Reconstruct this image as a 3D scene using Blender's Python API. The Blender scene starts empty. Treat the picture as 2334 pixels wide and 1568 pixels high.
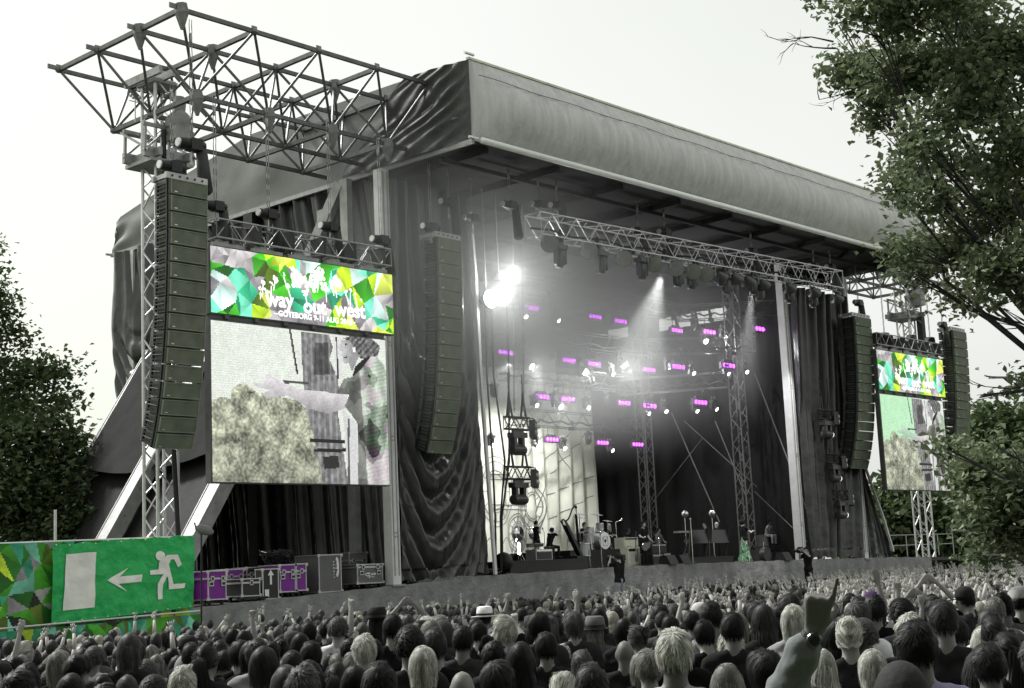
import bpy, bmesh, math, random
import numpy as np
from mathutils import Vector, Matrix, noise
from mathutils.geometry import delaunay_2d_cdt

# ---------------------------------------------------------------- camera, world, sun, exposure
scene = bpy.context.scene
COL = scene.collection
F, CX, CY, ZC = 3296., 1167., 784., 2.2
_roll = math.atan(.045); _pitch = math.atan(516/F); _psi = math.radians(42.1)
FW = Vector((math.cos(_psi)*math.cos(_pitch), math.sin(_psi)*math.cos(_pitch), math.sin(_pitch)))
_rt = Vector((math.sin(_psi), -math.cos(_psi), 0)); _up = _rt.cross(FW)
RT = _rt*math.cos(_roll)-_up*math.sin(_roll); UP = _up*math.cos(_roll)+_rt*math.sin(_roll)
CAMP = Vector((0, 0, ZC))
def at(x, y, X=None, Y=None, Z=None, D=None):
    """point of the place seen at (x, y) of the photograph (2334 px wide) on a plane or at a distance"""
    d = FW + RT*((x-CX)/F) - UP*((y-CY)/F)
    if X is not None: t = X/d.x
    elif Y is not None: t = Y/d.y
    elif Z is not None: t = (Z-ZC)/d.z
    else: t = D
    return CAMP + d*t
def proj(p):
    v = Vector(p)-CAMP; w = v.dot(FW)
    return CX+F*v.dot(RT)/w, CY-F*v.dot(UP)/w, w

cd = bpy.data.cameras.new('camera'); cam = bpy.data.objects.new('camera', cd); COL.objects.link(cam)
cam.matrix_world = Matrix(((RT.x, UP.x, -FW.x, 0), (RT.y, UP.y, -FW.y, 0), (RT.z, UP.z, -FW.z, ZC), (0, 0, 0, 1)))
cd.sensor_width = 36; cd.lens = F/2334*36; cd.clip_start = .2; cd.clip_end = 3000
scene.camera = cam

w = bpy.data.worlds.new('World'); scene.world = w; w.use_nodes = True
nt = w.node_tree; nt.nodes.clear()
SUN_EL, SUN_AZ = math.radians(48), math.radians(100)     # azimuth from +X towards +Y
sky = nt.nodes.new('ShaderNodeTexSky'); sky.sky_type = 'NISHITA'; sky.sun_disc = False
sky.sun_elevation = SUN_EL; sky.sun_rotation = math.pi/2-SUN_AZ; sky.dust_density = 4
hs = nt.nodes.new('ShaderNodeHueSaturation'); hs.inputs['Saturation'].default_value = 0.0
nt.links.new(sky.outputs[0], hs.inputs['Color'])
b1 = nt.nodes.new('ShaderNodeBackground'); b1.inputs[1].default_value = .05
nt.links.new(hs.outputs[0], b1.inputs[0])
tc = nt.nodes.new('ShaderNodeTexCoord'); nz = nt.nodes.new('ShaderNodeTexNoise')      # thin white overcast
nz.inputs['Scale'].default_value = 1.3; nz.inputs['Detail'].default_value = 3
nt.links.new(tc.outputs['Generated'], nz.inputs['Vector'])
cr = nt.nodes.new('ShaderNodeValToRGB')
cr.color_ramp.elements[0].position = .3; cr.color_ramp.elements[0].color = (.64, .70, .60, 1)
cr.color_ramp.elements[1].position = .72; cr.color_ramp.elements[1].color = (.84, .85, .84, 1)
nt.links.new(nz.outputs[0], cr.inputs[0])
b2 = nt.nodes.new('ShaderNodeBackground'); b2.inputs[1].default_value = .625
dt = nt.nodes.new('ShaderNodeVectorMath'); dt.operation = 'DOT_PRODUCT'; dt.inputs[1].default_value = (-.55, .80, -.2); nt.links.new(tc.outputs['Generated'], dt.inputs[0])
mr_ = nt.nodes.new('ShaderNodeMapRange'); mr_.inputs['From Min'].default_value = .05; mr_.inputs['From Max'].default_value = .45; nt.links.new(dt.outputs['Value'], mr_.inputs[0])
mxs = nt.nodes.new('ShaderNodeMix'); mxs.data_type = 'RGBA'; nt.links.new(mr_.outputs[0], mxs.inputs[0]); nt.links.new(cr.outputs[0], mxs.inputs[6]); mxs.inputs[7].default_value = (.76, .82, .66, 1)
nt.links.new(mxs.outputs[2], b2.inputs[0])
ad = nt.nodes.new('ShaderNodeAddShader'); wo = nt.nodes.new('ShaderNodeOutputWorld')
nt.links.new(b1.outputs[0], ad.inputs[0]); nt.links.new(b2.outputs[0], ad.inputs[1]); nt.links.new(ad.outputs[0], wo.inputs[0])

sl = bpy.data.lights.new('sun', 'SUN'); sl.energy = 3.4; sl.angle = math.radians(11); sl.color = (1, .98, .95)
so = bpy.data.objects.new('sun', sl); COL.objects.link(so)
sd = Vector((math.cos(SUN_EL)*math.cos(SUN_AZ), math.cos(SUN_EL)*math.sin(SUN_AZ), math.sin(SUN_EL)))
so.rotation_euler = sd.to_track_quat('Z', 'Y').to_euler()
scene.view_settings.view_transform = 'Standard'; scene.view_settings.look = 'None'
scene.view_settings.gamma = 1; scene.view_settings.exposure = .38; scene.view_settings.use_curve_mapping = False
scene.cycles.volume_step_rate = 1.0

# ---------------------------------------------------------------- materials
R = random.Random(7)
MATS = {}
def mat(name, col, rough=.7, metal=0, noise_amt=.25, noise_scale=3., bump=0., bump_scale=20., spec=.4, stretch=None, emit=0, trans=0):
    if name in MATS: return MATS[name]
    m = bpy.data.materials.new(name); m.use_nodes = True; MATS[name] = m
    n = m.node_tree; b = n.nodes['Principled BSDF']; L = n.links
    if not hasattr(col, '__len__'): col = (col, col, col)
    c = (*col[:3], 1)
    b.inputs['Base Color'].default_value = c; b.inputs['Roughness'].default_value = rough
    b.inputs['Metallic'].default_value = metal; b.inputs['Specular IOR Level'].default_value = spec
    if emit:
        b.inputs['Emission Color'].default_value = c; b.inputs['Emission Strength'].default_value = emit
    tcn = n.nodes.new('ShaderNodeTexCoord'); mp = n.nodes.new('ShaderNodeMapping'); L.new(tcn.outputs['Object'], mp.inputs[0])
    if stretch: mp.inputs['Scale'].default_value = stretch
    if noise_amt:
        t = n.nodes.new('ShaderNodeTexNoise'); t.inputs['Scale'].default_value = noise_scale; t.inputs['Detail'].default_value = 6
        L.new(mp.outputs[0], t.inputs['Vector'])
        mr = n.nodes.new('ShaderNodeMapRange'); mr.inputs['From Min'].default_value = .25; mr.inputs['From Max'].default_value = .75
        mr.inputs['To Min'].default_value = 1-noise_amt; mr.inputs['To Max'].default_value = 1+noise_amt
        L.new(t.outputs[0], mr.inputs[0])
        vm = n.nodes.new('ShaderNodeVectorMath'); vm.operation = 'SCALE'; vm.inputs[0].default_value = c[:3]
        L.new(mr.outputs[0], vm.inputs['Scale']); L.new(vm.outputs[0], b.inputs['Base Color'])
    if bump:
        t2 = n.nodes.new('ShaderNodeTexNoise'); t2.inputs['Scale'].default_value = bump_scale; t2.inputs['Detail'].default_value = 5
        L.new(mp.outputs[0], t2.inputs['Vector'])
        bp = n.nodes.new('ShaderNodeBump'); bp.inputs['Strength'].default_value = bump; bp.inputs['Distance'].default_value = .05
        L.new(t2.outputs[0], bp.inputs['Height']); L.new(bp.outputs[0], b.inputs['Normal'])
    return m
def attr_mat(name, emit=0, rough=.6, bump=0):
    """colour comes from the mesh (a print or a led screen)"""
    m = bpy.data.materials.new(name); m.use_nodes = True; MATS[name] = m
    n = m.node_tree; b = n.nodes['Principled BSDF']; L = n.links
    a = n.nodes.new('ShaderNodeAttribute'); a.attribute_name = 'Col'
    b.inputs['Roughness'].default_value = rough
    if emit:
        b.inputs['Base Color'].default_value = (.02, .02, .02, 1)
        L.new(a.outputs['Color'], b.inputs['Emission Color']); b.inputs['Emission Strength'].default_value = emit
    else:
        t = n.nodes.new('ShaderNodeTexNoise'); t.inputs['Scale'].default_value = 9; t.inputs['Detail'].default_value = 8
        tcn = n.nodes.new('ShaderNodeTexCoord'); L.new(tcn.outputs['Object'], t.inputs['Vector'])
        mr = n.nodes.new('ShaderNodeMapRange'); mr.inputs['To Min'].default_value = .6; mr.inputs['To Max'].default_value = 1.35
        L.new(t.outputs[0], mr.inputs[0])
        vm = n.nodes.new('ShaderNodeVectorMath'); vm.operation = 'SCALE'; L.new(a.outputs['Color'], vm.inputs[0])
        L.new(mr.outputs[0], vm.inputs['Scale']); L.new(vm.outputs[0], b.inputs['Base Color'])
    if bump:
        t2 = n.nodes.new('ShaderNodeTexNoise'); t2.inputs['Scale'].default_value = 4
        bp = n.nodes.new('ShaderNodeBump'); bp.inputs['Strength'].default_value = bump
        L.new(t2.outputs[0], bp.inputs['Height']); L.new(bp.outputs[0], b.inputs['Normal'])
    return m

STEEL = mat('dark_steel', .13, .5, .6, .3, 4)
ALU = mat('aluminium', .62, .42, .75, .12, 6)
ALUD = mat('dull_aluminium', .34, .5, .6, .2, 5)
WHITEP = mat('pale_post', .66, .5, .1, .1, 3)
BLACK = mat('black_paint', .015, .5, 0, .3, 8)
BLACKS = mat('black_steel', .03, .4, .5, .3, 8)
TARP = mat('black_tarpaulin', .038, .29, 0, .35, 1.5, .45, 3.0, .65)
TARPB = mat('matt_black_drape', .006, .8, 0, .3, 2, .3, 5)
ROOFM = mat('grey_roof_fabric', .56, .7, 0, .16, .8, .7, 4, .3, (6, 6, .7))
GABLE = mat('slate_gable_fabric', .19, .6, 0, .15, .8, .4, 1.2, .4)
DECKM = mat('stage_floor', .03, .6)
CHAINM = mat('chain_steel', .35, .4, .8, .2, 30)
BAGM = mat('canvas_bag', .05, .8)

# ---------------------------------------------------------------- mesh builder
class MB:
    def __init__(s): s.v = []; s.f = []; s.m = []; s.cm = 0; s.sm = []; s.smooth = False
    def add(s, vs, fs, mi=None):
        o = len(s.v); s.v.extend([tuple(p) for p in vs]); mi = s.cm if mi is None else mi
        for f in fs: s.f.append(tuple(i+o for i in f)); s.m.append(mi); s.sm.append(s.smooth)
        return s
    def box(s, c, size, rot=None, mi=None):
        c = Vector(c); hx, hy, hz = [k/2 for k in size]
        vs = [Vector((x*hx, y*hy, z*hz)) for x in (-1, 1) for y in (-1, 1) for z in (-1, 1)]
        if rot is not None: vs = [rot @ p for p in vs]
        return s.add([c+p for p in vs], [(0, 1, 3, 2), (4, 6, 7, 5), (0, 4, 5, 1), (2, 3, 7, 6), (0, 2, 6, 4), (1, 5, 7, 3)], mi)
    def bb(s, lo, hi, mi=None):
        return s.box([(a+b)/2 for a, b in zip(lo, hi)], [abs(b-a) for a, b in zip(lo, hi)], None, mi)
    def tube(s, p, q, r, r2=None, n=6, mi=None, cap=True):
        p, q = Vector(p), Vector(q); d = q-p
        if d.length < 1e-6: return s
        r2 = r if r2 is None else r2
        z = d.normalized(); a = z.orthogonal().normalized() if abs(z.z) > .9 else Vector((0, 0, 1)).cross(z).normalized(); b = z.cross(a)
        vs = []
        for k in range(n):
            t = 2*math.pi*(k+.5)/n; e = a*math.cos(t)+b*math.sin(t); vs += [p+e*r, q+e*r2]
        fs = [(2*k, 2*((k+1) % n), 2*((k+1) % n)+1, 2*k+1) for k in range(n)]
        if cap: fs += [tuple(range(2*n-2, -1, -2)), tuple(range(1, 2*n, 2))]
        return s.add(vs, fs, mi)
    def bar(s, p, q, w, h, mi=None):     # rectangular beam, h measured near vertical
        p, q = Vector(p), Vector(q); z = (q-p).normalized()
        a = z.cross(Vector((0, 0, 1))); a = a.normalized() if a.length > .05 else Vector((1, 0, 0)); b = a.cross(z).normalized()
        vs = [e+a*i*w/2+b*j*h/2 for e in (p, q) for i, j in ((-1, -1), (1, -1), (1, 1), (-1, 1))]
        return s.add(vs, [(0, 1, 2, 3), (7, 6, 5, 4), (0, 4, 5, 1), (1, 5, 6, 2), (2, 6, 7, 3), (3, 7, 4, 0)], mi)
    def path(s, pts, r, n=5, mi=None):
        for a, b in zip(pts, pts[1:]): s.tube(a, b, r, n=n, mi=mi)
        return s
    def ell(s, c, r, nu=12, nv=8, mi=None, rot=None):
        c = Vector(c); r = (r, r, r) if not hasattr(r, '__len__') else r
        vs = []
        for j in range(nv+1):
            ph = math.pi*j/nv
            for i in range(nu):
                th = 2*math.pi*i/nu; p = Vector((r[0]*math.sin(ph)*math.cos(th), r[1]*math.sin(ph)*math.sin(th), r[2]*math.cos(ph)))
                vs.append(c+(rot @ p if rot is not None else p))
        fs = [(j*nu+i, (j+1)*nu+i, (j+1)*nu+(i+1) % nu, j*nu+(i+1) % nu) for j in range(nv) for i in range(nu)]
        return s.add(vs, fs, mi)
    def lathe(s, c, prof, n=20, mi=None, axis='z', rot=None):
        c = Vector(c); vs = []
        for r, h in prof:
            for i in range(n):
                t = 2*math.pi*i/n; p = Vector((r*math.cos(t), r*math.sin(t), h))
                if axis == 'y': p = Vector((p.x, p.z, p.y))
                if axis == 'x': p = Vector((p.z, p.x, p.y))
                vs.append(c+(rot @ p if rot is not None else p))
        k = len(prof)
        fs = [(j*n+i, j*n+(i+1) % n, (j+1)*n+(i+1) % n, (j+1)*n+i) for j in range(k-1) for i in range(n)]
        fs += [tuple(range(n-1, -1, -1)), tuple((k-1)*n+i for i in range(n))]
        return s.add(vs, fs, mi)
    def grid(s, P, mi=None):             # P[j][i] rows of points
        h, w_ = len(P), len(P[0])
        return s.add([p for row in P for p in row], [(j*w_+i, j*w_+i+1, (j+1)*w_+i+1, (j+1)*w_+i) for j in range(h-1) for i in range(w_-1)], mi)
    def prism(s, poly, o, ux, uy, t, mi=None):   # flat outline with thickness t along ux x uy
        o, ux, uy = Vector(o), Vector(ux), Vector(uy); n = ux.cross(uy).normalized()*t
        k = len(poly); vs = [o+ux*x+uy*y for x, y in poly]; vs += [p+n for p in vs]
        return s.add(vs, [tuple(range(k-1, -1, -1)), tuple(range(k, 2*k))]+[(i, (i+1) % k, k+(i+1) % k, k+i) for i in range(k)], mi)
    def truss(s, p, q, w=.4, h=.4, r=.025, step=.5, tri=False, mi=None, up=(0, 0, 1), rd=None):
        p, q = Vector(p), Vector(q); z = (q-p).normalized(); a = z.cross(Vector(up)).normalized(); b = a.cross(z)
        rd = rd or r*.55
        cs = [(-w/2, -h/2), (w/2, -h/2), (w/2, h/2), (-w/2, h/2)] if not tri else [(-w/2, h/2), (w/2, h/2), (0, -h/2)]
        P = [[e+a*i+b*j for i, j in cs] for e in (p, q)]
        for k in range(len(cs)): s.tube(P[0][k], P[1][k], r, n=6, mi=mi)
        L = (q-p).length; n = max(1, round(L/step))
        for k in range(len(cs)):
            k2 = (k+1) % len(cs)
            for i in range(n):
                a0 = P[0][k].lerp(P[1][k], i/n); a1 = P[0][k].lerp(P[1][k], (i+1)/n); c0 = P[0][k2].lerp(P[1][k2], i/n); c1 = P[0][k2].lerp(P[1][k2], (i+1)/n)
                if i % 2 == 0: s.tube(a0, c1, rd, n=4, mi=mi, cap=False)
                else: s.tube(c0, a1, rd, n=4, mi=mi, cap=False)
        for e in P:
            for k in range(len(cs)): s.tube(e[k], e[(k+1) % len(cs)], rd, n=4, mi=mi)
        return s
    def cut(s):
        s.cuts = getattr(s, 'cuts', [])+[(len(s.v), len(s.f))]; return s
    def build_each(s, name, mats, parent=None, origin=None, smooth=None):
        s.cut(); a = (0, 0); out = []
        for c in s.cuts:
            if c[1] > a[1]:
                q = MB(); q.v = s.v[a[0]:c[0]]; q.f = [tuple(i-a[0] for i in f) for f in s.f[a[1]:c[1]]]; q.m = s.m[a[1]:c[1]]; q.sm = s.sm[a[1]:c[1]]; out.append(q.build(name, mats, parent, origin, smooth))
            a = c
        return out
    def build(s, name, mats, parent=None, origin=None, smooth=None):
        me = bpy.data.meshes.new(name); o = Vector(origin) if origin is not None else None
        vs = s.v if o is None else [(p[0]-o.x, p[1]-o.y, p[2]-o.z) for p in s.v]
        me.from_pydata(vs, [], s.f)
        mats = mats if isinstance(mats, (list, tuple)) else [mats]
        for m in mats: me.materials.append(m)
        if len(mats) > 1: me.polygons.foreach_set('material_index', s.m)
        me.polygons.foreach_set('use_smooth', [bool(smooth)]*len(s.f) if smooth is not None else s.sm)
        me.update()
        ob = bpy.data.objects.new(name, me); COL.objects.link(ob)
        if parent is not None: ob.parent = parent
        elif o is not None: ob.location = o
        return ob
def tag(o, label=None, cat=None, group=None, kind=None):
    if label: o['label'] = label
    if cat: o['category'] = cat
    if group: o['group'] = group
    if kind: o['kind'] = kind
    return o
def thing(name, label, cat, loc=(0, 0, 0), group=None, rz=0):
    o = bpy.data.objects.new(name, None); COL.objects.link(o); o.location = loc; o.rotation_euler = (0, 0, rz); o.empty_display_size = .2
    return tag(o, label, cat, group)
KIDS = {}
def copy_tree(o, parent=None):
    c = o.copy(); COL.objects.link(c)
    if parent is not None: c.parent = parent
    if o not in KIDS: KIDS[o] = [k for k in bpy.data.objects if k.parent == o]
    for ch in KIDS[o]: copy_tree(ch, c)
    return c
def lerp(a, b, t): return a+(b-a)*t
def interp(x, pts):
    if x <= pts[0][0]: return pts[0][1]
    for (a, b), (c, d) in zip(pts, pts[1:]):
        if x <= c: return b+(d-b)*(x-a)/(c-a)
    return pts[-1][1]
DK = [(22, 1.50), (23.5, 1.58), (27.4, 1.75), (31, 1.9), (35, 2.07), (40, 2.12), (44.4, 2.16), (50, 2.13), (56.6, 2.08), (62, 2.02), (72, 1.86), (80, 1.78)]
def deck(x): return interp(x, DK)
def ground(x, y):
    d = math.hypot(x, y); return .08 - .48*min(1, max(0, (d-9)/17))
# ---------------------------------------------------------------- ground
m = MB(); m.smooth = True
rad = [0, 3, 6, 9, 12, 15, 18, 21, 24, 26, 30, 40, 60, 90, 150, 300, 700, 1500]
for a, b in zip(rad, rad[1:]):
    N = 48
    for i in range(N):
        t0, t1 = 2*math.pi*i/N, 2*math.pi*(i+1)/N
        P = [(r_*math.cos(t), r_*math.sin(t)) for r_, t in ((a, t0), (b, t0), (b, t1), (a, t1))]
        m.add([(x, y, ground(x, y)) for x, y in P], [(0, 1, 2, 3)])
tag(m.build('ground', mat('trampled_grass', (.06, .075, .04), .9, 0, .5, .7, .4, 15)), kind='structure')

# ---------------------------------------------------------------- the concert stage
YF = 33.2
stage = thing('concert_stage', 'huge black outdoor concert stage with a grey curved roof fascia', 'stage', (45, 33.2, 0))
SO = Vector((45, 33.2, 0))
def sp(name, m, mt, smooth=None): return m.build(name, mt, stage, SO, smooth)
# deck following the measured line, with the wing at the left
m = MB(); xs = [22+i*1.0 for i in range(0, 57)]
top = [[Vector((x, y, deck(x))) for x in xs] for y in (YF, 49)]
bot = [[Vector((x, y, deck(x)-.16)) for x in xs] for y in (YF, 49)]
m.grid(top); m.grid(bot[::-1]); m.grid([bot[0], top[0]])
sp('deck', m, DECKM)
# skirt cloth in front of the deck, with seams and sag
def skirt(x0, x1, y0):
    m = MB(); m.smooth = True; n = int((x1-x0)/.12); rows = []
    for j in range(15):
        v = j/14; row = []
        for i in range(n+1):
            x = x0+(x1-x0)*i/n; zt = deck(x)+.03; z = lerp(zt, -.38, v)
            seam = (x*0.72) % 1.0; s_ = -.05*math.exp(-(min(seam, 1-seam)/.035)**2)
            y = y0+s_*.7-.05*v-.05*noise.noise(Vector((x*1.1, v*2.2, 3)))*(.3+v)-.045*noise.noise(Vector((x*2.4, v*5+x*.6, 8)))-.02*noise.noise(Vector((x*7, v*9, 2)))
            row.append(Vector((x, y, z - .025*math.sin(seam*math.pi)*(1-v))))
        rows.append(row)
    m.grid(rows[::-1]); return m
SK = mat('grey_skirt_cloth', .22, .6, 0, .3, 2.2, .7, 9, .3)
sp('skirt', skirt(23.2, 66.5, YF-.06), SK, True)
m = MB()
m.grid([[Vector((23.2, y, -.38)) for y in (YF-.06, 36, 41)], [Vector((23.2, y, 1.6)) for y in (YF-.06, 36, 41)]])
sp('side_skirt', m, SK)
# fascia: curved fabric band between the top edge and the white rail
X0, X1, YR, HB, HT = 31.1, 60.3, 29.4, 15.28, 17.86
m = MB(); m.smooth = True; rows = []
N = 300
for j in range(19):
    v = j/18; row = []
    for i in range(N+1):
        u = i/N; x = lerp(X0, X1, u)
        bul = .62*math.sin(math.pi*v**.8)*min(1,(x-X0)/1.6)**.5
        f = .022*math.sin(x*7.3+2*noise.noise(Vector((x*.6, 0, 0))))+.085*noise.noise(Vector((x*2.1, v*1.1, 5)))+.03*noise.noise(Vector((x*6, v*.8, 7)))
        f *= math.sin(math.pi*min(1, v*1.02))**.5*1.1
        edge = 0; f *= min(1, (x-X0)/.5)
        row.append(Vector((x, YR-bul-f+edge*.1*math.sin(v*14), lerp(HB, HT, v)+.0)))
    rows.append(row)
m.grid(rows)
sp('roof_fascia', m, ROOFM, True)
m = MB()
m.tube((X0+.15, YR-.3, HB-.06), (X1, YR-.3, HB-.06), .10, n=8)
sp('front_rail', m, mat('white_rail', .9, .4, 0, .05), True)
m = MB(); m.bar((X0, YR+.03, HT+.05), (X1, YR+.03, HT+.05), .12, .07)

sp('top_edge_strip', m, mat('pale_edge_strip', (.62, .62, .5), .6))
m = MB()     # stitched seam running along the fascia
m.path([Vector((X0+i*.4, YR-.42, HT-.62+.02*math.sin(i*.7))) for i in range(int((X1-X0)/.4))], .012, 4)
sp('fascia_seam', m, mat('seam', .12, .8))
# roof top and side gable
prof = [(29.43, 17.86), (33, 17.97), (37, 18.05), (40.3, 18.08), (43, 17.68), (46, 17.22), (48.7, 16.72)]
m = MB(); m.smooth = True
m.grid([[Vector((lerp(X0, X1, i/20), y, z)) for i in range(21)] for y, z in prof])
m.grid([[Vector((lerp(X0, X1, i/4), y, z)) for i in range(5)] for y, z in ((48.7, 16.72), (49.3, 15.3))])
sp('roof_sheet', m, GABLE)
def gable(x, sgn):
    m = MB(); rows = []
    for j in range(17):
        v = j/16; row = []
        for i in range(121):
            u = i/120; y = lerp(29.42, 49.3, u); zt = interp(y, prof+[(49.3, 16.35)])
            yy = y if u < .99 else y-.3*v
            pk = math.exp(-(u/.16)**2)      # gathered pleats pulled to the front corner
            f = .12*pk*math.sin(18*(v*1.1+u*2.6))+.05*noise.noise(Vector((y*.9, v*2.5, 2)))+.10*math.sin(math.pi*v)*math.sin(u*math.pi*5)**2
            f += .12*math.exp(-((u-.97)/.03)**2)*math.sin(v*9); f *= min(1, u/.03)
            row.append(Vector((x-sgn*f*math.sin(math.pi*min(1, v*1.1+.02)), yy, lerp(HB, zt, v))))
        rows.append(row)
    m.grid(rows if sgn < 0 else rows[::-1]); return m
sp('side_gable', gable(X0, 1), GABLE, True)
sp('side_gable', gable(X1, -1), GABLE, True)
m = MB(); rows = []      # black wrap gathered round the front corner
for j in range(41):
    v = j/40; row = []
    for i in range(71):
        u = i/70; y = 29.36+u*(2.6+3.2*(1-v)+.3*math.sin(v*9)); f = .045*math.sin(34*(u*.8+v*.9)+3*noise.noise(Vector((u*2, v*3, 1))))*(1-u)**.5*math.sin(math.pi*min(1, u*3+.02)/2)+.06*noise.noise(Vector((u*5, v*5, 6)))*min(1, u*4)
        row.append(Vector((X0-.16*min(1, u*3)-f*min(1, u*4)-.02, y, lerp(HB, interp(y, prof)-.02, v))))
    rows.append(row)
m.grid(rows[::-1]); sp('corner_wrap', m, mat('dark_corner_tarp', .05, .6, 0, .3, 1.5, .4, 5, .35), True)
m = MB(); m.bb((X0+.02, 29.5, 15.36), (X1-.02, 49.2, 15.42))
for k in range(9): m.bar((X0+1+k*3.4, 29.7, 15.2), (X0+1+k*3.4, 49, 15.2), .16, .22)
for k in range(6): m.bar((X0+.2, 31+k*3.2, 15.05), (X1-.2, 31+k*3.2, 15.05), .12, .14)
sp('ceiling', m, mat('dark_ceiling_fabric', .022, .9, 0, .3, 1))
for x_ in (X0-.02, X1+.02): m = MB(); m.bar((x_, 29.3, HB-.06), (x_, 49.3, HB-.02), .1, .14); sp('eave_rail', m, ALUD)
# corner tips that stick out of the fabric
for (y, z) in ((29.3, 18.0), (29.25, 15.3), (49.35, 15.3)): m = MB(); m.tube((X0-.25, y, z), (X0+.15, y, z), .05); sp('eave_stub', m, ALU)

# side wall frame: columns and braces on X = 31
def column(x, y, z0, z1, w=.42, d=.5):
    m = MB(); m.bb((x-w/2, y-d/2, z0), (x+w/2, y+d/2, z1))
    for s_ in (-1, 1): m.bb((x+s_*w*.26-.02, y-d/2-.02, z0+.3), (x+s_*w*.26+.02, y-d/2-.001, z1-.1), 1)
    m.bb((x-w/2-.1, y-d/2-.1, z0-.02), (x+w/2+.1, y+d/2+.1, z0+.04), 1)
    for k in range(int((z1-z0)/3)):
        z = z0+1.5+k*3
        for q in range(4): m.box((x-w*.1+.08*(q % 2), y-d/2-.015, z+.12*(q//2)), (.03, .03, .03), None, 1)
    return m
sp('column', column(30.95, 33.35, 1.9, HB-.1, .34, .36), [WHITEP, ALUD])
sp('column', column(60.25, 33.35, 2.0, HB-.1, .34, .36), [WHITEP, ALUD])
sp('column', column(31.2, 40.4, 1.9, HB-.1), [BLACKS, BLACK])
sp('column', column(31.2, 47.9, 1.9, HB-.1), [WHITEP, ALUD])
m = MB(); m.bb((30.75, 34.8, 1.95), (30.98, 35.15, 15.2)); m.bar((30.85, 35.2, 15.1), (30.85, 38.4, 11.0), .24, .42)
m.bar((30.85, 38.4, 11.0), (30.85, 40.2, 8.6), .2, .36); m.box((30.8, 36.0, 14.1), (.08, .7, .6))
sp('side_brace', m, mat('grey_brace', .3, .5, .3))
# raker legs down to the ground with flap of fabric between
def line_on(y, x0, z0, sl, zt): return Vector((x0+(zt-z0)/sl, y, zt))
RK = [(46.4, 31.1, 11.03), (41.2, 31.1, 12.1), (36.2, 31.1, 12.3)]
legs = []
for (y, x, z) in RK:
    a = Vector((x, y, z)); b_ = Vector((x-(z+.4)/1.56, y, -.4)); legs.append((a, b_))
    m = MB(); ax = (b_-a).normalized(); nn = Vector((-ax.z, 0, ax.x))
    if nn.x > 0: nn = -nn
    m.smooth = False
    # open C-section beam, pale flange edges and darker web
    for s_ in (-1, 1):
        o_ = Vector((0, s_*.3, 0)); m.bar(a+o_-nn*.05, b_+o_-nn*.05, .05, .46, 0)
    m.bar(a+nn*.14, b_+nn*.14, .64, .04, 1)
    for k in range(14):
        c = a.lerp(b_, (k+.5)/14)
        for s_ in (-1, 1): m.tube(c+Vector((0, s_*.335, 0)), c+Vector((0, s_*.35, 0)), .035, n=6, mi=1)
    sp('raker_leg', m, [mat('pale_beam', .42, .5, .2), ALUD])
RAKF = mat('raker_fabric', .03, .9, 0, .3, 1, .4, 2.5, .08)
m = MB(); m.smooth = True
def rakept(y, u, off):     # u along the slope 0 top..1 ground
    k0 = (46.4-y)/10.2; zt = lerp(11.03, 12.3, k0); a = Vector((31.1, y, zt)); b_ = Vector((31.1-(zt+.4)/1.56, y, -.4))
    n_ = Vector((-.84, 0, .54)); return a.lerp(b_, u)+n_*off
rows = []
for j in range(25):
    row = []
    for i in range(41):
        y = lerp(46.5, 35.8, i/40); vmax = .40+.05*math.sin(math.pi*i/40)+.05*(i/40); u = vmax*j/24
        row.append(rakept(y, u, .2-.12*math.sin(math.pi*((i/20) % 1))*(j/24)+.03*noise.noise(Vector((y*2, u*8, 1)))))
    rows.append(row)
m.grid(rows)
sp('raker_flap', m, RAKF, True)
m = MB(); rows = []
for j in range(25):
    row = []
    for i in range(41):
        y = lerp(46.3, 35.9, i/40); u = .3+.7*j/24
        row.append(rakept(y, u, -.25-.08*noise.noise(Vector((y*2, u*6, 9)))-.1*math.sin((i/20 % 1)*math.pi)))
    rows.append(row)
m.grid(rows)
sp('raker_lining', m, TARPB, True)

# ---------------------------------------------------------------- drapes
def drape(P00, P10, P01, P11, nu=120, nv=90, n=9, amp=.12, swag=.0, swn=7, seed=1, nrm=(0, -1, 0), gather=0., rag=0, diag=0.):
    """P00 top-left, P10 top-right, P01 bottom-left, P11 bottom-right"""
    P00, P10, P01, P11 = map(Vector, (P00, P10, P01, P11)); nrm = Vector(nrm); rows = []
    for j in range(nv+1):
        v = j/nv; row = []
        for i in range(nu+1):
            u = i/nu
            a = noise.noise(Vector((u*2.3, v*1.1, seed))); b_ = noise.noise(Vector((u*9, v*3.5, seed+5))); c = noise.noise(Vector((u*22, v*16, seed+9)))
            ph = n*2*math.pi*(u+diag*v)+3.0*a+2*v*a
            f = (math.sin(ph)+.45*math.sin(2.3*ph+seed))*amp*(1-.3*v)
            if swag:
                k = min(1, max(0, (v-.3)/.25)); q = swn*2*math.pi*(v+.9*(u-.45)**2+.06*a)+a
                f = f*(1-.75*k)+k*amp*1.0*(math.sin(q)+.3*math.sin(2*q+1))*math.sin(math.pi*(.08+.88*u))
            f += .3*amp*b_+.12*amp*c
            p = P00.lerp(P10, u).lerp(P01.lerp(P11, u), v)
            if gather: p += (P10-P00).normalized()*gather*math.sin(math.pi*v)*(.5-u)
            if rag and v > .97: p.z += rag*(.5+noise.noise(Vector((u*14, 0, seed))))
            row.append(p+nrm*f)
        rows.append(row)
    m = MB(); m.grid(rows[::-1]); return m
def curtain(label, m, loc, mt=None, group=None, extra=None):
    o = m.build('stage_curtain', mt or TARP, None, loc, True); tag(o, label, 'curtain', group); return o
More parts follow.
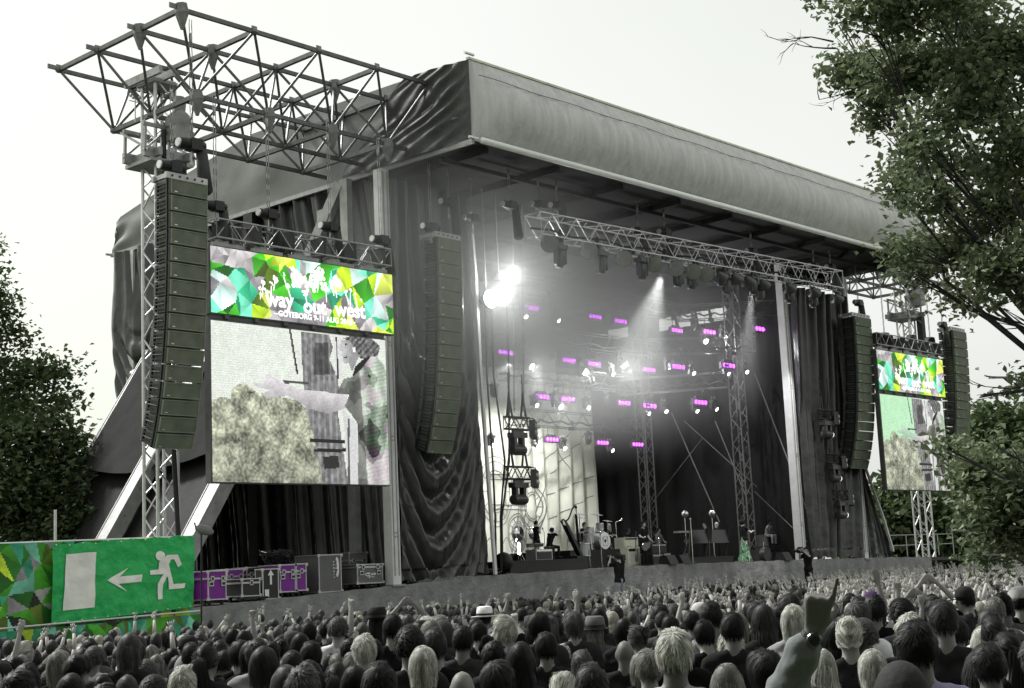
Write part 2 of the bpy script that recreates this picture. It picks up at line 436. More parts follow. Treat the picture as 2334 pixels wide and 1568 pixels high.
c = curtain('glossy black tarpaulin curtain in swags right of the left stage post', drape((31.2, 33.25, 14.9), (34.75, 33.3, 14.9), (31.2, 33.2, 1.93), (35.2, 33.3, 2.07), 170, 190, 6, .16, 1, 11, 3, rag=.15), (33, 33.2, 2))
m = MB()
for a, b_ in zip([(34.72, 14.3), (34.86, 11.9), (34.9, 9), (35.05, 5.5)], [(34.86, 11.9), (34.9, 9), (35.05, 5.5), (35.22, 2.1)]):
    m.bar((a[0], 33.02, a[1]), (b_[0], 33.02, b_[1]), .11, .09)
o = m.build('white_edge', WHITEP, c, (33, 33.2, 2))
c = curtain('glossy black tarpaulin curtain hanging behind the right line array', drape((55.6, 33.3, 14.2), (60.1, 33.3, 14.2), (55.7, 33.2, 2.08), (60.3, 33.25, 2.04), 150, 140, 6, .2, 0, 7, 13, rag=.15, diag=.15), (58, 33.2, 2))
curtain('black tarpaulin curtain hanging in folds behind the left video screen and flight cases', drape((31.35, 48.8, 15.2), (31.35, 33.7, 15.2), (31.3, 48.8, 1.95), (31.3, 33.7, 1.95), 260, 150, 17, .2, 0, 7, 21, nrm=(-1, 0, 0), diag=-.12), (31.3, 41, 1.9))
curtain('wrinkled black tarpaulin flap hanging at the far left corner under the roof', drape((30.9, 48.9, 15.2), (30.9, 45.6, 15.2), (31.0, 48.7, 6.2), (31.0, 45.9, 6.2), 60, 120, 2, .16, 1, 8, 31, nrm=(-1, 0, 0)), (31, 47, 6))
c = curtain('small wrinkled black tarpaulin hanging right of the right stage post above the stage lip', drape((60.6, 33.5, 6.3), (61.2, 33.6, 6.3), (60.7, 33.4, 2.0), (63.3, 33.6, 2.0), 60, 70, 3, .13, 0, 5, 37, rag=.1), (61, 33.4, 2))
m = MB(); m.bar((61.25, 33.45, 6.3), (62.6, 33.45, 3.9), .1, .1); m.bar((62.6, 33.45, 3.9), (63.3, 33.45, 2.3), .1, .1)
m.build('white_edge', WHITEP, c, (61, 33.4, 2))
# inner right post of the proscenium
m = column(55.1, 33.5, 2.08, 15.2, .36, .34)
sp('column', m, [WHITEP, ALUD])
# black inner walls, with the daylight slot high up at the right
curtain('plain black drape closing the back of the stage', drape((31.5, 48.6, 15.2), (57.3, 48.6, 15.2), (31.5, 48.6, 1.9), (57.3, 48.6, 2.1), 120, 10, 30, .06, 0, 5, 41), (44, 48.6, 2), TARPB)
m = MB()
def wall(y0, y1, z0, z1):
    n = max(2, int((y1-y0)/.25)); m.grid([[Vector((57.0+.07*math.sin(y*7)+.05*noise.noise(Vector((y, 0, 4))), y, z)) for y in [lerp(y0, y1, i/n) for i in range(n+1)]] for z in (z0, (z0+z1)/2, z1)])
wall(34, 48.6, 2.0, 13.5); wall(34, 37.8, 13.5, 15.2); wall(41.7, 43.6, 13.5, 15.2); wall(44.9, 48.6, 13.5, 15.2); wall(37.8, 41.7, 14.1, 15.2); wall(43.6, 44.9, 14.0, 15.2)
for y in (38.6, 39.4, 39.6, 40.6): m.bar((57, y, 13.4), (57, y+.1, 14.2), .05, .12)
curtain('plain black side drape inside the stage with a daylight slot near its top', m, (57, 41, 2), TARPB)

# painted backdrop, pale cloth with black line drawing
BDC = mat('pale_backdrop_cloth', (.62, .63, .54), .8, 0, .18, .5, .2, 6, .3, (1.5, 1, .15))
b0 = Vector((49, 45, 2.1)); rows = []
def bdy(x, z): return 45-.16*math.sin(x*6.5+2.2*noise.noise(Vector((x*.5, z*.1, 3))))*(1 if x > 51 else .35)-.05*noise.noise(Vector((x*3, z*.3, 2)))
for j in range(30):
    z = lerp(2.12, 11.5, j/29); rows.append([Vector((x, bdy(x, z), z)) for x in [lerp(42.5, 55.4, i/220) for i in range(221)]])
m = MB(); m.grid(rows); bd = m.build('painted_backdrop', BDC, None, b0, True)
tag(bd, 'pale folded backdrop cloth with black line drawing behind the harp', 'backdrop')
m = MB()
def strip(pts, w_=.05):
    w_ *= .6
    for (x0, z0), (x1, z1) in zip(pts, pts[1:]):
        d = Vector((x1-x0, z1-z0)); L_ = d.length
        if L_ < 1e-5: continue
        n_ = Vector((-d.y, d.x))/L_*w_/2; k = max(1, int(L_/.25)); 
        for i in range(k):
            q = [(lerp(x0, x1, (i+e)/k)+s_*n_.x, lerp(z0, z1, (i+e)/k)+s_*n_.y) for e, s_ in ((0, -1), (1, -1), (1, 1), (0, 1))]
            m.add([Vector((x, bdy(x, z)-.03, z)) for x, z in q], [(0, 1, 2, 3)])
def arc(cx, cz, r, a0=0, a1=360, sx=1.): return [(cx+sx*r*math.cos(math.radians(lerp(a0, a1, i/24))), cz+r*math.sin(math.radians(lerp(a0, a1, i/24)))) for i in range(25)]
for (px, py, rr) in ((1212, 1155, 1.15), (1130, 1120, 1.6), (1180, 1215, .9)):
    c_ = at(px, py, Y=45)
    for k in (1, .86, .6, .5): strip(arc(c_.x, c_.z, rr*k, sx=.7))
    for k in range(12):
        t = k*math.pi/6; strip([(c_.x+.7*rr*.6*math.cos(t), c_.z+rr*.6*math.sin(t)), (c_.x+.7*rr*.86*math.cos(t), c_.z+rr*.86*math.sin(t))], .04)
for (a, b_) in (((1165, 1290), (1180, 1150)), ((1185, 1290), (1200, 1150)), ((1210, 1290), (1240, 1080)), ((1222, 1290), (1250, 1080)), ((1140, 1190), (1145, 1290)), ((1120, 1000), (1250, 905)), ((1245, 1130), (1350, 1085)), ((1255, 1080), (1340, 985)), ((1235, 1060), (1330, 945)), ((1250, 1185), (1350, 1130)), ((1240, 980), (1200, 1040)), ((1200, 960), (1270, 1010)), ((1270, 1010), (1310, 1110)), ((1110, 1080), (1160, 1082)), ((1110, 1092), (1160, 1094)), ((1110, 1150), (1200, 1152)), ((1110, 1160), (1200, 1162))):
    p, q = at(*a, Y=45), at(*b_, Y=45); strip([(p.x, p.z), (q.x, q.z)], .06)
for k in range(5): strip(arc(45.5+k*1.1, 2.4, 1.3, 0, 180, .35), .05)
m.build('line_drawing', mat('backdrop_ink', .14, .8), bd, b0)

# ---------------------------------------------------------------- cantilever space frames
def spaceframe(mirror, label):
    fx = (lambda x: 91.35-x) if mirror else (lambda x: x)
    loc = Vector((fx(26.5), 34, 15.5)); t = thing('space_frame_truss', label, 'truss', loc, 'cantilever frames beside the roof')
    XT = [21.75, 24.2, 26.55, 28.85, 31.05]; YT = [31.1, 33.1, 35.2, 37.3]; ZT = 17.5
    XB = [22.85, 25.35, 27.75, 30.0]; YB = [32.0, 34.2, 36.1]; ZB = 15.55
    T = [[Vector((fx(x), y, ZT)) for y in YT] for x in XT]; B = [[Vector((fx(x), y, ZB)) for y in YB] for x in XB]
    m = MB()
    for i in range(5):
        for j in range(4):
            if i < 4: m.bar(T[i][j], T[i+1][j], .09, .12)
            if j < 3: m.bar(T[i][j], T[i][j+1], .11, .13)
    m.build('top_chord', STEEL, t, loc)
    m = MB()
    for i in range(4):
        for j in range(3):
            m.bar(B[i][j], B[i+1][j] if i < 3 else Vector((fx(31.05), YB[j]+.05, ZB)), .09, .12)
            if j < 2: m.bar(B[i][j], B[i][j+1], .11, .13)
    m.build('bottom_chord', STEEL, t, loc)
    m = MB()
    for i in range(4):
        for j in range(3):
            for a, b_ in ((0, 0), (1, 0), (0, 1), (1, 1)): m.tube(T[i+a][j+b_], B[i][j], .042, n=6)
    m.build('diagonal_brace', STEEL, t, loc)
    m = MB()
    for row in T+B:
        for p in row:
            m.ell(p, (.12, .12, .1), 8, 5); m.box(p+Vector((0, 0, .1)), (.18, .03, .12)); m.cut()
    for j in range(4): m.box(T[0][j]+Vector((-.2 if not mirror else .2, 0, .04)), (.34, .04, .14)); m.cut()
    m.build_each('node', mat('frame_node', .2, .5, .6), t, loc)
    m = MB()
    for p in (T[0][0], T[0][1], T[1][1], B[0][0], B[1][0], B[2][0], B[3][0], T[3][1]):
        m.tube(p+Vector((0, 0, .16)), p+Vector((.03, 0, -.1)), .17, .2, 7); m.tube(p+Vector((.03, 0, -.1)), p+Vector((.05, .02, -.55)), .2, .05, 7); m.cut()
    m.build_each('sling_cover', mat('grey_sling_cloth', .22, .8, 0, .3, 6, .4, 12), t, loc)
    return T, B
TL, BL = spaceframe(False, 'dark steel space frame cantilever standing out against the sky at the upper left')
TR_, BR_ = spaceframe(True, 'dark steel space frame cantilever half hidden by leaves right of the roof')

# ---------------------------------------------------------------- PA towers
def tower(cx, cy, label, z1=16.6, z0=-.3):
    loc = Vector((cx, cy, z0)); t = thing('lattice_tower', label, 'tower', loc, 'lattice towers beside the stage')
    m = MB(); m.truss((cx, cy, z0), (cx, cy, z1), .66, .66, .05, .62, rd=.026, up=(1, 0, 0)); m.build('mast', ALU, t, loc)
    m = MB()
    for s_ in (-1, 1): m.bar((cx-.3+s_*.22, cy-.9, z1+.05), (cx-.3+s_*.22, cy+.9, z1+.05), .1, .22)
    m.box((cx, cy, z1-.1), (.9, .9, .08)); m.build('head_beam', ALUD, t, loc)
    m = MB(); zs = 14.3
    for s_ in (-1, 1):
        m.bar((cx-.85, cy+s_*.5, zs), (cx+.85, cy+s_*.5, zs), .12, .3); m.bar((cx+s_*.5, cy-.85, zs-.02), (cx+s_*.5, cy+.85, zs-.02), .1, .24)
        m.bar((cx-.85, cy+s_*.5, zs+.8), (cx+.85, cy+s_*.5, zs+.8), .08, .1)
        for q in (-.8, 0, .8): m.bar((cx+q, cy+s_*.5, zs), (cx+q+.02, cy+s_*.5, zs+.8), .07, .07)
        m.bar((cx-.85, cy+s_*.5, zs), (cx, cy+s_*.5, zs+.8), .06, .06); m.bar((cx+s_*.8, cy-.7, zs), (cx+s_*.8, cy+.7, zs+.8), .06, .06)
    m.box((cx, cy, zs-.22), (1.4, 1.3, .1)); m.build('sleeve_block', ALUD, t, loc)
    m = MB()
    for dx, dy in ((.15, -.75), (.5, -.35)):
        m.lathe((cx+dx, cy+dy, zs+.95), [(.05, -.25), (.3, -.22), (.34, 0), (.3, .22), (.05, .25)], 14, axis='y')
        m.box((cx+dx, cy+dy, zs+.6), (.5, .5, .4)); m.tube((cx+dx, cy+dy, zs+1.2), (cx+dx, cy+dy-.1, zs+1.7), .12, n=8)
    m.build('hoist_motor', mat('grey_motor', .3, .5, .3), t, loc)
    m = MB(); m.box((cx+.15, cy-.75, zs-1.2), (.34, .3, 2.0)); m.build('chain_bag', BAGM, t, loc)
    m = MB()
    for s_ in (-1, 1): m.bar((cx+s_*.6, cy-.9, z0+.12), (cx+s_*.6, cy+.9, z0+.12), .2, .24); m.bar((cx-1.4, cy+s_*.6, z0+.12), (cx+1.4, cy+s_*.6, z0+.12), .2, .2)
    m.build('base_frame', ALUD, t, loc)
    return t
tw = tower(23.15, 34.25, 'bright lattice tower behind the outermost left line array')
m = MB(); lw = Vector((23.15, 34.25, -.3)); m.tube((22.6, 34.6, 15.4), (22.6, 34.6, 16.1), .02); m.tube((22.4, 34.6, 16.0), (22.8, 34.6, 16.0), .015)
for k in range(3): m.ell((22.45+.15*k, 34.6+.1*(k % 2), 16.15), .05, 6, 4)
m.build('wind_gauge', ALU, tw, lw)
tower(68.2, 34.25, 'bright lattice tower behind the far right video screen')
# hauling chains beside the left tower
def chain(p, q, r=.022):
    p, q = Vector(p), Vector(q); n = max(2, int((q-p).length/.11)); m.truss_ = None
    for i in range(n):
        a = p.lerp(q, i/n); b_ = p.lerp(q, (i+1)/n); off = Vector((r*.8, 0, 0)) if i % 2 else Vector((0, r*.8, 0)); m.tube(a-off, b_+off, r*.55, n=4); m.tube(a+off, b_-off, r*.55, n=4)

# ---------------------------------------------------------------- line arrays
CAB = mat('cabinet_grey', (.10, .11, .105), .6, 0, .2, 5); GRI = mat('grille_olive', (.135, .155, .115), .75, 0, .25, 3, .3, 120)
GRIR = mat('grille_rim', (.21, .23, .18), .6)
def line_array(px_l, px_r, y, ztop, n, label, group='line arrays flown beside the stage', xl=None, xr=None, hang=None, bh=.434):
    xl = at(px_l, 600, Y=y).x if xl is None else xl; xr = at(px_r, 600, Y=y).x if xr is None else xr
    W = xr-xl; D = .78; cx = (xl+xr)/2; loc = Vector((cx, y, ztop)); t = thing('line_array_speaker', label, 'loudspeaker', loc, group)
    # curve: position of the front edge
    ang = 0; p = Vector((0, 0, 0))
    for k in range(n):
        ang += math.radians(interp(k/n, [(0, .25), (.5, .9), (.8, 2.2), (1, 4.2)]))
        rot = Matrix.Rotation(-ang, 3, 'X') if False else Matrix.Rotation(ang, 3, 'X')
        pr_ = MB(); h = bh*.955
        # trapezoid cabinet: narrower at the back
        vs = [Vector((sx*(W/2 if yy == 0 else W*.44), yy*D, z)) for yy in (0, 1) for sx, z in ((-1, -h), (1, -h), (1, 0), (-1, 0))]
        for q in vs[4:]: q.z = q.z*.86-.03
        pr_.add([p+rot @ q for q in vs], [(0, 1, 2, 3), (7, 6, 5, 4), (0, 4, 5, 1), (1, 5, 6, 2), (2, 6, 7, 3), (3, 7, 4, 0)])
        cb = pr_.build('cabinet', CAB, t)
        gm = MB(); gm.box(p+rot @ Vector((0, -.025, -h/2)), (W*.93, .03, h*.84), rot, 0)
        for s_ in (-1, 1): gm.box(p+rot @ Vector((0, -.03, -h/2+s_*h*.44)), (W*.95, .05, h*.05), rot, 1); gm.box(p+rot @ Vector((s_*W*.47, -.03, -h/2)), (W*.02, .05, h*.9), rot, 1)
        gm.box(p+rot @ Vector((-W*.36, -.045, -h*.82)), (.09, .012, .03), rot, 2)
        gm.build('grille', [GRI, GRIR, ALU], cb)
        hm = MB()
        for s_ in (-1, 1):
            x_ = s_*(W/2+.012)
            hm.box(p+rot @ Vector((x_-.0, .10, -h*.5)), (.05, .05, h*.95), rot); hm.box(p+rot @ Vector((x_*.97, D*.72, -h*.5)), (.06, .05, h*.8), rot)
            for q in (.25, .75): hm.box(p+rot @ Vector((x_*.99, D*.42, -h*q)), (.04, D*.6, .045), rot)
            hm.tube(p+rot @ Vector((x_*1.03, .14, -h*.5)), p+rot @ Vector((x_*1.03, D*.66, -h*.5)), .02); hm.cut()
        hm.build_each('rigging_plate', BLACKS, cb)
        p = p+rot @ Vector((0, 0, -bh))
    m = MB(); m.box((0, .1, .1), (W*1.1, .1, .17), None, 0); m.box((0, .7, .1), (W*1.1, .1, .15), None, 0)
    for s_ in (-1, 1): m.box((s_*W*.45, .4, .12), (.1, .6, .12), None, 0)
    for q in range(5): m.tube((W*(-.4+.2*q), .03, .1), (W*(-.4+.2*q), .048, .1), .03, n=8, mi=1)
    m.build('bumper_frame', [mat('pale_bumper', .42, .45, .4), BLACK], t)
    return t
def hoist(p, ztop, label, group='chain hoists', bag=True, s=1., lie=True):
    """electric chain hoist: motor, chain up to the roof, bag of slack chain"""
    p = Vector(p); t = thing('chain_hoist', label, 'hoist', p, group)
    m = MB(); m.lathe((0, 0, 0), [(.02, -.34*s), (.12*s, -.33*s), (.14*s, -.15*s), (.15*s, .1*s), (.12*s, .32*s), (.03, .34*s)], 12, axis='x', mi=0)
    m.box((.05*s, 0, 0), (.3*s, .3*s, .26*s), None, 0); m.lathe((-.36*s, 0, 0), [(.1*s, -.02), (.105*s, .02)], 10, axis='x', mi=1)
    m.build('motor', [BLACKS, ALU], t)
    global m_chain; m2 = MB(); n = int((ztop-p.z)/.16)
    for dx in ((-.04, .04) if True else (0,)):
        for i in range(n):
            z0_ = (ztop-p.z)*i/n; z1_ = (ztop-p.z)*(i+1)/n; o_ = .018 if i % 2 else -.018
            m2.tube((dx+o_, o_, z0_+.05), (dx-o_, -o_, z1_+.05), .014, n=4, cap=False)
    m2.tube((0, 0, -.1), (0, 0, -.42*s), .02); m2.ell((0, 0, -.45*s), (.07*s, .03, .09*s), 8, 5)
    m2.ell((0, 0, (ztop-p.z)*.86), (.05, .05, .16), 8, 5)
    m2.build('chain', CHAINM, t)
    if bag:
        m3 = MB(); m3.tube((.26*s, 0, -.08), (.36*s, 0, -1.0*s), .13*s, .17*s, 8); m3.ell((.36*s, 0, -1.0*s), (.17*s, .17*s, .12*s), 8, 5)
        m3.build('chain_bag', BAGM, t, None, True)
    return t
line_array(0, 0, 31.0, 12.72, 16, 'outermost left line array of olive fronted speakers beside the exit tower', xl=at(388, 600, Y=31).x, xr=at(474, 600, Y=31).x, bh=.445)
line_array(0, 0, 31.8, 12.82, 16, 'line array hanging in front of the left swagged curtain', xl=at(997, 540, Y=31.8).x, xr=at(1049, 540, Y=31.8).x)
line_array(0, 0, 31.8, 12.9, 16, 'line array hanging in front of the right curtain beside the small screen', xl=58.35, xr=59.85)
line_array(0, 0, 31.0, 12.9, 16, 'outermost right line array half hidden by leaves right of the small screen', xl=66.55, xr=68.0)
hoist(at(437, 330, Y=31.4), 17.4, 'chain hoist above the outermost left line array, beside the bright tower', s=1.2)
hoist(at(392, 380, Y=31.5), 15.5, 'low chain motor lying on the bumper of the outermost left line array', s=1.1, bag=False)
hoist(at(1022, 462, Y=32), 15.3, 'upper chain hoist over the line array on the left swagged curtain')
hoist(at(982, 518, Y=32), 15.3, 'chain motor resting on top of the line array on the left curtain', bag=False)
hoist(at(1075, 498, Y=32.6), 15.3, 'chain hoist at the top of the white curtain edge', bag=False)
hoist(at(1956, 690, Y=32), 15.3, 'chain hoist above the line array right of the right curtain')
hoist(at(2148, 740, Y=31.2), 15.4, 'chain hoist left of the outermost right line array')
# cables down the back of the outermost left array and the tower
m = MB()
m.path([Vector((22.95, 33.7, 15)), Vector((22.9, 33.6, 10)), Vector((23.1, 33.5, 5)), Vector((23.2, 33.4, 1.9))], .07, 6)
tag(m.build('power_cable', BLACK, None, (23, 33.5, 2)), 'thick black cable hanging down beside the bright left tower', 'cable')
for k, (a, b_, c_) in enumerate(((1105, 1122, 1128), (1120, 1150, 1140), (1155, 1160, 1143))):
    m = MB(); pts = [at(a, 700, Y=34), at(a+4, 850, Y=34), at(b_, 1050, Y=34), at(c_, 1180, Y=34), at(c_+2, 1300, Y=33.9)]
    for q in range(3): m.path([p+Vector((.05*q, .03*q, 0)) for p in pts], .022)
    tag(m.build('power_cable', BLACK, None, pts[-1]), ['black cable bundle hanging just inside the white curtain edge', 'black cable bundle bowing out left of the hanging lamp ladder', 'black cable bundle passing close behind the hanging lamp ladder'][k], 'cable', 'cables hanging at the left of the stage opening')
# ---------------------------------------------------------------- pictures made of coloured cells (prints and led screens)
PG = {'W': (.62, .6, .6), 'w': (.38, .36, .38), 'G': (.10, .55, .03), 'L': (.62, .85, .04), 'T': (.28, .85, .62), 't': (.06, .50, .30), 'D': (.03, .25, .02), 'Y': (.8, .9, .2), 'O': (.14, .22, .02), 'K': (.02, .03, .02), 'V': (.75, .95, .9)}
def inpoly(U, V, poly):
    ins = np.zeros(U.shape, bool); n = len(poly)
    for i in range(n):
        x1, y1 = poly[i]; x2, y2 = poly[(i+1) % n]
        if y1 == y2: continue
        c = ((V < y1) != (V < y2)) & (U < (x2-x1)*(V-y1)/(y2-y1)+x1); ins ^= c
    return ins
def facets(w_, h_, nx, ny, seeds, seed, cell):
    """print of folded paper facets: random triangles, colour of the nearest seed"""
    rr = random.Random(seed); pts = [(0, 0), (w_, 0), (w_, h_), (0, h_)]
    while len(pts) < cell:
        p = (rr.choice([0, w_, rr.uniform(0, w_), rr.uniform(0, w_), rr.uniform(0, w_), rr.uniform(0, w_)]), rr.choice([0, h_, rr.uniform(0, h_), rr.uniform(0, h_), rr.uniform(0, h_)]))
        if min((p[0]-q[0])**2+(p[1]-q[1])**2 for q in pts) > (w_*h_/cell)*.3: pts.append(p)
    vs, _, fs, *_r = delaunay_2d_cdt([Vector(p) for p in pts], [], [], 0, 1e-4)
    U, V = np.meshgrid((np.arange(nx)+.5)/nx*w_, (np.arange(ny)+.5)/ny*h_); C = np.zeros((ny, nx, 3))
    for f in fs:
        P = [(vs[i].x, vs[i].y) for i in f]; cx, cy = sum(p[0] for p in P)/3, sum(p[1] for p in P)/3
        k = min(seeds, key=lambda s: (s[0]-cx)**2+(s[1]-cy)**2)[2] if seeds else rr.choice('GLTtDwwOKTtDGO')
        if rr.random() < .18: k = {'G': 'D', 'L': 'G', 'T': 't', 't': 'T', 'W': 'w', 'w': 'W', 'D': 'G'}.get(k, k)
        g = rr.uniform(.65, 1.15); a = rr.uniform(0, 6.28); msk = inpoly(U, V, P); r_ = math.sqrt(w_*h_/cell)
        sh = g*(1+.38*np.clip(((U-cx)*math.cos(a)+(V-cy)*math.sin(a))/r_, -1.2, 1.2))
        C[msk] = (np.array(PG[k])[None, :]*sh[msk][:, None])
    return C
def cells(C, o, ux, uy, bend=None):
    """flat sheet of coloured cells; row 0 is the top"""
    ny, nx, _ = C.shape; o, ux, uy = Vector(o), Vector(ux), Vector(uy); m = MB()
    n_ = ux.cross(uy).normalized()
    m.grid([[o+ux*(i/nx)-uy*(j/ny)+(n_*bend(i/nx, j/ny) if bend else Vector()) for i in range(nx+1)] for j in range(ny+1)][::-1])
    return m, C[::-1].reshape(-1, 3)
def paint(ob, cols):
    me = ob.data; ca = me.color_attributes.new('Col', 'FLOAT_COLOR', 'CORNER'); a = np.ones((len(cols), 4, 4)); a[:, :, :3] = np.clip(cols, 0, 4)[:, None, :]
    ca.data.foreach_set('color', a.reshape(-1))
def text_mesh(txt, size, mt, name, parent, loc, rot, bold=0, align='CENTER', sx=1., spacing=1.):
    cu = bpy.data.curves.new(name, 'FONT'); cu.body = txt; cu.size = size; cu.offset = bold; cu.align_x = align; cu.extrude = .004; cu.space_character = spacing; cu.resolution_u = 4
    to = bpy.data.objects.new('tmp', cu); COL.objects.link(to); bpy.context.view_layer.update()
    me = bpy.data.meshes.new_from_object(to.evaluated_get(bpy.context.evaluated_depsgraph_get())); bpy.data.objects.remove(to)
    me.materials.clear(); me.materials.append(mt); ob = bpy.data.objects.new(name, me); COL.objects.link(ob); ob.parent = parent; ob.location = loc; ob.rotation_euler = rot; ob.scale = (sx, 1, 1)
    return ob
LED = attr_mat('led_picture', .76); LEDW = mat('led_white', .95, .5, 0, 0, emit=.85)
FRAME = mat('screen_frame', .10, .6, .2)
zb = lambda x, y: ((x-92)/1040., (y-(112+(x-88)*.174))/((500+(x-97)*.117)-(112+(x-88)*.174)))
SEED = [(130, 170, 'W'), (200, 190, 'W'), (290, 200, 'W'), (310, 290, 'w'), (100, 235, 'G'), (180, 255, 'D'), (130, 290, 'V'), (220, 300, 'T'), (240, 350, 'T'), (300, 370, 't'), (110, 350, 'w'), (150, 370, 'W'), (140, 410, 'V'), (120, 450, 'T'), (190, 420, 'V'), (180, 480, 'D'), (240, 440, 'T'), (260, 480, 'T'), (320, 430, 'O'), (350, 480, 'L'), (390, 450, 'Y'), (360, 210, 'G'), (360, 260, 'O'), (420, 210, 'L'), (480, 210, 'Y'), (530, 240, 'L'), (400, 290, 'O'), (470, 280, 'G'), (440, 320, 'D'), (560, 215, 'T'), (630, 225, 'V'), (600, 250, 'W'), (540, 300, 'w'), (700, 240, 'L'), (740, 260, 'G'), (700, 290, 'G'), (760, 300, 't'), (800, 310, 'Y'), (840, 300, 'L'), (820, 260, 'T'), (900, 290, 'V'), (960, 280, 'T'), (1040, 300, 'V'), (1090, 330, 'Y'), (870, 340, 'O'), (910, 350, 'G'), (960, 380, 'G'), (1000, 380, 't'), (1020, 340, 'L'), (930, 400, 'L'), (1080, 440, 'W'), (1110, 400, 'w'), (1000, 430, 'V'), (980, 480, 'T'), (1030, 500, 'V'), (960, 540, 'W'), (1000, 560, 'W'), (1090, 530, 'G'), (1060, 560, 'T'), (1110, 590, 'L'), (1040, 600, 'Y'), (760, 480, 'L'), (740, 540, 'G'), (820, 570, 'L'), (880, 560, 'Y'), (600, 500, 'w'), (520, 520, 'w'), (640, 540, 'w'), (700, 580, 'G'), (440, 500, 'W'), (860, 450, 'w'), (640, 440, 'w'), (560, 420, 't'), (800, 400, 't'), (480, 420, 'w'), (430, 455, 'w'), (520, 470, 'w'), (590, 460, 't'), (640, 490, 'w'), (700, 470, 'w'), (820, 500, 'w'), (880, 500, 'w'), (920, 520, 'w'), (560, 520, 'w'), (740, 430, 't'), (680, 420, 'D'), (470, 380, 'D'), (520, 400, 'G'), (870, 420, 't')]
def led_screens(xl, xr, dz, which, grp):
    y = 31.5; W = xr-xl
    loc = Vector((xl, y, 9.4+dz)); H = 1.83
    t = thing('led_banner_screen', which+' faceted green led banner with white festival lettering', 'screen', loc, grp)
    m = MB(); m.bb((-.03, .03, -.03), (W+.03, .22, H+.03)); m.build('frame', FRAME, t)
    m = MB()
    for k in range(5):
        x = W*(.03+.2*k); m.box((x+.45, .1, H+.09), (1.05, .12, .1)); m.box((x+.3, .1, H+.18), (.3, .1, .08))
        m.box((x+.1, .1, H+.17), (.08, .1, .08)); m.tube((x+.45, .12, H+.1), (x+.45, .2, H+.55), .02); m.cut()
    m.build_each('hanging_bracket', mat('grey_bracket', .3, .5, .3), t)
    sd_ = [(zb(x, yy)[0]*W, (1-zb(x, yy)[1])*H, c) for x, yy, c in SEED]
    C = facets(W, H, 220, 64, sd_, 5, 120)[::-1]
    rr = np.random.RandomState(3); C = (C*1.18)**1.35+.01; C *= (1+.10*rr.rand(64, 220, 1))
    m, cols = cells(C, (0, .0, H), (W, 0, 0), (0, 0, H)); o = m.build('picture', LED, t); paint(o, cols)
    # emblem of white flowers and trees growing out of the words
    m = MB(); rr = random.Random(4)
    def leafball(cx, cz, r, n=9, d=-.012):
        for k in range(n):
            a = rr.uniform(0, 6.28); q = rr.uniform(.2, 1)*r; s_ = r*rr.uniform(.3, .5); poly = [(cx+q*math.cos(a)+s_*math.cos(b*1.05), cz+q*math.sin(a)+s_*math.sin(b*1.05)) for b in range(6)]
            m.prism(poly, (0, d-.002*rr.random(), 0), (1, 0, 0), (0, 0, 1), .003)
    for x, yy, r in ((430, 320, .12), (365, 340, .09), (410, 345, .07), (480, 295, .06), (500, 355, .1), (545, 300, .22), (560, 350, .22), (530, 260, .1), (655, 260, .17), (640, 310, .2), (680, 320, .22), (690, 280, .14), (650, 360, .2), (610, 350, .12), (775, 330, .14), (760, 355, .16), (800, 350, .16), (720, 370, .16), (865, 385, .07), (840, 400, .09), (895, 410, .05), (600, 395, .12), (350, 375, .07), (385, 385, .12), (930, 440, .05)):
        u, v = zb(x, yy-14); leafball(u*W, (1-v)*H, r*.85)
    for x, yy in ((430, 320), (365, 340), (480, 295), (500, 355), (545, 300), (655, 260), (680, 320), (775, 330), (865, 385), (840, 400), (895, 410), (385, 385), (720, 370), (600, 395), (410, 345), (760, 355), (350, 375)):
        u, v = zb(x, yy); u2, v2 = zb(x+rr.uniform(-12, 22), yy+45+45*rr.random()); m.bar((u*W, -.014, (1-v)*H), (u2*W, -.014, (1-v2)*H), .004, .035)
    m.build('plant_emblem', LEDW, t)
    mt_ = LEDW; xx = W*.30
    for wd, x0, s_ in (('way', 455, .58), ('out', 652, .58), ('west', 862, .58)):
        u, v = zb(x0, {'way': 462, 'out': 500, 'west': 520}[wd]); text_mesh(wd, s_*1.04, mt_, 'lettering', t, (u*W, -.02, (1-v)*H-.01), (math.pi/2, -.03, 0), .016, sx=1.0)
    u, v = zb(650, 545); text_mesh('G\u00d6TEBORG 9-11 AUG 2012', .225, mt_, 'lettering', t, (u*W+.05, -.02, (1-v)*H+.02), (math.pi/2, 0, 0), .005)
    for x0 in (440, 870):
        u, v = zb(x0, 505 if x0 < 500 else 553); m = MB(); m.box((u*W, -.02, (1-v)*H), (.24, .005, .025)); m.build('dash', LEDW, t)
    # ---- video wall
    W2 = W*.948; H2 = 4.33; loc2 = Vector((xl, y+.02, 4.86+dz)); t2 = thing('video_screen', which+' large video screen showing a singer in profile reaching out an arm', 'screen', loc2, grp+' for the camera picture')
    m = MB(); m.bb((-.04, .03, -.03), (W2+.04, .25, H2+.05)); m.build('frame', FRAME, t2)
    m = MB(); m.bb((0, .05, H2+.06), (W2, .2, H2+.2))
    for k in range(6): m.box((W2*(.08+.16*k), .0, H2+.12), (.14, .1, .1))
    m.build('top_bumper', FRAME, t2)
    nx, ny = 190, 130; U, V = np.meshgrid((np.arange(nx)+.5)/nx, (np.arange(ny)+.5)/ny)
    X = 90+U*1005; Yp = (540+108*U)+V*(935-113*U); rs = np.random.RandomState(8)
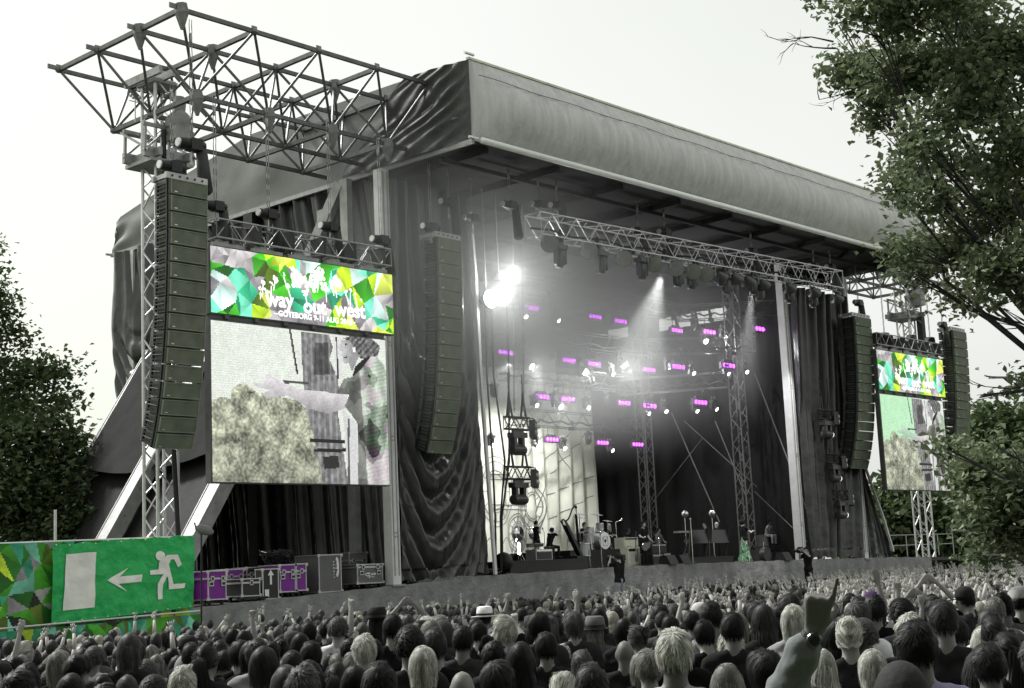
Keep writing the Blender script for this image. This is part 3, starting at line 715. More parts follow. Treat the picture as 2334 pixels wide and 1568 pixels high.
    def fbm(sc, sd2):
        g = np.random.RandomState(sd2).rand(int(ny/sc)+3, int(nx/sc)+3); yy, xx_ = np.meshgrid(np.arange(ny)/sc, np.arange(nx)/sc, indexing='ij'); i, j = yy.astype(int), xx_.astype(int); a, b = yy-i, xx_-j
        return (g[i, j]*(1-a)*(1-b)+g[i+1, j]*a*(1-b)+g[i, j+1]*(1-a)*b+g[i+1, j+1]*a*b)
    I = np.full((ny, nx, 3), .93)*np.array([.97, 1, .95]); I -= .05*fbm(6, 1)[..., None]; I[..., :] += .05*(np.arange(ny) % 2)[:, None, None]-.03
    def fill(poly, val): k = inpoly(X, Yp, poly); I[k] = (val[k] if isinstance(val, np.ndarray) else val); return k
    fo = .60+.42*(fbm(1.6, 2)-.5)+.5*(fbm(8, 3)-.5)+.25*(fbm(20, 33)-.5); fo *= np.clip(1.45-V*.6, .3, 1.3); fo3 = np.stack([fo*.98, fo, fo*.86], -1)
    fill([(90, 1010), (140, 985), (190, 1000), (190, 950), (225, 915), (265, 900), (330, 960), (480, 985), (560, 1000), (610, 1060), (640, 1150), (700, 1480), (90, 1480)], fo3)
    tw_ = .30+.22*fbm(3, 5)+.10*(np.abs(np.sin(X/11)) > .8); tw3 = np.stack([tw_]*3, -1)
    fill([(583, 600), (745, 620), (768, 690), (745, 760), (790, 860), (800, 940), (780, 1010), (840, 1480), (690, 1480), (640, 1200), (600, 1050), (585, 850)], tw3)
    fill([(660, 660), (740, 665), (745, 850), (650, 850)], tw3*.55); fill([(512, 588), (524, 590), (562, 850), (550, 850)], .2)
    fill([(770, 625), (810, 630), (815, 860), (780, 850)], .85); fill([(785, 630), (792, 630), (800, 870), (790, 870)], .15)
    fill([(620, 1215), (840, 1225), (840, 1245), (620, 1235)], .08); fill([(640, 1275), (850, 1270), (850, 1290), (640, 1293)], .08); fill([(690, 1320), (780, 1310), (790, 1380), (700, 1390)], .12)
    fill([(830, 1150), (870, 1170), (870, 1260), (835, 1250)], .05); fill([(815, 1040), (900, 1130), (905, 1480), (840, 1480)], .8); fill([(845, 1100), (856, 1100), (850, 1480), (836, 1480)], .3)
    sk = np.array([.86, .84, .85])[None, None, :]*(.90+.14*fbm(5, 9)-.30*np.clip((Yp-(905+.14*(X-400)))/120, -.2, 1))[..., None]
    fill([(840, 960), (700, 948), (600, 940), (520, 915), (470, 895), (440, 868), (415, 862), (395, 848), (372, 862), (350, 868), (362, 915), (340, 905), (300, 898), (330, 925), (400, 945), (350, 962), (380, 984), (500, 975), (560, 1010), (620, 1045), (730, 1075), (860, 1030)], sk)
    fill([(470, 880), (620, 890), (620, 905), (480, 902)], .25)
    fill([(815, 645), (930, 640), (940, 700), (925, 745), (900, 790), (880, 830), (860, 780), (830, 785), (822, 765), (828, 745), (815, 735), (822, 715), (795, 692), (812, 670)], np.stack([.50+.30*np.clip((880-X)/90, 0, 1)+.1*fbm(4, 44)]*3, -1))
    hr = np.stack([.20+.30*fbm(2, 11)+.1*np.sin((X+Yp)/6)]*3, -1); fill([(830, 635), (900, 620), (1010, 640), (1060, 680), (1050, 720), (1030, 760), (960, 760), (930, 750), (905, 700), (880, 660)], hr)
    fill([(840, 668), (856, 666), (858, 676), (842, 678)], .12); fill([(826, 742), (852, 742), (850, 750), (830, 752)], .2); fill([(885, 690), (902, 688), (904, 716), (890, 720)], sk*1.1)
    b_ = fbm(17, 13)+.3*fbm(6, 14); sh = np.where(b_ > .80, .20, np.where(b_ > .56, .50, .70))+.16*np.sin(X/19+2.5*fbm(20, 41)*3)*.6+.10*(fbm(3, 15)-.5); sh = np.where(X < 930+.05*(Yp-900), sh*.62, sh); sh3 = np.stack([sh*.98, sh, sh*.95], -1)
    st = (np.abs(np.sin((X*.25+Yp)/7)) > .85)[..., None]*np.where(fbm(10, 17)[..., None] > .5, np.array([.12, 0, .11]), np.array([0, .13, .01])); sh3 = sh3+st*(X > 950)[..., None]
    fill([(780, 960), (830, 870), (880, 860), (900, 800), (960, 750), (1035, 740), (1080, 790), (1095, 830), (1100, 1480), (900, 1480), (905, 1130), (870, 1075), (830, 1030), (860, 960)], sh3)
    fill([(880, 860), (900, 800), (960, 750), (1000, 745), (920, 830)], .08)
    I = I*(.93+.14*rs.rand(ny, nx, 1)); 
    if xl > 50: g_ = (Yp < 1000)[..., None] & (X < 590)[..., None] & (I[..., :1] > .7); I = np.where(g_, I*np.array([.80, 1.0, .84]), I)
    I = np.clip(I, 0, 1.2)**1.9*1.05
    m, cols = cells(I, (0, 0, H2), (W2, 0, 0), (0, 0, H2)); o = m.build('picture', LED, t2); paint(o, cols)
led_screens(22.9, 29.57, 0, 'nearer', 'led banner screens')
led_screens(59.62, 66.2, .2, 'far small right hand', 'led banner screens')

# header trusses that carry the screens
def header(xl, xr, y, z, label, g='trusses carrying the screens'):
    loc = Vector((xl, y, z)); t = thing('lighting_truss', label, 'truss', loc, g)
    m = MB(); m.truss((xl, y, z), (xr, y, z), .55, .52, .03, .42); m.build('truss_frame', ALUD, t, loc)
    m = MB(); n = 6
    for k in range(n):
        x = lerp(xl+.3, xr-.3, k/(n-1)); m.box((x, y, z-.02), (.1, .6, .6)); m.tube((x, y-.1, z-.2), (x, y-.2, z-.75), .025); m.cut()
    m.build_each('web_sling', BAGM, t, loc); return t
hz = [at(480, 520, Y=31.75), at(872, 592, Y=31.75)]
header(hz[0].x, hz[1].x+.1, 31.75, (hz[0].z+hz[1].z)/2, 'dull truss carrying the nearer led screens')
header(59.7, 66.3, 31.75, (hz[0].z+hz[1].z)/2+.2, 'dull truss above the far small screens')
for (px, py), w_ in zip(((491, 470), (612, 488), (752, 517), (868, 547)), ('nearest the outermost left array', 'second from the left above the nearer banner screen', 'third from the left above the nearer banner screen', 'nearest the left stage post')):
    hoist(at(px, py, Y=31.75), 15.6, 'chain hoist over the banner screen, '+w_)
for px, py in ((2016, 765), (2078, 770), (2120, 775)): hoist(at(px, py, Y=31.9), 15.6, 'chain hoist above the far small banner screen, '+{2016: 'leftmost', 2078: 'middle', 2120: 'rightmost'}[px]+' of three', 'chain hoists above the far screen')

# ---------------------------------------------------------------- lighting rig
LENS = mat('lamp_lens_lit', (1, 1, 1), .2, 0, 0, emit=16); LENSD = mat('lamp_lens', .5, .1, .3, 0); PURP = mat('purple_led', (.75, .10, 1), .3, 0, 0, emit=3.2); PURPG = mat('purple_led_bowl', (.30, .0, .45), .3, 0, 0, emit=.5)
HEADM = mat('lamp_housing', .05, .35, .2, .2, 8, spec=.6)
def moving_head(loc, lit, aim, label, group, s=1.):
    """yoke lamp hanging under a truss: clamp, base box, two arms, tilted head with lens"""
    t = thing('moving_head_lamp', label, 'stage lamp', loc, group)
    m = MB(); m.box((0, 0, .34*s), (.42*s, .30*s, .14*s)); m.box((0, 0, .45*s), (.3*s, .05*s, .1*s)); m.build('base', HEADM, t)
    m = MB()
    for q in (-1, 1): m.tube((q*.13*s, 0, .42*s), (q*.13*s, 0, .62*s), .022*s); 
    m.tube((-.2*s, 0, .5*s), (.2*s, 0, .5*s), .02*s); m.build('clamp', ALUD, t)
    m = MB(); m.box((0, 0, .25*s), (.42*s, .14*s, .06*s))
    for q in (-1, 1): m.box((q*.19*s, 0, .06*s), (.05*s, .14*s, .42*s))
    m.build('yoke', HEADM, t)
    aim = Vector(aim).normalized(); rot = aim.to_track_quat('-Z', 'Y').to_matrix()
    m = MB(); m.lathe((0, 0, 0), [(.06*s, .26*s), (.13*s, .2*s), (.15*s, 0), (.14*s, -.16*s), (.12*s, -.25*s)], 12, rot=rot); h = m.build('head', HEADM, t, None, True)
    m = MB(); m.lathe(aim*.25*s, [(.0, .03*s), (.105*s, .02*s), (.11*s, -.01*s), (.06*s, -.03*s)], 12, rot=rot); m.build('lens', LENS if lit else LENSD, h)
    return t
def led_bar(loc, s, label, group, rz=0):
    t = thing('led_bar', label, 'led light', loc, group, rz)
    m = MB(); m.box((0, .06*s, .0), (.86*s, .1*s, .24*s)); m.box((0, .06*s, .17*s), (.5*s, .09*s, .08*s))
    for q in (-1, 1): m.tube((q*.2*s, .06, .15*s), (q*.2*s, .06, .5*s), .015)
    m.build('housing', HEADM, t)
    m = MB(); m.box((0, .005*s, 0), (.80*s, .02*s, .17*s)); m.build('lit_bowl', PURPG, t)
    for k in range(4): m = MB(); m.ell((-.285*s+.19*s*k, -.01*s, 0), (.078*s, .035*s, .078*s), 8, 6); m.build('diode', PURP, t, None, True)
    return t
def scoop(loc, aim, label, group):
    t = thing('scoop_lamp', label, 'stage lamp', loc, group); aim = Vector(aim).normalized(); rot = aim.to_track_quat('-Z', 'Y').to_matrix()
    m = MB(); m.lathe((0, 0, 0), [(.05, .3), (.1, .22), (.3, 0), (.3, -.03)], 20, rot=rot); m.build('reflector', HEADM, t, None, True)
    m = MB(); m.lathe(aim*.035, [(.285, .01), (.29, -.01), (.1, -.03), (.02, -.035)], 20, rot=rot); m.build('diffuser', mat('frosted_diffuser', (.20, .21, .19), .5, 0, .15, 8), t)
    m = MB(); m.path([Vector((-.33, 0, 0)), Vector((-.33, 0, .34)), Vector((.33, 0, .34)), Vector((.33, 0, 0))], .018); m.tube((0, 0, .34), (0, 0, .52), .02); m.build('yoke', ALUD, t)
    return t
def ltruss(p, q, label, h=.75, w_=.6, mt=None, g='lighting trusses over the stage', r=.03):
    p, q = Vector(p), Vector(q); t = thing('lighting_truss', label, 'truss', p, g)
    m = MB(); m.truss(p, q, w_, h, r, .62); m.build('truss_frame', mt or ALU, t, p)
    m = MB(); n = int((q-p).length/1.9)
    for k in range(n):
        c = p.lerp(q, (k+.5)/n)
        for s_ in (-1, 1): m.box(c+Vector((.1*s_, -.28, -h/2-.06)), (.12, .1, .16))
        m.cut(); m.ell(c+Vector((.4, 0, -.1)), (.09, .09, .12), 6, 4); m.cut()
    m.build_each('fitting', BLACKS, t, p); m = MB(); pts = [p.lerp(q, k/20)+Vector((0, .1, h*.1*math.sin(k*2.1)-.1)) for k in range(21)]; m.path(pts, .04); m.build('cable_loom', BLACK, t, p)
    return t
YT_ = 30.4; a, b_ = at(1215, 512, Y=YT_), at(1905, 640, Y=YT_); zt = (a.z+b_.z)/2
ltruss((a.x, YT_, a.z), (b_.x, YT_, b_.z), 'bright front lighting truss running the whole width under the fascia', .74, .7, r=.024)
for k, (px, py) in enumerate(((1162, 468), (1228, 467), (1270, 470), (1455, 527), (1515, 530), (1713, 574), (1855, 607), (1893, 610))):
    hoist(at(px, py, Y=30.9), 15.25, 'chain hoist on the front lighting truss, '+['leftmost, standing free of the truss', 'at the left end of the truss', 'third from the left', 'fourth from the left', 'fifth from the left', 'sixth from the left', 'second from the right end', 'at its right end'][k], 'chain hoists of the front truss', bag=k not in (1, 6))
ordn = ['leftmost', 'second', 'third', 'fourth', 'fifth', 'sixth', 'seventh', 'eighth', 'ninth', 'tenth', 'eleventh', 'twelfth', 'thirteenth']
cd_ = (CAMP-Vector((45, 30, 12))).normalized()
for k, (px, py) in enumerate(((1253, 555), (1343, 571), (1422, 589), (1490, 602), (1541, 612), (1580, 619), (1609, 626))):
    scoop(at(px, py, Y=YT_-.2), cd_+Vector((.05*(k % 3), 0, -.1)), ordn[k]+' round frosted lamp from the left under the front truss', 'round frosted lamps on the front truss')
for k, (px, py) in enumerate(((1643, 632), (1676, 636), (1705, 642), (1740, 650), (1800, 658), (1856, 668), (1908, 682))):
    scoop(at(px, py, Y=YT_-.2), Vector((.75, .3, -.62)), ordn[k]+' of the turned away funnel lamps under the right half of the front truss', 'turned away funnel lamps on the front truss')
for k, (px, py) in enumerate(((1277, 590), (1371, 604), (1464, 618), (1547, 636), (1578, 641), (1644, 634), (1658, 654), (1718, 654), (1731, 668), (1800, 674), (1854, 684))):
    moving_head(at(px, py, Y=YT_), False, (.12*((k % 3)-1), .2, -1), ordn[k]+' hanging yoke lamp from the left under the front truss, lens down', 'yoke lamps hanging from the front truss', 1.15)
# rows of purple led bars with small yoke lamps between them
ROWS = {'top': (12.7, 38., [(1212, 702), (1357, 722), (1415, 732), (1543, 753), (1617, 756), (1735, 750)], 'purple led bar of the top row'),
        'second': (10.9, 39., [(1152, 803), (1297, 821), (1355, 829), (1480, 843), (1546, 836), (1661, 833)], 'purple led bar of the second row'),
        'third': (9.35, 39.5, [(1236, 904), (1295, 909), (1423, 919), (1481, 925), (1597, 917)], 'purple led bar of the third row'),
        'low': (7.9, 42., [(1259, 1002), (1374, 1009), (1454, 1013)], 'purple led bar of the lowest row')}
HEADS = {'top': [(1199, 722, 1), (1274, 731, 1), (1241, 712, 0), (1384, 733, 0), (1607, 776, 2), (1654, 769, 1), (1772, 764, 1), (1470, 748, 0), (1580, 752, 0)],
         'second': [(1124, 820, 0), (1210, 833, 2), (1333, 847, 2), (1398, 853, 1), (1420, 832, 3), (1582, 851, 1), (1661, 852, 1), (1703, 848, 1), (1260, 822, 0), (1520, 846, 0)],
         'third': [(1224, 924, 1), (1276, 925, 2), (1342, 930, 1), (1480, 943, 1), (1519, 938, 1), (1590, 937, 1), (1634, 933, 1), (1125, 905, 0), (1380, 925, 0)],
         'low': [(1124, 1015, 1), (1188, 1033, 1), (1226, 1017, 1), (1288, 1022, 1), (1397, 1027, 1), (1340, 1012, 0)]}
SPOTS = []
for nm, (z, y0, pts, lab) in ROWS.items():
    W_ = [at(px, py, Z=z) for px, py in pts]
    for k, p in enumerate(W_):
        big = nm != 'low' and k >= len(W_)-2
        led_bar(p, 1.3 if big else 1.12, f"{lab}, {ordn[k]} from the left", 'purple led bars over the stage')
    n1 = [p for k, p in enumerate(W_) if nm == 'low' or k < len(W_)-2]
    x_a, x_b = n1[0].x-2.2, n1[-1].x+.9; yy = n1[0].y+.25; ht = .7
    ltruss((x_a, yy, z+.95), (x_b, yy, z+.95), f'thin lighting truss above the {nm} row of purple lights', ht, .5, mat('inner_truss_steel', .15, .55, .6) if nm != 'low' else BLACKS, r=.02)
    if nm != 'low':
        e = W_[-1]; s_ = W_[-2]; d = (e-s_).normalized(); ltruss((s_.x-d.x*1.2, s_.y-d.y*1.2+.2, z+.95), (e.x+d.x*1.4, e.y+d.y*1.4+.2, z+.95), f'short angled lighting truss at the right end of the {nm} row', ht, .5, mat('inner_truss_steel', .15, .55, .6), r=.02)
    for k, (px, py, lit) in enumerate(sorted(HEADS[nm])):
        near = px > W_ and 0 if False else 0
        yv = interp(px, [(pts[i][0], W_[i].y) for i in range(len(W_))]); p = at(px, py, Y=yv-.1)
        aim = Vector((.15*((k % 3)-1), -.75, -.55)) if lit else Vector((.1, .3, -1))
        moving_head(p-aim.normalized()*.2, bool(lit), aim, f"{'lit' if lit else 'dark'} yoke lamp {ordn[k]} from the left in the {nm} row of the stage lights", 'yoke lamps over the stage', .8 if lit < 2 else 1.1)
        if lit >= 2: SPOTS.append((p+aim.normalized()*.15, lit))
# two very bright floodlights high at the left of the opening
BRI = mat('floodlight_glass', (1, 1, 1), .2, 0, 0, emit=22)
for k, (px, py, r_, lb) in enumerate(((1118, 681, .30, 'blinding white floodlight beside the white curtain edge'), (1146, 629, .14, 'smaller blinding white lamp just above the big floodlight'))):
    p = at(px, py, Y=32.7); t = thing('floodlight', lb, 'stage lamp', p); m = MB(); m.lathe((0, .04, 0), [(.1, .4), (r_*1.05, .1), (r_*1.1, 0)], 18, axis='y'); m.build('housing', HEADM, t, None, True)
    m = MB(); m.lathe((0, -.0, 0), [(r_*.98, .02), (r_, 0), (r_*.5, -.05), (.02, -.06)], 18, axis='y'); m.build('glass', BRI, t)
    m = MB(); m.tube((0, .2, .1), (0, .2, 15.2-p.z), .03); m.build('drop_pipe', ALUD, t)
    SPOTS.append((p+Vector((0, -.4, 0)), 4 if k == 0 else 5))
# lamp ladders: short truss on slings with a big yoke lamp and a four cell blinder
def ladder(px, py, y, label, s=1.):
    p = at(px, py, Y=y); t = thing('lamp_ladder', label, 'stage lamp', p, 'hanging lamp ladders'); m = MB()
    m.truss((-.62*s, 0, 0), (.62*s, 0, 0), .1, .42*s, .035, .3); m.build('truss_frame', BLACKS, t)
    for q in (-1, 1):
        m = MB(); m.bar((q*.36*s, 0, .95*s), (q*.36*s-.14, 0, .2*s), .03, .08); m.bar((q*.36*s, 0, .95*s), (q*.36*s+.14, 0, .2*s), .03, .08); m.ell((q*.36*s, 0, 1.0*s), (.06, .03, .1), 8, 5)
        for i in range(6): m.tube((q*.36*s+(.02 if i % 2 else -.02), 0, (1.0+.12*i)*s), (q*.36*s-(.02 if i % 2 else -.02), 0, (1.14+.12*i)*s), .02)
        m.build('sling', BLACKS, t)
    m = MB(); m.box((0, 0, -.42*s), (.72*s, .3, .18*s)); m.box((.0, 0, -.28*s), (.5*s, .1, .06)); m.tube((-.15, 0, -.2), (-.15, 0, -.4), .02); m.tube((.15, 0, -.2), (.15, 0, -.4), .02); m.build('lamp_base', HEADM, t)
    m = MB(); m.box((-.2*s, 0, -.68*s), (.12*s, .22, .4*s)); m.box((.2*s, 0, -.68*s), (.12*s, .22, .4*s)); m.lathe((-.0, 0, -.92*s), [(.05, -.34*s), (.17*s, -.32*s), (.2*s, -.1*s), (.19*s, .2*s), (.15*s, .34*s)], 14, axis='x'); m.build('lamp_head', HEADM, t)
    m = MB(); m.lathe((.33*s, -.03, -.93*s), [(.12*s, 0), (.13*s, .03), (.02, .06)], 12, axis='x'); m.build('lens', mat('dim_lens', .8, .2, 0, 0, emit=1.2), t)
    rot = Matrix.Rotation(.5, 3, 'Z') @ Matrix.Rotation(.15, 3, 'Y'); m = MB(); m.box((.68*s, -.15, -.2*s), (.42*s, .2, .6*s), rot); m.path([Vector((.5, 0, .1)), Vector((.52, -.1, .2)), Vector((.8, -.1, .18)), Vector((.82, -.1, 0))], .02); m.build('blinder', HEADM, t)
    for i in range(4): m = MB(); c = Vector((.68*s, -.15, -.2*s))+rot @ Vector((-.09*s+.18*s*(i % 2), -.11, -.13*s+.24*s*(i//2))); m.ell(c, (.06*s, .03, .08*s), 8, 6); m.build('blinder_cell', mat('blinder_glass', .42, .25, .2, .1), t)
    return t
ladder(1178, 965, 33.6, 'upper of two dark lamp ladders hanging left of the harp'); ladder(1181, 1078, 33.6, 'lower of two dark lamp ladders hanging left of the harp')
for k, (px, py) in enumerate(((1882, 945), (1900, 1045), (1915, 1128))): ladder(px, py, 32.6, ['topmost', 'middle', 'lowest'][k]+' dark lamp ladder in front of the right curtain', .95)
for dx in (-.4, .4):
    pass
for k, (px, lb) in enumerate(((1168, 'left'), (1190, 'right'))):
    m = MB(); a = at(px, 470, Y=33.6); chain(a, at(px+4, 940, Y=33.6), .03); tag(m.build('rigging_chain', CHAINM, None, a), f'long chain dropping to the {lb} end of the upper lamp ladder by the harp', 'chain')
# towers and stay ropes inside the stage
for px, lb in ((1481, 'tall truss mast inside the stage behind the guitarist'), (1702, 'tall truss mast inside the stage behind the singer')):
    p = at(px, 1205, X=55.6); t = thing('truss_mast', lb, 'tower', (p.x, p.y, deck(p.x)), 'truss masts inside the stage'); m = MB(); m.truss((p.x, p.y, deck(p.x)), (p.x, p.y, 15.1), .52, .52, .035, .6, up=(1, 0, 0), rd=.02); m.build('mast', mat('inner_truss_steel', .15, .55, .6), t, (p.x, p.y, deck(p.x)))
    m = MB(); m.box((p.x, p.y, deck(p.x)+.05), (.9, .9, .08)); m.build('foot_plate', ALUD, t, (p.x, p.y, deck(p.x)))
for k, (a, b_) in enumerate((((1530, 940), (1640, 1190)), ((1630, 960), (1700, 1130)), ((1720, 850), (1850, 1190)), ((1720, 1120), (1840, 1235)), ((1560, 960), (1725, 1110)), ((1600, 1000), (1460, 1180)))):
    p, q = at(*a, X=56.3), at(*b_, X=56.3); m = MB(); m.tube(p, q, .03 if k < 3 else .02)
    tag(m.build('stay_rope', mat('stay_rope_grey', .16, .6), None, q), ['slanting stay rope left of the mast behind the singer', 'slanting stay rope crossing the mast behind the singer', 'long slanting stay rope near the right stage post', 'low stay rope running down to the right stage post', 'thin stay rope crossing low behind the keyboards', 'thin stay rope leaning left behind the guitarist'][k], 'rope')
# light sources at the lit lamps, then spots for backdrop and band
for k, (p, lit) in enumerate(SPOTS):
    l = bpy.data.lights.new('lamp_light', 'POINT'); l.energy = {2: 280, 3: 800, 4: 130, 5: 120}[lit]; l.shadow_soft_size = .15; o = bpy.data.objects.new('lamp_light', l); COL.objects.link(o); o.location = p
def spot(p, tgt, e, ang=50, blend=.6, col=(1, 1, 1)):
    l = bpy.data.lights.new('spot_light', 'SPOT'); l.energy = e; l.spot_size = math.radians(ang); l.spot_blend = blend; l.color = col; l.shadow_soft_size = .12; o = bpy.data.objects.new('spot_light', l); COL.objects.link(o); o.location = p; d = Vector(tgt)-Vector(p); o.rotation_euler = d.to_track_quat('-Z', 'Y').to_euler()
spot((46.5, 40.5, 10.6), (49.5, 45, 5.2), 2600, 75); spot((44, 40, 10.8), (47.5, 45, 5.5), 1800, 75)
spot((49, 31.2, 12.8), (51, 33.8, 3), 4500, 24); spot((43, 31.2, 12.8), (43, 35.5, 3), 2200, 45); spot((54, 31.2, 12.8), (55, 35.8, 3), 1500, 40)  # spots without any fixture, added to brighten the singer and musicians
# ---------------------------------------------------------------- smoke round the lit lamps, partly in place of lens flare
def smoke(c, r, dens, label, name='smoke'):
    c = Vector(c); m = MB(); m.ell((0, 0, 0), r, 32, 20); o = m.build(name, [], None, None, True); o.location = c
    mt = bpy.data.materials.new('stage_smoke'); mt.use_nodes = True; n = mt.node_tree; n.nodes.clear(); L = n.links
    out = n.nodes.new('ShaderNodeOutputMaterial'); pv = n.nodes.new('ShaderNodeVolumePrincipled'); pv.inputs['Color'].default_value = (.9, .92, .9, 1); pv.inputs['Anisotropy'].default_value = 0.0
    t = n.nodes.new('ShaderNodeTexCoord'); v = n.nodes.new('ShaderNodeVectorMath'); v.operation = 'DIVIDE'; v.inputs[1].default_value = r; L.new(t.outputs['Object'], v.inputs[0])
    ln = n.nodes.new('ShaderNodeVectorMath'); ln.operation = 'LENGTH'; L.new(v.outputs[0], ln.inputs[0])
    mr = n.nodes.new('ShaderNodeMapRange'); mr.inputs['From Min'].default_value = .1; mr.inputs['From Max'].default_value = 1; mr.inputs['To Min'].default_value = dens; mr.inputs['To Max'].default_value = 0; mr.interpolation_type = 'SMOOTHERSTEP'; L.new(ln.outputs['Value'], mr.inputs[0])
    L.new(mr.outputs[0], pv.inputs['Density']); L.new(pv.outputs[0], out.inputs['Volume']); o.data.materials.append(mt)
    tag(o, label, 'smoke', kind='stuff'); return o
smoke((42.5, 35.8, 11.4), (14, 8.5, 6.3), .125, 'thin pale smoke filling the upper left of the stage opening')
smoke(at(1128, 655, Y=31.8), (9, 4.8, 7), .11, 'denser pale smoke added as lens flare glow round the blinding floodlights')  # added volume, its glow imitates the lens flare of the floodlights
# ---------------------------------------------------------------- flight cases on the left wing
CASEP = mat('purple_laminate', (.19, .016, .27), .45, 0, .12, 3); CASEK = mat('black_laminate', .02, .45, 0, .2, 4); CASEG = mat('grey_laminate', .13, .55, 0, .12, 3)
EDGE = mat('case_edge_alu', .5, .4, .7, .15, 20); WHITET = mat('white_print', .8, .6, 0, 0)
def case(name, label, x0, x1, y0, d, z1, mt, lid=.24, wheels=True, latches=2, handles=2, z0=None):
    zb_ = deck((x0+x1)/2) if z0 is None else z0; loc = Vector(((x0+x1)/2, y0+d/2, zb_)); t = thing(name, label, 'flight case', loc, 'flight cases on the left wing')
    W = x1-x0; wz = .14 if wheels else .0; H = z1-zb_; m = MB(); m.bb((-W/2+.01, -d/2+.01, wz), (W/2-.01, d/2-.01, H)); b_ = m.build('body', mt, t); e = .032
    m = MB()
    for s_ in (-1, 1):
        for q in (-1, 1):
            m.bb((s_*W/2-e/2*s_-e/2, q*d/2-e/2*q-e/2, wz), (s_*W/2-e/2*s_+e/2, q*d/2-e/2*q+e/2, H)); m.bb((-W/2, q*(d/2-.0)-e/2, (wz if s_ < 0 else H-e)), (W/2, q*(d/2-.0)+e/2, (wz+e if s_ < 0 else H)))
            m.bb((q*W/2-e/2, -d/2+.002, (wz if s_ < 0 else H-e)+.002), (q*W/2+e/2, d/2-.002, (wz+e if s_ < 0 else H)-.002))
            m.box((s_*W/2, -d/2-.004, (H-.03 if q > 0 else wz+.03)), (.09, .03, .08))
    if lid: m.bb((-W/2, -d/2-.012, H*(1-lid)-.02), (W/2, -d/2+.01, H*(1-lid)+.03)); m.bb((-W/2-.012, -d/2, H*(1-lid)-.02), (-W/2+.01, d/2, H*(1-lid)+.03))
    m.build('edge_trim', EDGE, t)
    for k in range(latches):
        x = W*(-.28+.56*k/max(1, latches-1)) if latches > 1 else 0; m = MB(); z = H*(1-lid)+.005; m.box((x, -d/2-.02, z), (.11, .03, .14)); m.box((x, -d/2-.038, z), (.05, .02, .08), None, 1); m.build('latch', [EDGE, BLACKS], t)
    for k in range(handles):
        x = W*(-.33+.66*k/max(1, handles-1)); m = MB(); z = wz+(H-wz)*.55; m.box((x, -d/2-.012, z), (.16, .02, .13)); m.box((x, -d/2-.026, z), (.1, .012, .07), None, 1); m.build('handle', [EDGE, BLACKS], t)
    if wheels:
        for sx in (-1, 1):
            for sy in (-1, 1): m = MB(); m.lathe((sx*(W/2-.1), sy*(d/2-.1), .06), [(.06, -.025), (.06, .025)], 12, axis='x'); m.box((sx*(W/2-.1), sy*(d/2-.1), .12), (.09, .09, .03)); m.build('castor', BLACKS, t)
    return t, W, d, H
def xa(px, y=33.5): return at(px, 1320, Y=y).x
def za(px, py, y=33.5): return at(px, py, Y=y).z
case('flight_case', 'large purple flight case at the far left, partly behind the exit banner', xa(440), xa(468), 34.1, .9, za(455, 1302), CASEP)
case('flight_case', 'purple flight case with alu edges second from the left, left of the small black case', xa(474), xa(516), 33.5, 1.0, za(495, 1300), CASEP)
case('flight_case', 'purple flight case mostly hidden behind the small black case', xa(518, 34.3), xa(556, 34.3), 34.3, .8, za(540, 1296, 34.3), CASEP)
case('flight_case', 'small black flight case with one big centre latch', xa(546), xa(588), 33.4, .8, za(567, 1318), CASEK, .2, True, 1, 0)
case('flight_case', 'dark open flight case behind the black case with the arrow', xa(562, 34.4), xa(606, 34.4), 34.4, .7, za(580, 1292, 34.4), CASEK)
t, W, d, H = case('flight_case', 'upright black case with a white arrow pointing up', xa(591), xa(628), 33.35, .35, za(610, 1296), CASEK, 0, False, 0, 0)
m = MB(); m.prism([(-.035, 0), (.035, 0), (.035, .26), (.11, .26), (0, .42), (-.11, .26), (-.035, .26)], (0, -d/2-.006, H*.48), (1, 0, 0), (0, 0, 1), .003); m.build('arrow', WHITET, t)
m = MB(); m.box((-W*.25, -d/2-.004, H*.2), (.14, .004, .22)); m.build('paper_label', WHITET, t)
case('flight_case', 'tall purple flight case right of the arrow case, wider of the pair', xa(638), xa(674), 33.5, 1.0, za(656, 1286), CASEP)
case('flight_case', 'narrow purple flight case forming the right one of the pair', xa(675), xa(699), 33.5, 1.0, za(687, 1284), CASEP, .24, True, 1, 1)
t, W, d, H = case('flight_case', 'tall grey flight case with a white oval emblem', xa(732), xa(784), 33.6, 1.1, za(758, 1263), CASEG, 0, False, 0, 0)
m = MB(); m.prism([(.075*math.cos(a/12*math.pi), .3*math.sin(a/12*math.pi)) for a in range(24)], (W*.3, -d/2-.006, H*.66), (1, 0, 0), (0, 0, 1), .003); m.build('oval_emblem', WHITET, t)
text_mesh('neg earth', .105, CASEK, 'lettering', t, (W*.275, -d/2-.014, H*.66), (math.pi/2, -math.pi/2, 0), .002)
text_mesh('LIGHTS', .09, WHITET, 'lettering', t, (W*.19, -d/2-.008, H*.60), (math.pi/2, -math.pi/2, 0), .002, spacing=1.9)
case('flight_case', 'dark grey flight case standing behind the low grey one', xa(797, 34.6), xa(838, 34.6), 34.6, .8, za(818, 1258, 34.6), CASEG)
t, W, d, H = case('flight_case', 'low wide grey flight case on castors beside the left stage post', xa(812), xa(871), 33.45, 1.0, za(840, 1285), CASEG, .14)
m = MB(); m.prism([(-.24, 0), (-.15, .055), (0, .06), (-.06, 0), (-.02, -.05), (-.15, -.045)], (0, -d/2-.006, H*.56), (1, 0, 0), (0, 0, 1), .003); m.build('swoosh_emblem', WHITET, t)
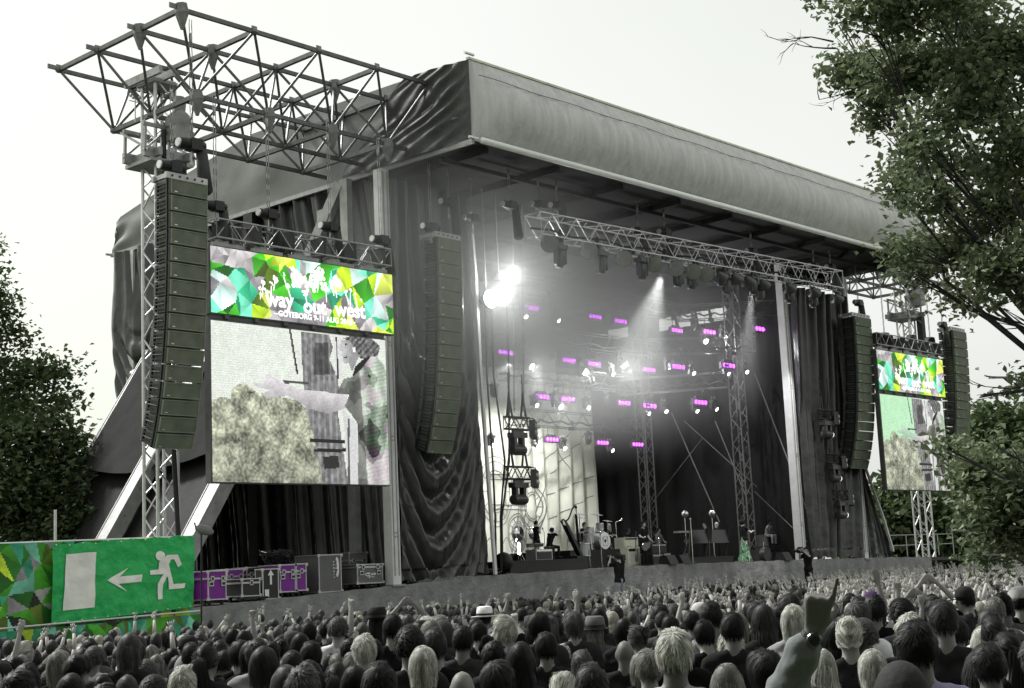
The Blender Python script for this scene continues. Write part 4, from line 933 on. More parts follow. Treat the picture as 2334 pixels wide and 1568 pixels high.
text_mesh('neg', .07, CASEK, 'lettering', t, (-.13, -d/2-.014, H*.545), (math.pi/2, 0, 0), .001); text_mesh('earth', .1, WHITET, 'lettering', t, (.12, -d/2-.008, H*.54), (math.pi/2, 0, 0), .002); text_mesh('lights', .09, WHITET, 'lettering', t, (0, -d/2-.008, H*.44), (math.pi/2, 0, 0), .002, spacing=1.5)
rr = random.Random(11)
def cablepile(c, r, h, n, label):
    m = MB()
    for k in range(n):
        a = rr.uniform(0, 6.28); q = rr.uniform(.2, 1)*r; pts = []
        for i in range(9):
            a += rr.uniform(.3, .9); q = min(r, max(.1, q+rr.uniform(-.1, .1))); pts.append(Vector((q*math.cos(a)*1.3, q*math.sin(a)*.6, rr.random()*h+.02)))
        m.path(pts, .022)
    tag(m.build('cable_pile', BLACKS, None), label, 'cable').location = c
cablepile(Vector((xa(565), 33.4, deck(26))), .45, .08, 14, 'loose black cables lying on the deck below the small black case')
cablepile(Vector((xa(660), 34.0, za(656, 1286)+.02)), .5, .4, 22, 'tangle of dark cables heaped on top of the tall purple cases')
cablepile(Vector((31.6, 33.6, deck(31.6))), .5, .12, 14, 'black cables lying at the foot of the left stage post')
cablepile(Vector((35.6, 33.7, deck(35.6))), .5, .2, 16, 'black cables heaped at the foot of the white curtain edge')

# ---------------------------------------------------------------- banners at the left
TL_, TRr = at(0, 1246, Y=27.6), at(442, 1218, Y=27.75)
FAB = attr_mat('printed_fabric', 0, .7, .5)
def wav(W, H, s, amp=.035):
    def f(u, v): return amp*(noise.noise(Vector((u*W*1.1, v*H*1.0, s)))+.5*noise.noise(Vector((u*W*4, v*H*3, s+4))))
    return f
xL = 11.2; xR = at(440, 1384, Y=27.75).x
fence = thing('event_fence', 'tall event fence clad in faceted paper print at the far left', 'fence', ((xL+xR)/2, 27.75, -.3)); FO = Vector(((xL+xR)/2, 27.75, -.3))
pp = dict(GG=0)
C = facets(xR-xL, 2.35, 260, 80, [], 12, 230)*.8; m, cols = cells(C, (xL, 27.72, 3.14), (xR-xL, 0, .14), (0, 0, 2.35), wav(8, 2, 1)); o = m.build('upper_print', FAB, fence, FO, True); paint(o, cols)
C = facets(xR-xL+.3, 1.3, 260, 50, [], 19, 150)*.8; m, cols = cells(C, (xL-.1, 27.55, 1.35), (xR-xL+.15, 0, .2), (0, 0, 1.55), wav(8, 2, 6)); o = m.build('lower_print', FAB, fence, FO, True); paint(o, cols)
for k in range(6):
    x = lerp(xL, xR-.05, k/5); m = MB(); m.tube((x, 27.85, -.35), (x, 27.85, 3.2 if k not in (3,) else 3.9), .03, n=8); m.build('post', ALU, fence, FO)
m = MB(); m.tube((xL, 27.84, 3.14), (xR, 27.84, 3.29), .028, n=8); m.build('top_rail', ALU, fence, FO)
m = MB(); m.tube((xL, 27.5, 1.42), (xR, 27.5, 1.62), .02, n=8); m.build('middle_rail', ALU, fence, FO)
GRN = mat('green_tarp', (.015, .42, .10), .5, 0, .16, 2.2, .9, 5, .4); WPR = mat('white_tarp_print', (.85, .85, .79), .6, 0, .06, 2, .4, 4)
e0 = at(121, 1242, Y=27.5); e1 = at(443.5, 1219, Y=27.62); e2 = at(440, 1384, Y=27.62); e3 = at(118, 1423, Y=27.5)
exb = thing('exit_banner', 'green emergency exit banner with white door, left arrow and running figure', 'banner', e3); _w = wav(4, 1.6, 21, .05); _w2 = wav(9, 5, 27, .012); f_ = lambda u, v: _w(u, v)+_w2(u, v)
def ep(u, v, o_=0): p = e0.lerp(e1, u).lerp(e3.lerp(e2, u), v); return p+Vector((0, -1, 0))*(f_(u, v)+o_)+Vector((0, 0, .018*math.sin(u*38)*max(0, 1-v*6)))
m = MB(); m.grid([[ep(i/90, j/40) for i in range(91)] for j in range(41)][::-1]); m.build('cloth', GRN, exb, e3, True)
def zd(x, y):   # pixels of the enlarged photograph -> u, v of the banner
    P = (.415*x, 1111.1+.415*y); u = (P[0]-121)/(442-121); yt = 1242-23*u; yb = 1423-39*u; return u, (P[1]-yt)/(yb-yt)
def decal(name, poly):
    uv = [zd(*p) for p in poly]; vs, _, fs, *_q = delaunay_2d_cdt([Vector(p) for p in uv], [], [list(range(len(uv)))], 1, 1e-6); bm = bmesh.new(); vv = [bm.verts.new((v.x, v.y, 0)) for v in vs]
    for f in fs: bm.faces.new([vv[i] for i in f])
    for _k in range(5):
        bmesh.ops.triangulate(bm, faces=bm.faces); bmesh.ops.subdivide_edges(bm, edges=[e for e in bm.edges if e.calc_length() > .016], cuts=1)
    bmesh.ops.triangulate(bm, faces=bm.faces); m = MB(); bm.verts.index_update(); m.add([ep(v.co.x, v.co.y, .022) for v in bm.verts], [tuple(v.index for v in f.verts) for f in bm.faces]); bm.free(); m.build(name, WPR, exb, e3, True)
decal('door_symbol', [(358, 367), (512, 355), (506, 660), (348, 678)])
decal('arrow_symbol', [(571, 512), (688, 443), (640, 492), (762, 480), (758, 520), (636, 532), (682, 574)])
decal('runner_head', [(866+27*math.cos(a*math.pi/8), 377+27*math.sin(a*math.pi/8)) for a in range(16)])
decal('runner_body', [(858, 412), (905, 372), (963, 370), (987, 424), (968, 440), (945, 395), (925, 398), (917, 425), (940, 500), (948, 532), (1012, 527), (1008, 553), (922, 562), (917, 500), (908, 490), (885, 535), (884, 614), (856, 618), (857, 530), (893, 470), (888, 478), (807, 482), (808, 458), (858, 452)])
m = MB(); 
for k in range(12):
    for v in (.012, .985): m.ell(ep(.02+.96*k/11, v, .01), (.02, .01, .02), 6, 4); m.cut()
m.build_each('eyelet', ALU, exb, e3)
# fluffy microphone on a stand beside the banner
p = at(466, 1208, Y=32.6); t = thing('wind_shield_microphone', 'fluffy grey wind shield microphone beyond the exit banner', 'microphone', p); m = MB(); m.ell((0, 0, 0), (.30, .14, .13), 16, 10, rot=Matrix.Rotation(.25, 3, 'Y')); m.build('wind_shield', mat('grey_fur', .3, 1, 0, .4, 30, 1, 60), t, None, True)
m = MB(); m.tube((-.1, 0, -.05), (-.15, 0, -p.z-.3), .025); m.tube((-.25, 0, 0), (-.32, 0, .2), .02); m.build('stand', BLACKS, t)

# ---------------------------------------------------------------- stage furniture
def riser(x0, x1, y0, y1, h, label):
    m = MB(); z = deck((x0+x1)/2); m.bb((x0, y0, z+.002), (x1, y1, z+h)); m.bb((x0-.01, y0-.012, z+h-.05), (x1+.01, y0-.001, z+h)); tag(m.build('riser', BLACK, None, ((x0+x1)/2, (y0+y1)/2, z)), label, 'riser'); return z+h
zr1 = riser(at(1165, 1300, Y=33.9).x, at(1262+90, 1290, Y=33.9).x-.3, 33.9, 36.3, .42, 'low black riser carrying the harp player at the stage front')
zr2 = riser(at(1300, 1270, Y=36.6).x, at(1440, 1260, Y=36.6).x, 36.6, 40, .72, 'black riser under the drum kit')
zr3 = riser(at(1555, 1285, Y=35.0).x, at(1672, 1280, Y=35.0).x, 35.0, 38, .28, 'low black riser under the keyboards')
CHR = mat('chrome', .75, .15, 1, .05); DRUM = mat('silver_drum_shell', .36, .35, .4, .15, 3); SKIN_ = mat('drum_skin', .72, .5, 0, .05); CREAM = mat('cream_panel', (.62, .63, .52), .6, 0, .1); WOODD = mat('dark_wood', .05, .4, 0, .3, 6)
def drum(m, c, r, h, axis='z', rot=None):
    m.lathe(c, [(r, -h/2), (r, h/2)], 20, 0, axis, rot)
    for s_ in (-1, 1): m.lathe(Vector(c)+(rot @ Vector((0, 0, s_*h/2)) if rot is not None else Vector((0, s_*h/2, 0) if axis == 'y' else (0, 0, s_*h/2))), [(r*1.03, -.015), (r*1.03, .015)], 20, 1, axis, rot)
def kit():
    c = at(1366, 1252, Y=37.2); c.z = zr2; t = thing('drum_kit', 'silver drum kit with a round white bass drum on its black riser', 'drums', c)
    m = MB(); m.lathe((0, 0, .34), [(.33, -.28), (.33, .28)], 28, 0, 'y'); m.lathe((0, -.29, .34), [(.35, -.03), (.35, .03)], 28, 1, 'y'); b_ = m.build('bass_drum', [DRUM, CHR], t, None, False)
    m = MB(); m.lathe((0, -.325, .34), [(.325, 0), (.325, -.004), (.01, -.006)], 28, 0, 'y'); m.build('front_skin', SKIN_, b_)
    m = MB(); m.lathe((0, -.335, .34), [(.06, 0), (.06, -.004), (.01, -.005)], 16, 0, 'y'); m.build('port_hole', BLACK, b_)
    m = MB()
    for a, c_ in (((-.16, .5), (.16, .5)), ((.16, .5), (.16, .16)), ((.16, .16), (-.16, .16)), ((-.16, .16), (-.16, .5)), ((-.16, .5), (0, .25)), ((0, .25), (.16, .5))): m.bar((a[0], -.338, a[1]), (c_[0], -.338, c_[1]), .004, .012)
    m.build('printed_emblem', BLACK, b_)
    for p, r, h in (((-.75, -.1, .48), .22, .42), ((-.95, .55, .52), .22, .3), ((.05, -.05, .92), .16, .26), ((-.42, .1, .78), .17, .24), ((.55, .35, .55), .2, .35)):
        m = MB(); drum(m, p, r, h); q = m.build('tom_drum', [DRUM, CHR], t); m = MB(); m.lathe((p[0], p[1], p[2]+h/2+.016), [(r*.98, 0), (.01, .002)], 20); m.build('drum_head', SKIN_, q)
        m = MB()
        for k in range(3): a = k*2.1; m.tube((p[0]+r*math.cos(a), p[1]+r*math.sin(a), p[2]), (p[0]+r*1.3*math.cos(a), p[1]+r*1.3*math.sin(a), 0), .012)
        m.build('stand_legs', CHR, t)
    for p, r in (((-1.05, .1, 1.3), .24), ((-.55, .5, 1.45), .22), ((.35, .3, 1.42), .25), ((.75, .1, 1.15), .2)):
        m = MB(); m.lathe(p, [(r, 0), (.03, .03), (.03, .035), (r, .004)], 20, rot=Matrix.Rotation(.2, 3, 'X')); m.build('cymbal', mat('cymbal_metal', .5, .3, 1, .1), t)
        m = MB(); m.tube(p, (p[0], p[1], .5), .012)
        for k in range(3): m.tube((p[0], p[1], .5), (p[0]+.3*math.cos(k*2.1), p[1]+.3*math.sin(k*2.1), 0), .012)
        m.build('cymbal_stand', CHR, t)
    return c
kc = kit()
p = at(1331, 1283, Y=35.6); p.z = deck(p.x); t = thing('floor_drum', 'silver floor drum on tall chrome legs in front of the drum riser', 'drum', p); m = MB(); drum(m, (0, 0, .72), .27, .46); m.build('shell', [DRUM, CHR], t); m = MB(); m.lathe((0, 0, .965), [(.265, 0), (.01, .002)], 20); m.build('drum_head', SKIN_, t)
m = MB()
for k in range(3): a = k*2.1+.5; m.path([Vector((.28*math.cos(a), .28*math.sin(a), .75)), Vector((.32*math.cos(a), .32*math.sin(a), .08)), Vector((.42*math.cos(a), .42*math.sin(a), .01))], .013)
m.build('leg', CHR, t)
# harp leaning on its player
hb = at(1316, 1283, Y=34.6); hb.z = zr1; harp = thing('harp', 'tall pale necked concert harp leaning towards its seated player', 'harp', hb)
m = MB(); m.tube((.28, .1, .05), (.02, -.02, 1.85), .055, .045, 10); m.ell((.02, -.02, 1.88), .075, 10, 8); m.build('pillar', mat('black_lacquer', .012, .2, 0, .1), harp, None, False)
m = MB(); m.prism([(0, 0), (.16, 0), (-.72, 1.3), (-.86, 1.3)], (.15, .14, .1), (1, 0, 0), (0, 0, 1), .2); m.build('sound_box', mat('black_lacquer', .012), harp)
nk = [(.02, 1.83), (-.08, 1.86), (-.2, 1.76), (-.3, 1.58), (-.42, 1.42), (-.56, 1.34), (-.72, 1.4), (-.8, 1.36), (-.74, 1.26), (-.55, 1.2), (-.38, 1.28), (-.26, 1.44), (-.15, 1.6), (-.02, 1.66), (.03, 1.6)]
m = MB(); m.prism(nk, (0, -.0, 0), (1, 0, 0), (0, 0, 1), .05); m.build('neck', mat('pale_maple', (.8, .8, .7), .35), harp); m = MB(); m.path([Vector((x, -.03, z+.035)) for x, z in nk[:9]], .03); m.build('peg_rail', mat('black_lacquer', .012), harp)
m = MB()
for k in range(16): u = k/15; m.tube((lerp(-.02, -.66, u), .03, lerp(1.6, 1.22, u)), (lerp(.2, -.6, u), .1, lerp(.2, 1.2, u)), .003, n=3)
m.build('strings', CHR, harp); m = MB(); m.bb((-.1, -.1, 0), (.42, .3, .1)); m.build('base', mat('black_lacquer', .012), harp)
def mic(px, py_base, py_top, y, label, boom=0, z0=None):
    p = at(px, py_base, Y=y); p.z = deck(p.x) if z0 is None else z0; h = at(px, py_top, Y=y).z-p.z; t = thing('microphone_stand', label, 'microphone stand', p, 'microphone stands on the stage'); m = MB(); m.tube((0, 0, 0), (0, 0, h), .013)
    if boom: m.tube((0, 0, h), (boom, -.1, h+.1), .01)
    m.build('pole', CHR, t); m = MB()
    for k in range(3): m.tube((0, 0, .12), (.28*math.cos(k*2.1), .28*math.sin(k*2.1), .01), .012)
    m.build('tripod', BLACKS, t); m = MB(); m.ell((boom, -.1 if boom else 0, h+(.12 if boom else .03)), (.03, .03, .05), 8, 6); m.build('microphone', CHR, t)
mic(1372, 1283, 1215, 35.0, 'thin microphone stand in front of the drum riser, right of the floor drum')
mic(1580, 1283, 1185, 33.8, 'tall pale microphone stand left of the keyboards'); mic(1743, 1280, 1240, 34.6, 'short microphone stand beside the singer')
mic(1243, 1270, 1212, 36.4, 'microphone stand in front of the backing singer', -.2, zr1)
mic(1505, 1283, 1230, 34.0, 'microphone stand right of the guitarist'); mic(1408, 1270, 1190, 38, 'tall microphone stand behind the drum kit', .3, zr2)
# reflector lamps on stands, amps, cabinets
def disc(px, py, y, r, label, z0=None, glassy=True, pole=True):
    p = at(px, py, Y=y); zz = deck(p.x) if z0 is None else z0; t = thing('reflector_lamp', label, 'lamp', p, 'round reflectors on stands'); m = MB()
    if glassy: m.lathe((0, 0, 0), [(r, -.02), (r*.98, .01), (r*.6, .12*r*4), (.02, .16*r*4)], 24, 0, 'y'); m.build('dish', CHR, t, None, True)
    else: m.ell((0, 0, 0), r, 16, 12); m.build('ball', CHR, t, None, True)
    m = MB(); m.path([Vector((r*1.04*math.cos(k*math.pi/12), 0, r*1.04*math.sin(k*math.pi/12))) for k in range(25)], .012); m.build('ring', CHR, t)
    if pole:
        m = MB(); m.tube((0, .04, -r), (0, .04, zz-p.z), .014)
        for k in range(3): m.tube((0, .04, zz-p.z+.5), (.35*math.cos(k*2.1), .04+.35*math.sin(k*2.1), zz-p.z), .014)
        m.build('stand', CHR, t)
    return p
q = disc(1181, 1216, 36.5, .30, 'large mirror dish on a tripod in front of the pale backdrop', zr1)
p = at(1183, 1247, Y=36.4); m = MB(); m.ell((0, 0, 0), (.05, .05, .18), 10, 8); m.ell((0, 0, -.22), (.06, .06, .05), 8, 6); tag(m.build('bare_bulb', mat('bulb_lit', 1, .3, 0, 0, emit=14), None, None, True), 'glowing bare bulb below the large mirror dish', 'bulb').location = p
disc(1562, 1171, 37.5, .17, 'mirror ball on a stand above the left keyboard', None, False); disc(1624, 1170, 37.5, .19, 'mirror ball on a stand above the bald keyboard player', None, False); disc(1663, 1181, 38.5, .2, 'dim round reflector on a stand behind the singer')
disc(1207+8, 1215, 38.5, .26, 'second mirror dish half hidden behind the harp player', zr1)
def cab(px0, px1, py0, py1, y, d, label, mt, grp='amplifiers and cabinets on the stage', z0=None, front=None, name='amplifier'):
    a = at(px0, py1, Y=y); b_ = at(px1, py1, Y=y); zt_ = at(px0, py0, Y=y).z; zb_ = a.z if z0 is None else z0; W = b_.x-a.x; H = zt_-zb_; t = thing(name, label, 'amplifier', (a.x+W/2, y+d/2, zb_), grp)
    m = MB(); m.bb((-W/2, -d/2, 0), (W/2, d/2, H)); m.build('body', mt, t); m = MB(); m.bb((-W*.44, -d/2-.015, H*.08), (W*.44, -d/2-.001, H*.74)); m.build('grille', front or mat('amp_grille', .05, .9, 0, .3, 60, .3, 90), t)
    m = MB(); m.bb((-W*.44, -d/2-.015, H*.8), (W*.44, -d/2-.001, H*.94)); m.build('control_panel', CHR if mt is not BLACK else ALUD, t)
    m = MB(); m.path([Vector((-W*.15, 0, H)), Vector((-W*.12, 0, H+.05)), Vector((W*.12, 0, H+.05)), Vector((W*.15, 0, H))], .012); m.build('handle', BLACKS, t)
    for k in range(5): pass
    return t
cab(1222, 1272-12, 1252, 1283-8, 34.9, .5, 'silver edged rack amplifier beside the harp player', mat('pale_rack', .35, .5, .2), z0=zr1); cab(1268-50, 1240, 1238, 1253, 36.1, .4, 'open laptop sized rack behind the harp player', BLACK, z0=zr1+.5)
cab(1424, 1456, 1225, 1262, 36.9, .5, 'cream percussion panel at the right of the drum kit', CREAM, front=CREAM, z0=zr2)
cab(1432, 1456, 1248, 1276, 36.2, .4, 'cream guitar amplifier left of the guitarist', CREAM, front=CREAM, z0=deck(46)); cab(1456, 1473, 1246, 1276, 36.3, .4, 'second cream amplifier close behind the guitarist', CREAM, front=CREAM, z0=deck(46))
for k, (a, b_, c_, d_) in enumerate(((1486, 1520, 1240, 1262), (1488, 1512, 1263, 1282), (1513, 1530, 1260, 1282))): cab(a, b_, c_, d_, 35.3, .6, ['upper black amplifier stacked right of the guitarist', 'lower left black amplifier right of the guitarist', 'lower right black amplifier behind a microphone stand'][k], BLACK, z0=None if k == 0 else deck(49))
for k, (a, b_) in enumerate(((1738, 1765), (1767, 1792), (1794, 1817))): cab(a, b_, 1252, 1278, 35.4, .7, ['left', 'middle', 'right'][k]+' of three big dark cabinets in front of the right rear riser', mat('dark_cabinet', .035, .7), z0=deck(56))
for k, (a, b_, c_, d_) in enumerate(((1752, 1778, 1218, 1250), (1779, 1795, 1222, 1250))): cab(a, b_, c_, d_, 36.0, .6, ['grey cabinet behind the man in the pale shirt', 'dark cabinet beside the man in the suit'][k], mat('grey_cabinet', .12, .7), z0=None)
# keyboards behind dark panels
for k, (px0, px1) in enumerate(((1572, 1618), (1618, 1664))):
    a, b_ = at(px0, 1270, Y=35.2), at(px1, 1270, Y=35.2); zt_ = at(px0, 1208, Y=35.2).z; W = b_.x-a.x; loc = Vector((a.x+W/2, 35.2, zr3)); t = thing('keyboard_station', ['left', 'right'][k]+' keyboard station behind a dark angled music panel', 'keyboard', loc, 'keyboard stations')
    m = MB(); m.prism([(-W*.46, (zt_-zr3)*.50), (W*.46, (zt_-zr3)*.50), (W*.42, zt_-zr3), (-W*.42, zt_-zr3)], (0, -.1, 0), (1, 0, 0), (0, .12, 1), .03); m.build('front_panel', mat('black_lacquer', .012), t)
    for s_ in (-1, 1): m = MB(); m.bar((s_*W*.47, -.1, zt_-zr3), (s_*W*.40, .1, 0), .06, .1); m.build('leg', mat('black_lacquer', .012), t)
    m = MB(); m.bb((-W*.4, .0, .62), (W*.4, .35, .72)); m.build('keyboard_body', mat('keyboard_shell', .1, .5), t)
    for i in range(18): pass
    m = MB(); m.bb((-W*.38, -.012, .645), (W*.38, -.001, .69)); m.bb((-W*.38, 0, .721), (W*.38, .14, .728)); m.build('keys', WHITET, t)
p = at(1565, 1228, Y=36.2); t = thing('side_keyboard', 'pale flat keyboard on a stand at the left of the keyboard players', 'keyboard', (p.x, p.y, deck(p.x))); hh = at(1565, 1210, Y=36.2).z-deck(p.x); m = MB(); m.bb((-.7, -.15, hh-.08), (.5, .15, hh)); m.build('body', ALUD, t)
m = MB(); m.bar((-.5, 0, hh-.08), (.3, 0, 0), .04, .06); m.bar((.3, 0, hh-.08), (-.5, 0, .0), .04, .06); m.build('cross_stand', BLACKS, t)
p = at(1806, 1222, Y=36.5); t = thing('music_stand', 'small white topped table on thin legs near the right stage post', 'table', (p.x, p.y, deck(p.x))); hh = p.z-deck(p.x); m = MB(); m.bb((-.4, -.2, hh-.04), (.4, .2, hh)); m.build('top', WHITET, t)
for sx in (-1, 1):
    for sy in (-1, 1): m = MB(); m.tube((sx*.36, sy*.16, hh-.04), (sx*.36, sy*.16, 0), .015); m.build('leg', ALUD, t)
p = at(1817, 1200, Y=36.5); m = MB(); 
for k in range(4): m.box((0, 0, -.35+.23*k), (.1, .12, .18))
m.tube((.1, 0, -1.1), (.1, 0, .5), .03); tag(m.build('light_column', mat('dim_strip', .5, .5, 0, .3), None), 'narrow pale light column on a stand by the right stage post', 'lamp').location = p
# stage fan lamp, monitors, guitar on stand
p = at(1149, 1288, Y=34.0); p.z = deck(p.x); t = thing('floor_fan', 'black round floor fan beside the white curtain edge', 'fan', p); m = MB(); m.lathe((0, 0, .42), [(.3, -.16), (.34, 0), (.3, .14), (.05, .18)], 20, axis='x'); m.build('drum_housing', BLACK, t, None, True)
m = MB(); m.bar((0, -.3, .42), (0, -.25, 0), .05, .05); m.bar((0, .3, .42), (0, .25, 0), .05, .05); m.box((0, 0, .03), (.5, .6, .05)); m.build('base', BLACKS, t)
for k in range(4):
    m = MB(); m.path([Vector((.19, 0, .42)), Vector((.19, .28*math.cos(k*math.pi/4), .42+.28*math.sin(k*math.pi/4)))], .008); m.build('guard_wire', ALUD, t)
def guitar(p, rot, label, grp=None):
    t = thing('guitar', label, 'guitar', p, grp); t.rotation_euler = rot; m = MB(); pts = []
    for k in range(28):
        a = 2*math.pi*k/28; r = .19*(1+.12*math.cos(2*a))-.045*math.exp(-((abs(math.sin(a))-.85)/.18)**2 if math.cos(a) > -.2 else -9); pts.append((r*math.cos(a)*1.25, r*math.sin(a)))
    m.prism(pts, (0, 0, 0), (1, 0, 0), (0, 0, 1), .05); m.build('body', mat('guitar_lacquer', .1, .2, 0, .2), t); m = MB(); m.bar((.2, .02, 0), (.78, .02, 0), .03, .045); m.build('neck', WOODD, t); m = MB(); m.bar((.78, .02, 0), (.92, .02, 0), .03, .08); m.build('headstock', WOODD, t)
    m = MB(); m.box((-.02, -.01-.02, 0), (.04, .02, .09)); m.box((.08, -.03, 0), (.04, .02, .09)); m.box((-.12, -.03, 0), (.03, .02, .07)); m.build('pickups', CHR, t); return t
g0 = at(1450, 1272, Y=34.3); guitar((g0.x, 34.3, deck(g0.x)+.42), (.15, -1.35, .3), 'guitar resting on a stand left of the guitarist')
def wedge(px, py, y, label):
    p = at(px, py, Y=y); p.z = deck(p.x); m = MB(); m.prism([(-.3, 0), (.3, 0), (.18, .36), (-.1, .36)], (0, -.3, 0), (0, 1, 0), (0, 0, 1), .55); t = thing('monitor_wedge', label, 'loudspeaker', p, 'floor monitors at the stage front'); m.build('cabinet', BLACK, t)
    m = MB(); m.box((.275, -.34, .2), (.45, .02, .28), Matrix.Rotation(-.3, 3, 'X')); m.build('grille', mat('amp_grille', .05), t)
wedge(1500, 1284, 33.6, 'dark floor monitor in front of the amplifiers'); wedge(1530, 1284, 33.7, 'low floor monitor left of the tall microphone stand'); wedge(1765, 1280, 33.6, 'floor monitor right of the singer')
p = at(1745, 1275, Y=34.5); m = MB(); m.lathe((0, 0, 0), [(.3, -.12), (.3, .12)], 20, axis='y'); o = tag(m.build('side_drum', mat('dark_drum', .06, .3, .2), None), 'dark round drum standing beside the singer', 'drum'); o.location = (p.x, p.y, deck(p.x)+.3)
# light barriers and frames behind the right side
for k in range(3):
    x = 63.6+.75*k; loc = (x, 35.2, deck(x)); t = thing('metal_rack', ['left', 'middle', 'right'][k]+' bright metal rack on the deck right of the small curtain', 'rack', loc, 'metal racks at the right'); m = MB()
    for a in (-.28, .28):
        m.tube((a, 0, 0), (a, 0, 1.0), .02)
    for z in (.1, .4, .7, 1.0): m.tube((-.28, 0, z), (.28, 0, z), .018)
    m.tube((-.28, 0, .1), (.28, 0, .7), .015); m.build('rack_frame', ALU, t, None)
m = MB(); x0 = 63.4
for k in range(8): m.tube((x0+1.8*k, 36.5, deck(x0)), (x0+1.8*k, 36.5, deck(x0)+1.15), .025)
for z in (.6, 1.13): m.tube((x0, 36.5, deck(x0)+z), (x0+12.6, 36.5, deck(x0)+z), .022)
tag(m.build('railing', ALUD, None, (69, 36.5, 1.9)), 'thin metal railing along the deck at the far right', 'railing')
# ---------------------------------------------------------------- trees
def leafmat(name, col, col2):
    m = bpy.data.materials.new(name); m.use_nodes = True; n = m.node_tree; b = n.nodes['Principled BSDF']; L = n.links
    g = n.nodes.new('ShaderNodeAttribute'); g.attribute_name = 'tone'; mx = n.nodes.new('ShaderNodeMix'); mx.data_type = 'RGBA'; mx.inputs[6].default_value = (*col, 1); mx.inputs[7].default_value = (*col2, 1); L.new(g.outputs['Fac'], mx.inputs[0])
    L.new(mx.outputs[2], b.inputs['Base Color']); b.inputs['Roughness'].default_value = .55; b.inputs['Specular IOR Level'].default_value = .35
    tr = n.nodes.new('ShaderNodeBsdfTranslucent'); L.new(mx.outputs[2], tr.inputs[0]); ms = n.nodes.new('ShaderNodeMixShader'); ms.inputs[0].default_value = .3
    L.new(b.outputs[0], ms.inputs[1]); L.new(tr.outputs[0], ms.inputs[2]); L.new(ms.outputs[0], n.nodes['Material Output'].inputs[0]); return m
LEAF = leafmat('leaf_dark_green', (.028, .05, .02), (.12, .165, .07)); LEAFN = leafmat('leaf_near', (.055, .085, .05), (.24, .29, .16)); BARK = mat('bark', .05, .9, 0, .4, 6, .6, 12)
def sprig(V, Fc, T, c, size, rr, n, spread, droop=.35, tone=.5):
    """a twig's end with n leaves of its own direction each"""
    for k in range(n):
        o = Vector((rr.gauss(0, spread), rr.gauss(0, spread), rr.gauss(0, spread*.7))); d = Vector((rr.gauss(0, 1), rr.gauss(0, 1), rr.gauss(-droop, .6))).normalized(); u = d.cross(Vector((rr.gauss(0, .6), rr.gauss(0, .6), 1))).normalized(); s_ = size*rr.uniform(.65, 1.25); p = c+o; nrm = u.cross(d)*s_*.16
        i = len(V); V += [p, p+d*s_*.45+u*s_*.36+nrm, p+d*s_, p+d*s_*.45-u*s_*.36+nrm]; Fc += [(i, i+1, i+2), (i, i+2, i+3)]; t_ = min(1, max(0, tone+rr.gauss(0, .22))); T += [t_, t_]
def leaves(name, V, Fc, T, mt, parent, origin):
    me = bpy.data.meshes.new(name); o_ = Vector(origin); me.from_pydata([tuple(v-o_) for v in V], [], Fc); me.materials.append(mt); a = me.attributes.new('tone', 'FLOAT', 'FACE'); a.data.foreach_set('value', T); ob = bpy.data.objects.new(name, me); COL.objects.link(ob); ob.parent = parent; return ob
def tree(base, crown, label, group, size=.16, dens=1., trunk=.35, mt=None, seed=1, name='tree', limbs=None, up=None, hole=.34, lk=1.):
    rr = random.Random(seed); base = Vector(base); t = thing(name, label, 'tree', base, group); V, Fc, T = [], [], []
    m = MB(); cc = sum((Vector(c) for c, r, n in crown), Vector())/len(crown); fork = base.lerp(Vector((base.x, base.y, cc.z)), .55); pts = [base, base.lerp(fork, .5)+Vector((rr.uniform(-.2, .2), rr.uniform(-.2, .2), 0)), fork]
    m.tube(pts[0], pts[1], trunk, trunk*.8, 10); m.tube(pts[1], pts[2], trunk*.8, trunk*.65, 10)
    for c, r, n in crown:
        c = Vector(c); r = Vector(r) if hasattr(r, '__len__') else Vector((r, r, r)); mid = fork.lerp(c, .55)+Vector((rr.gauss(0, .3), rr.gauss(0, .3), .3)); m.tube(fork, mid, trunk*.38*lk, trunk*.22*lk, 7); m.tube(mid, c, trunk*.22*lk, trunk*.08*lk, 6)
        for k in range(7):
            e = c+Vector((rr.uniform(-1, 1)*r.x, rr.uniform(-1, 1)*r.y, rr.uniform(-.9, .9)*r.z))*.85; m.tube(mid.lerp(c, rr.random()), e, trunk*.07, trunk*.02, 4)
        for k in range(int(n*dens)):
            while True:
                q = Vector((rr.uniform(-1, 1), rr.uniform(-1, 1), rr.uniform(-1, 1)))
                if q.length < 1: break
            q = q.normalized()*(q.length**.45); p = c+Vector((q.x*r.x, q.y*r.y, q.z*r.z)); h = noise.noise(p*(1.1/max(.5, r.x*.35))+Vector((seed*9, 0, 0)))
            if h < -hole+.18*q.length: continue
            sprig(V, Fc, T, p, size, rr, 7, size*1.5, tone=.42+.5*h)
    m.build('trunk', BARK, t, base); leaves('crown', V, Fc, T, mt or LEAF, t, base); return t
def blob(px, py, D, rp, n, fl=1.): p = at(px, py, D=D); r = rp*D/F; return (p, (r, r, r*fl), n)
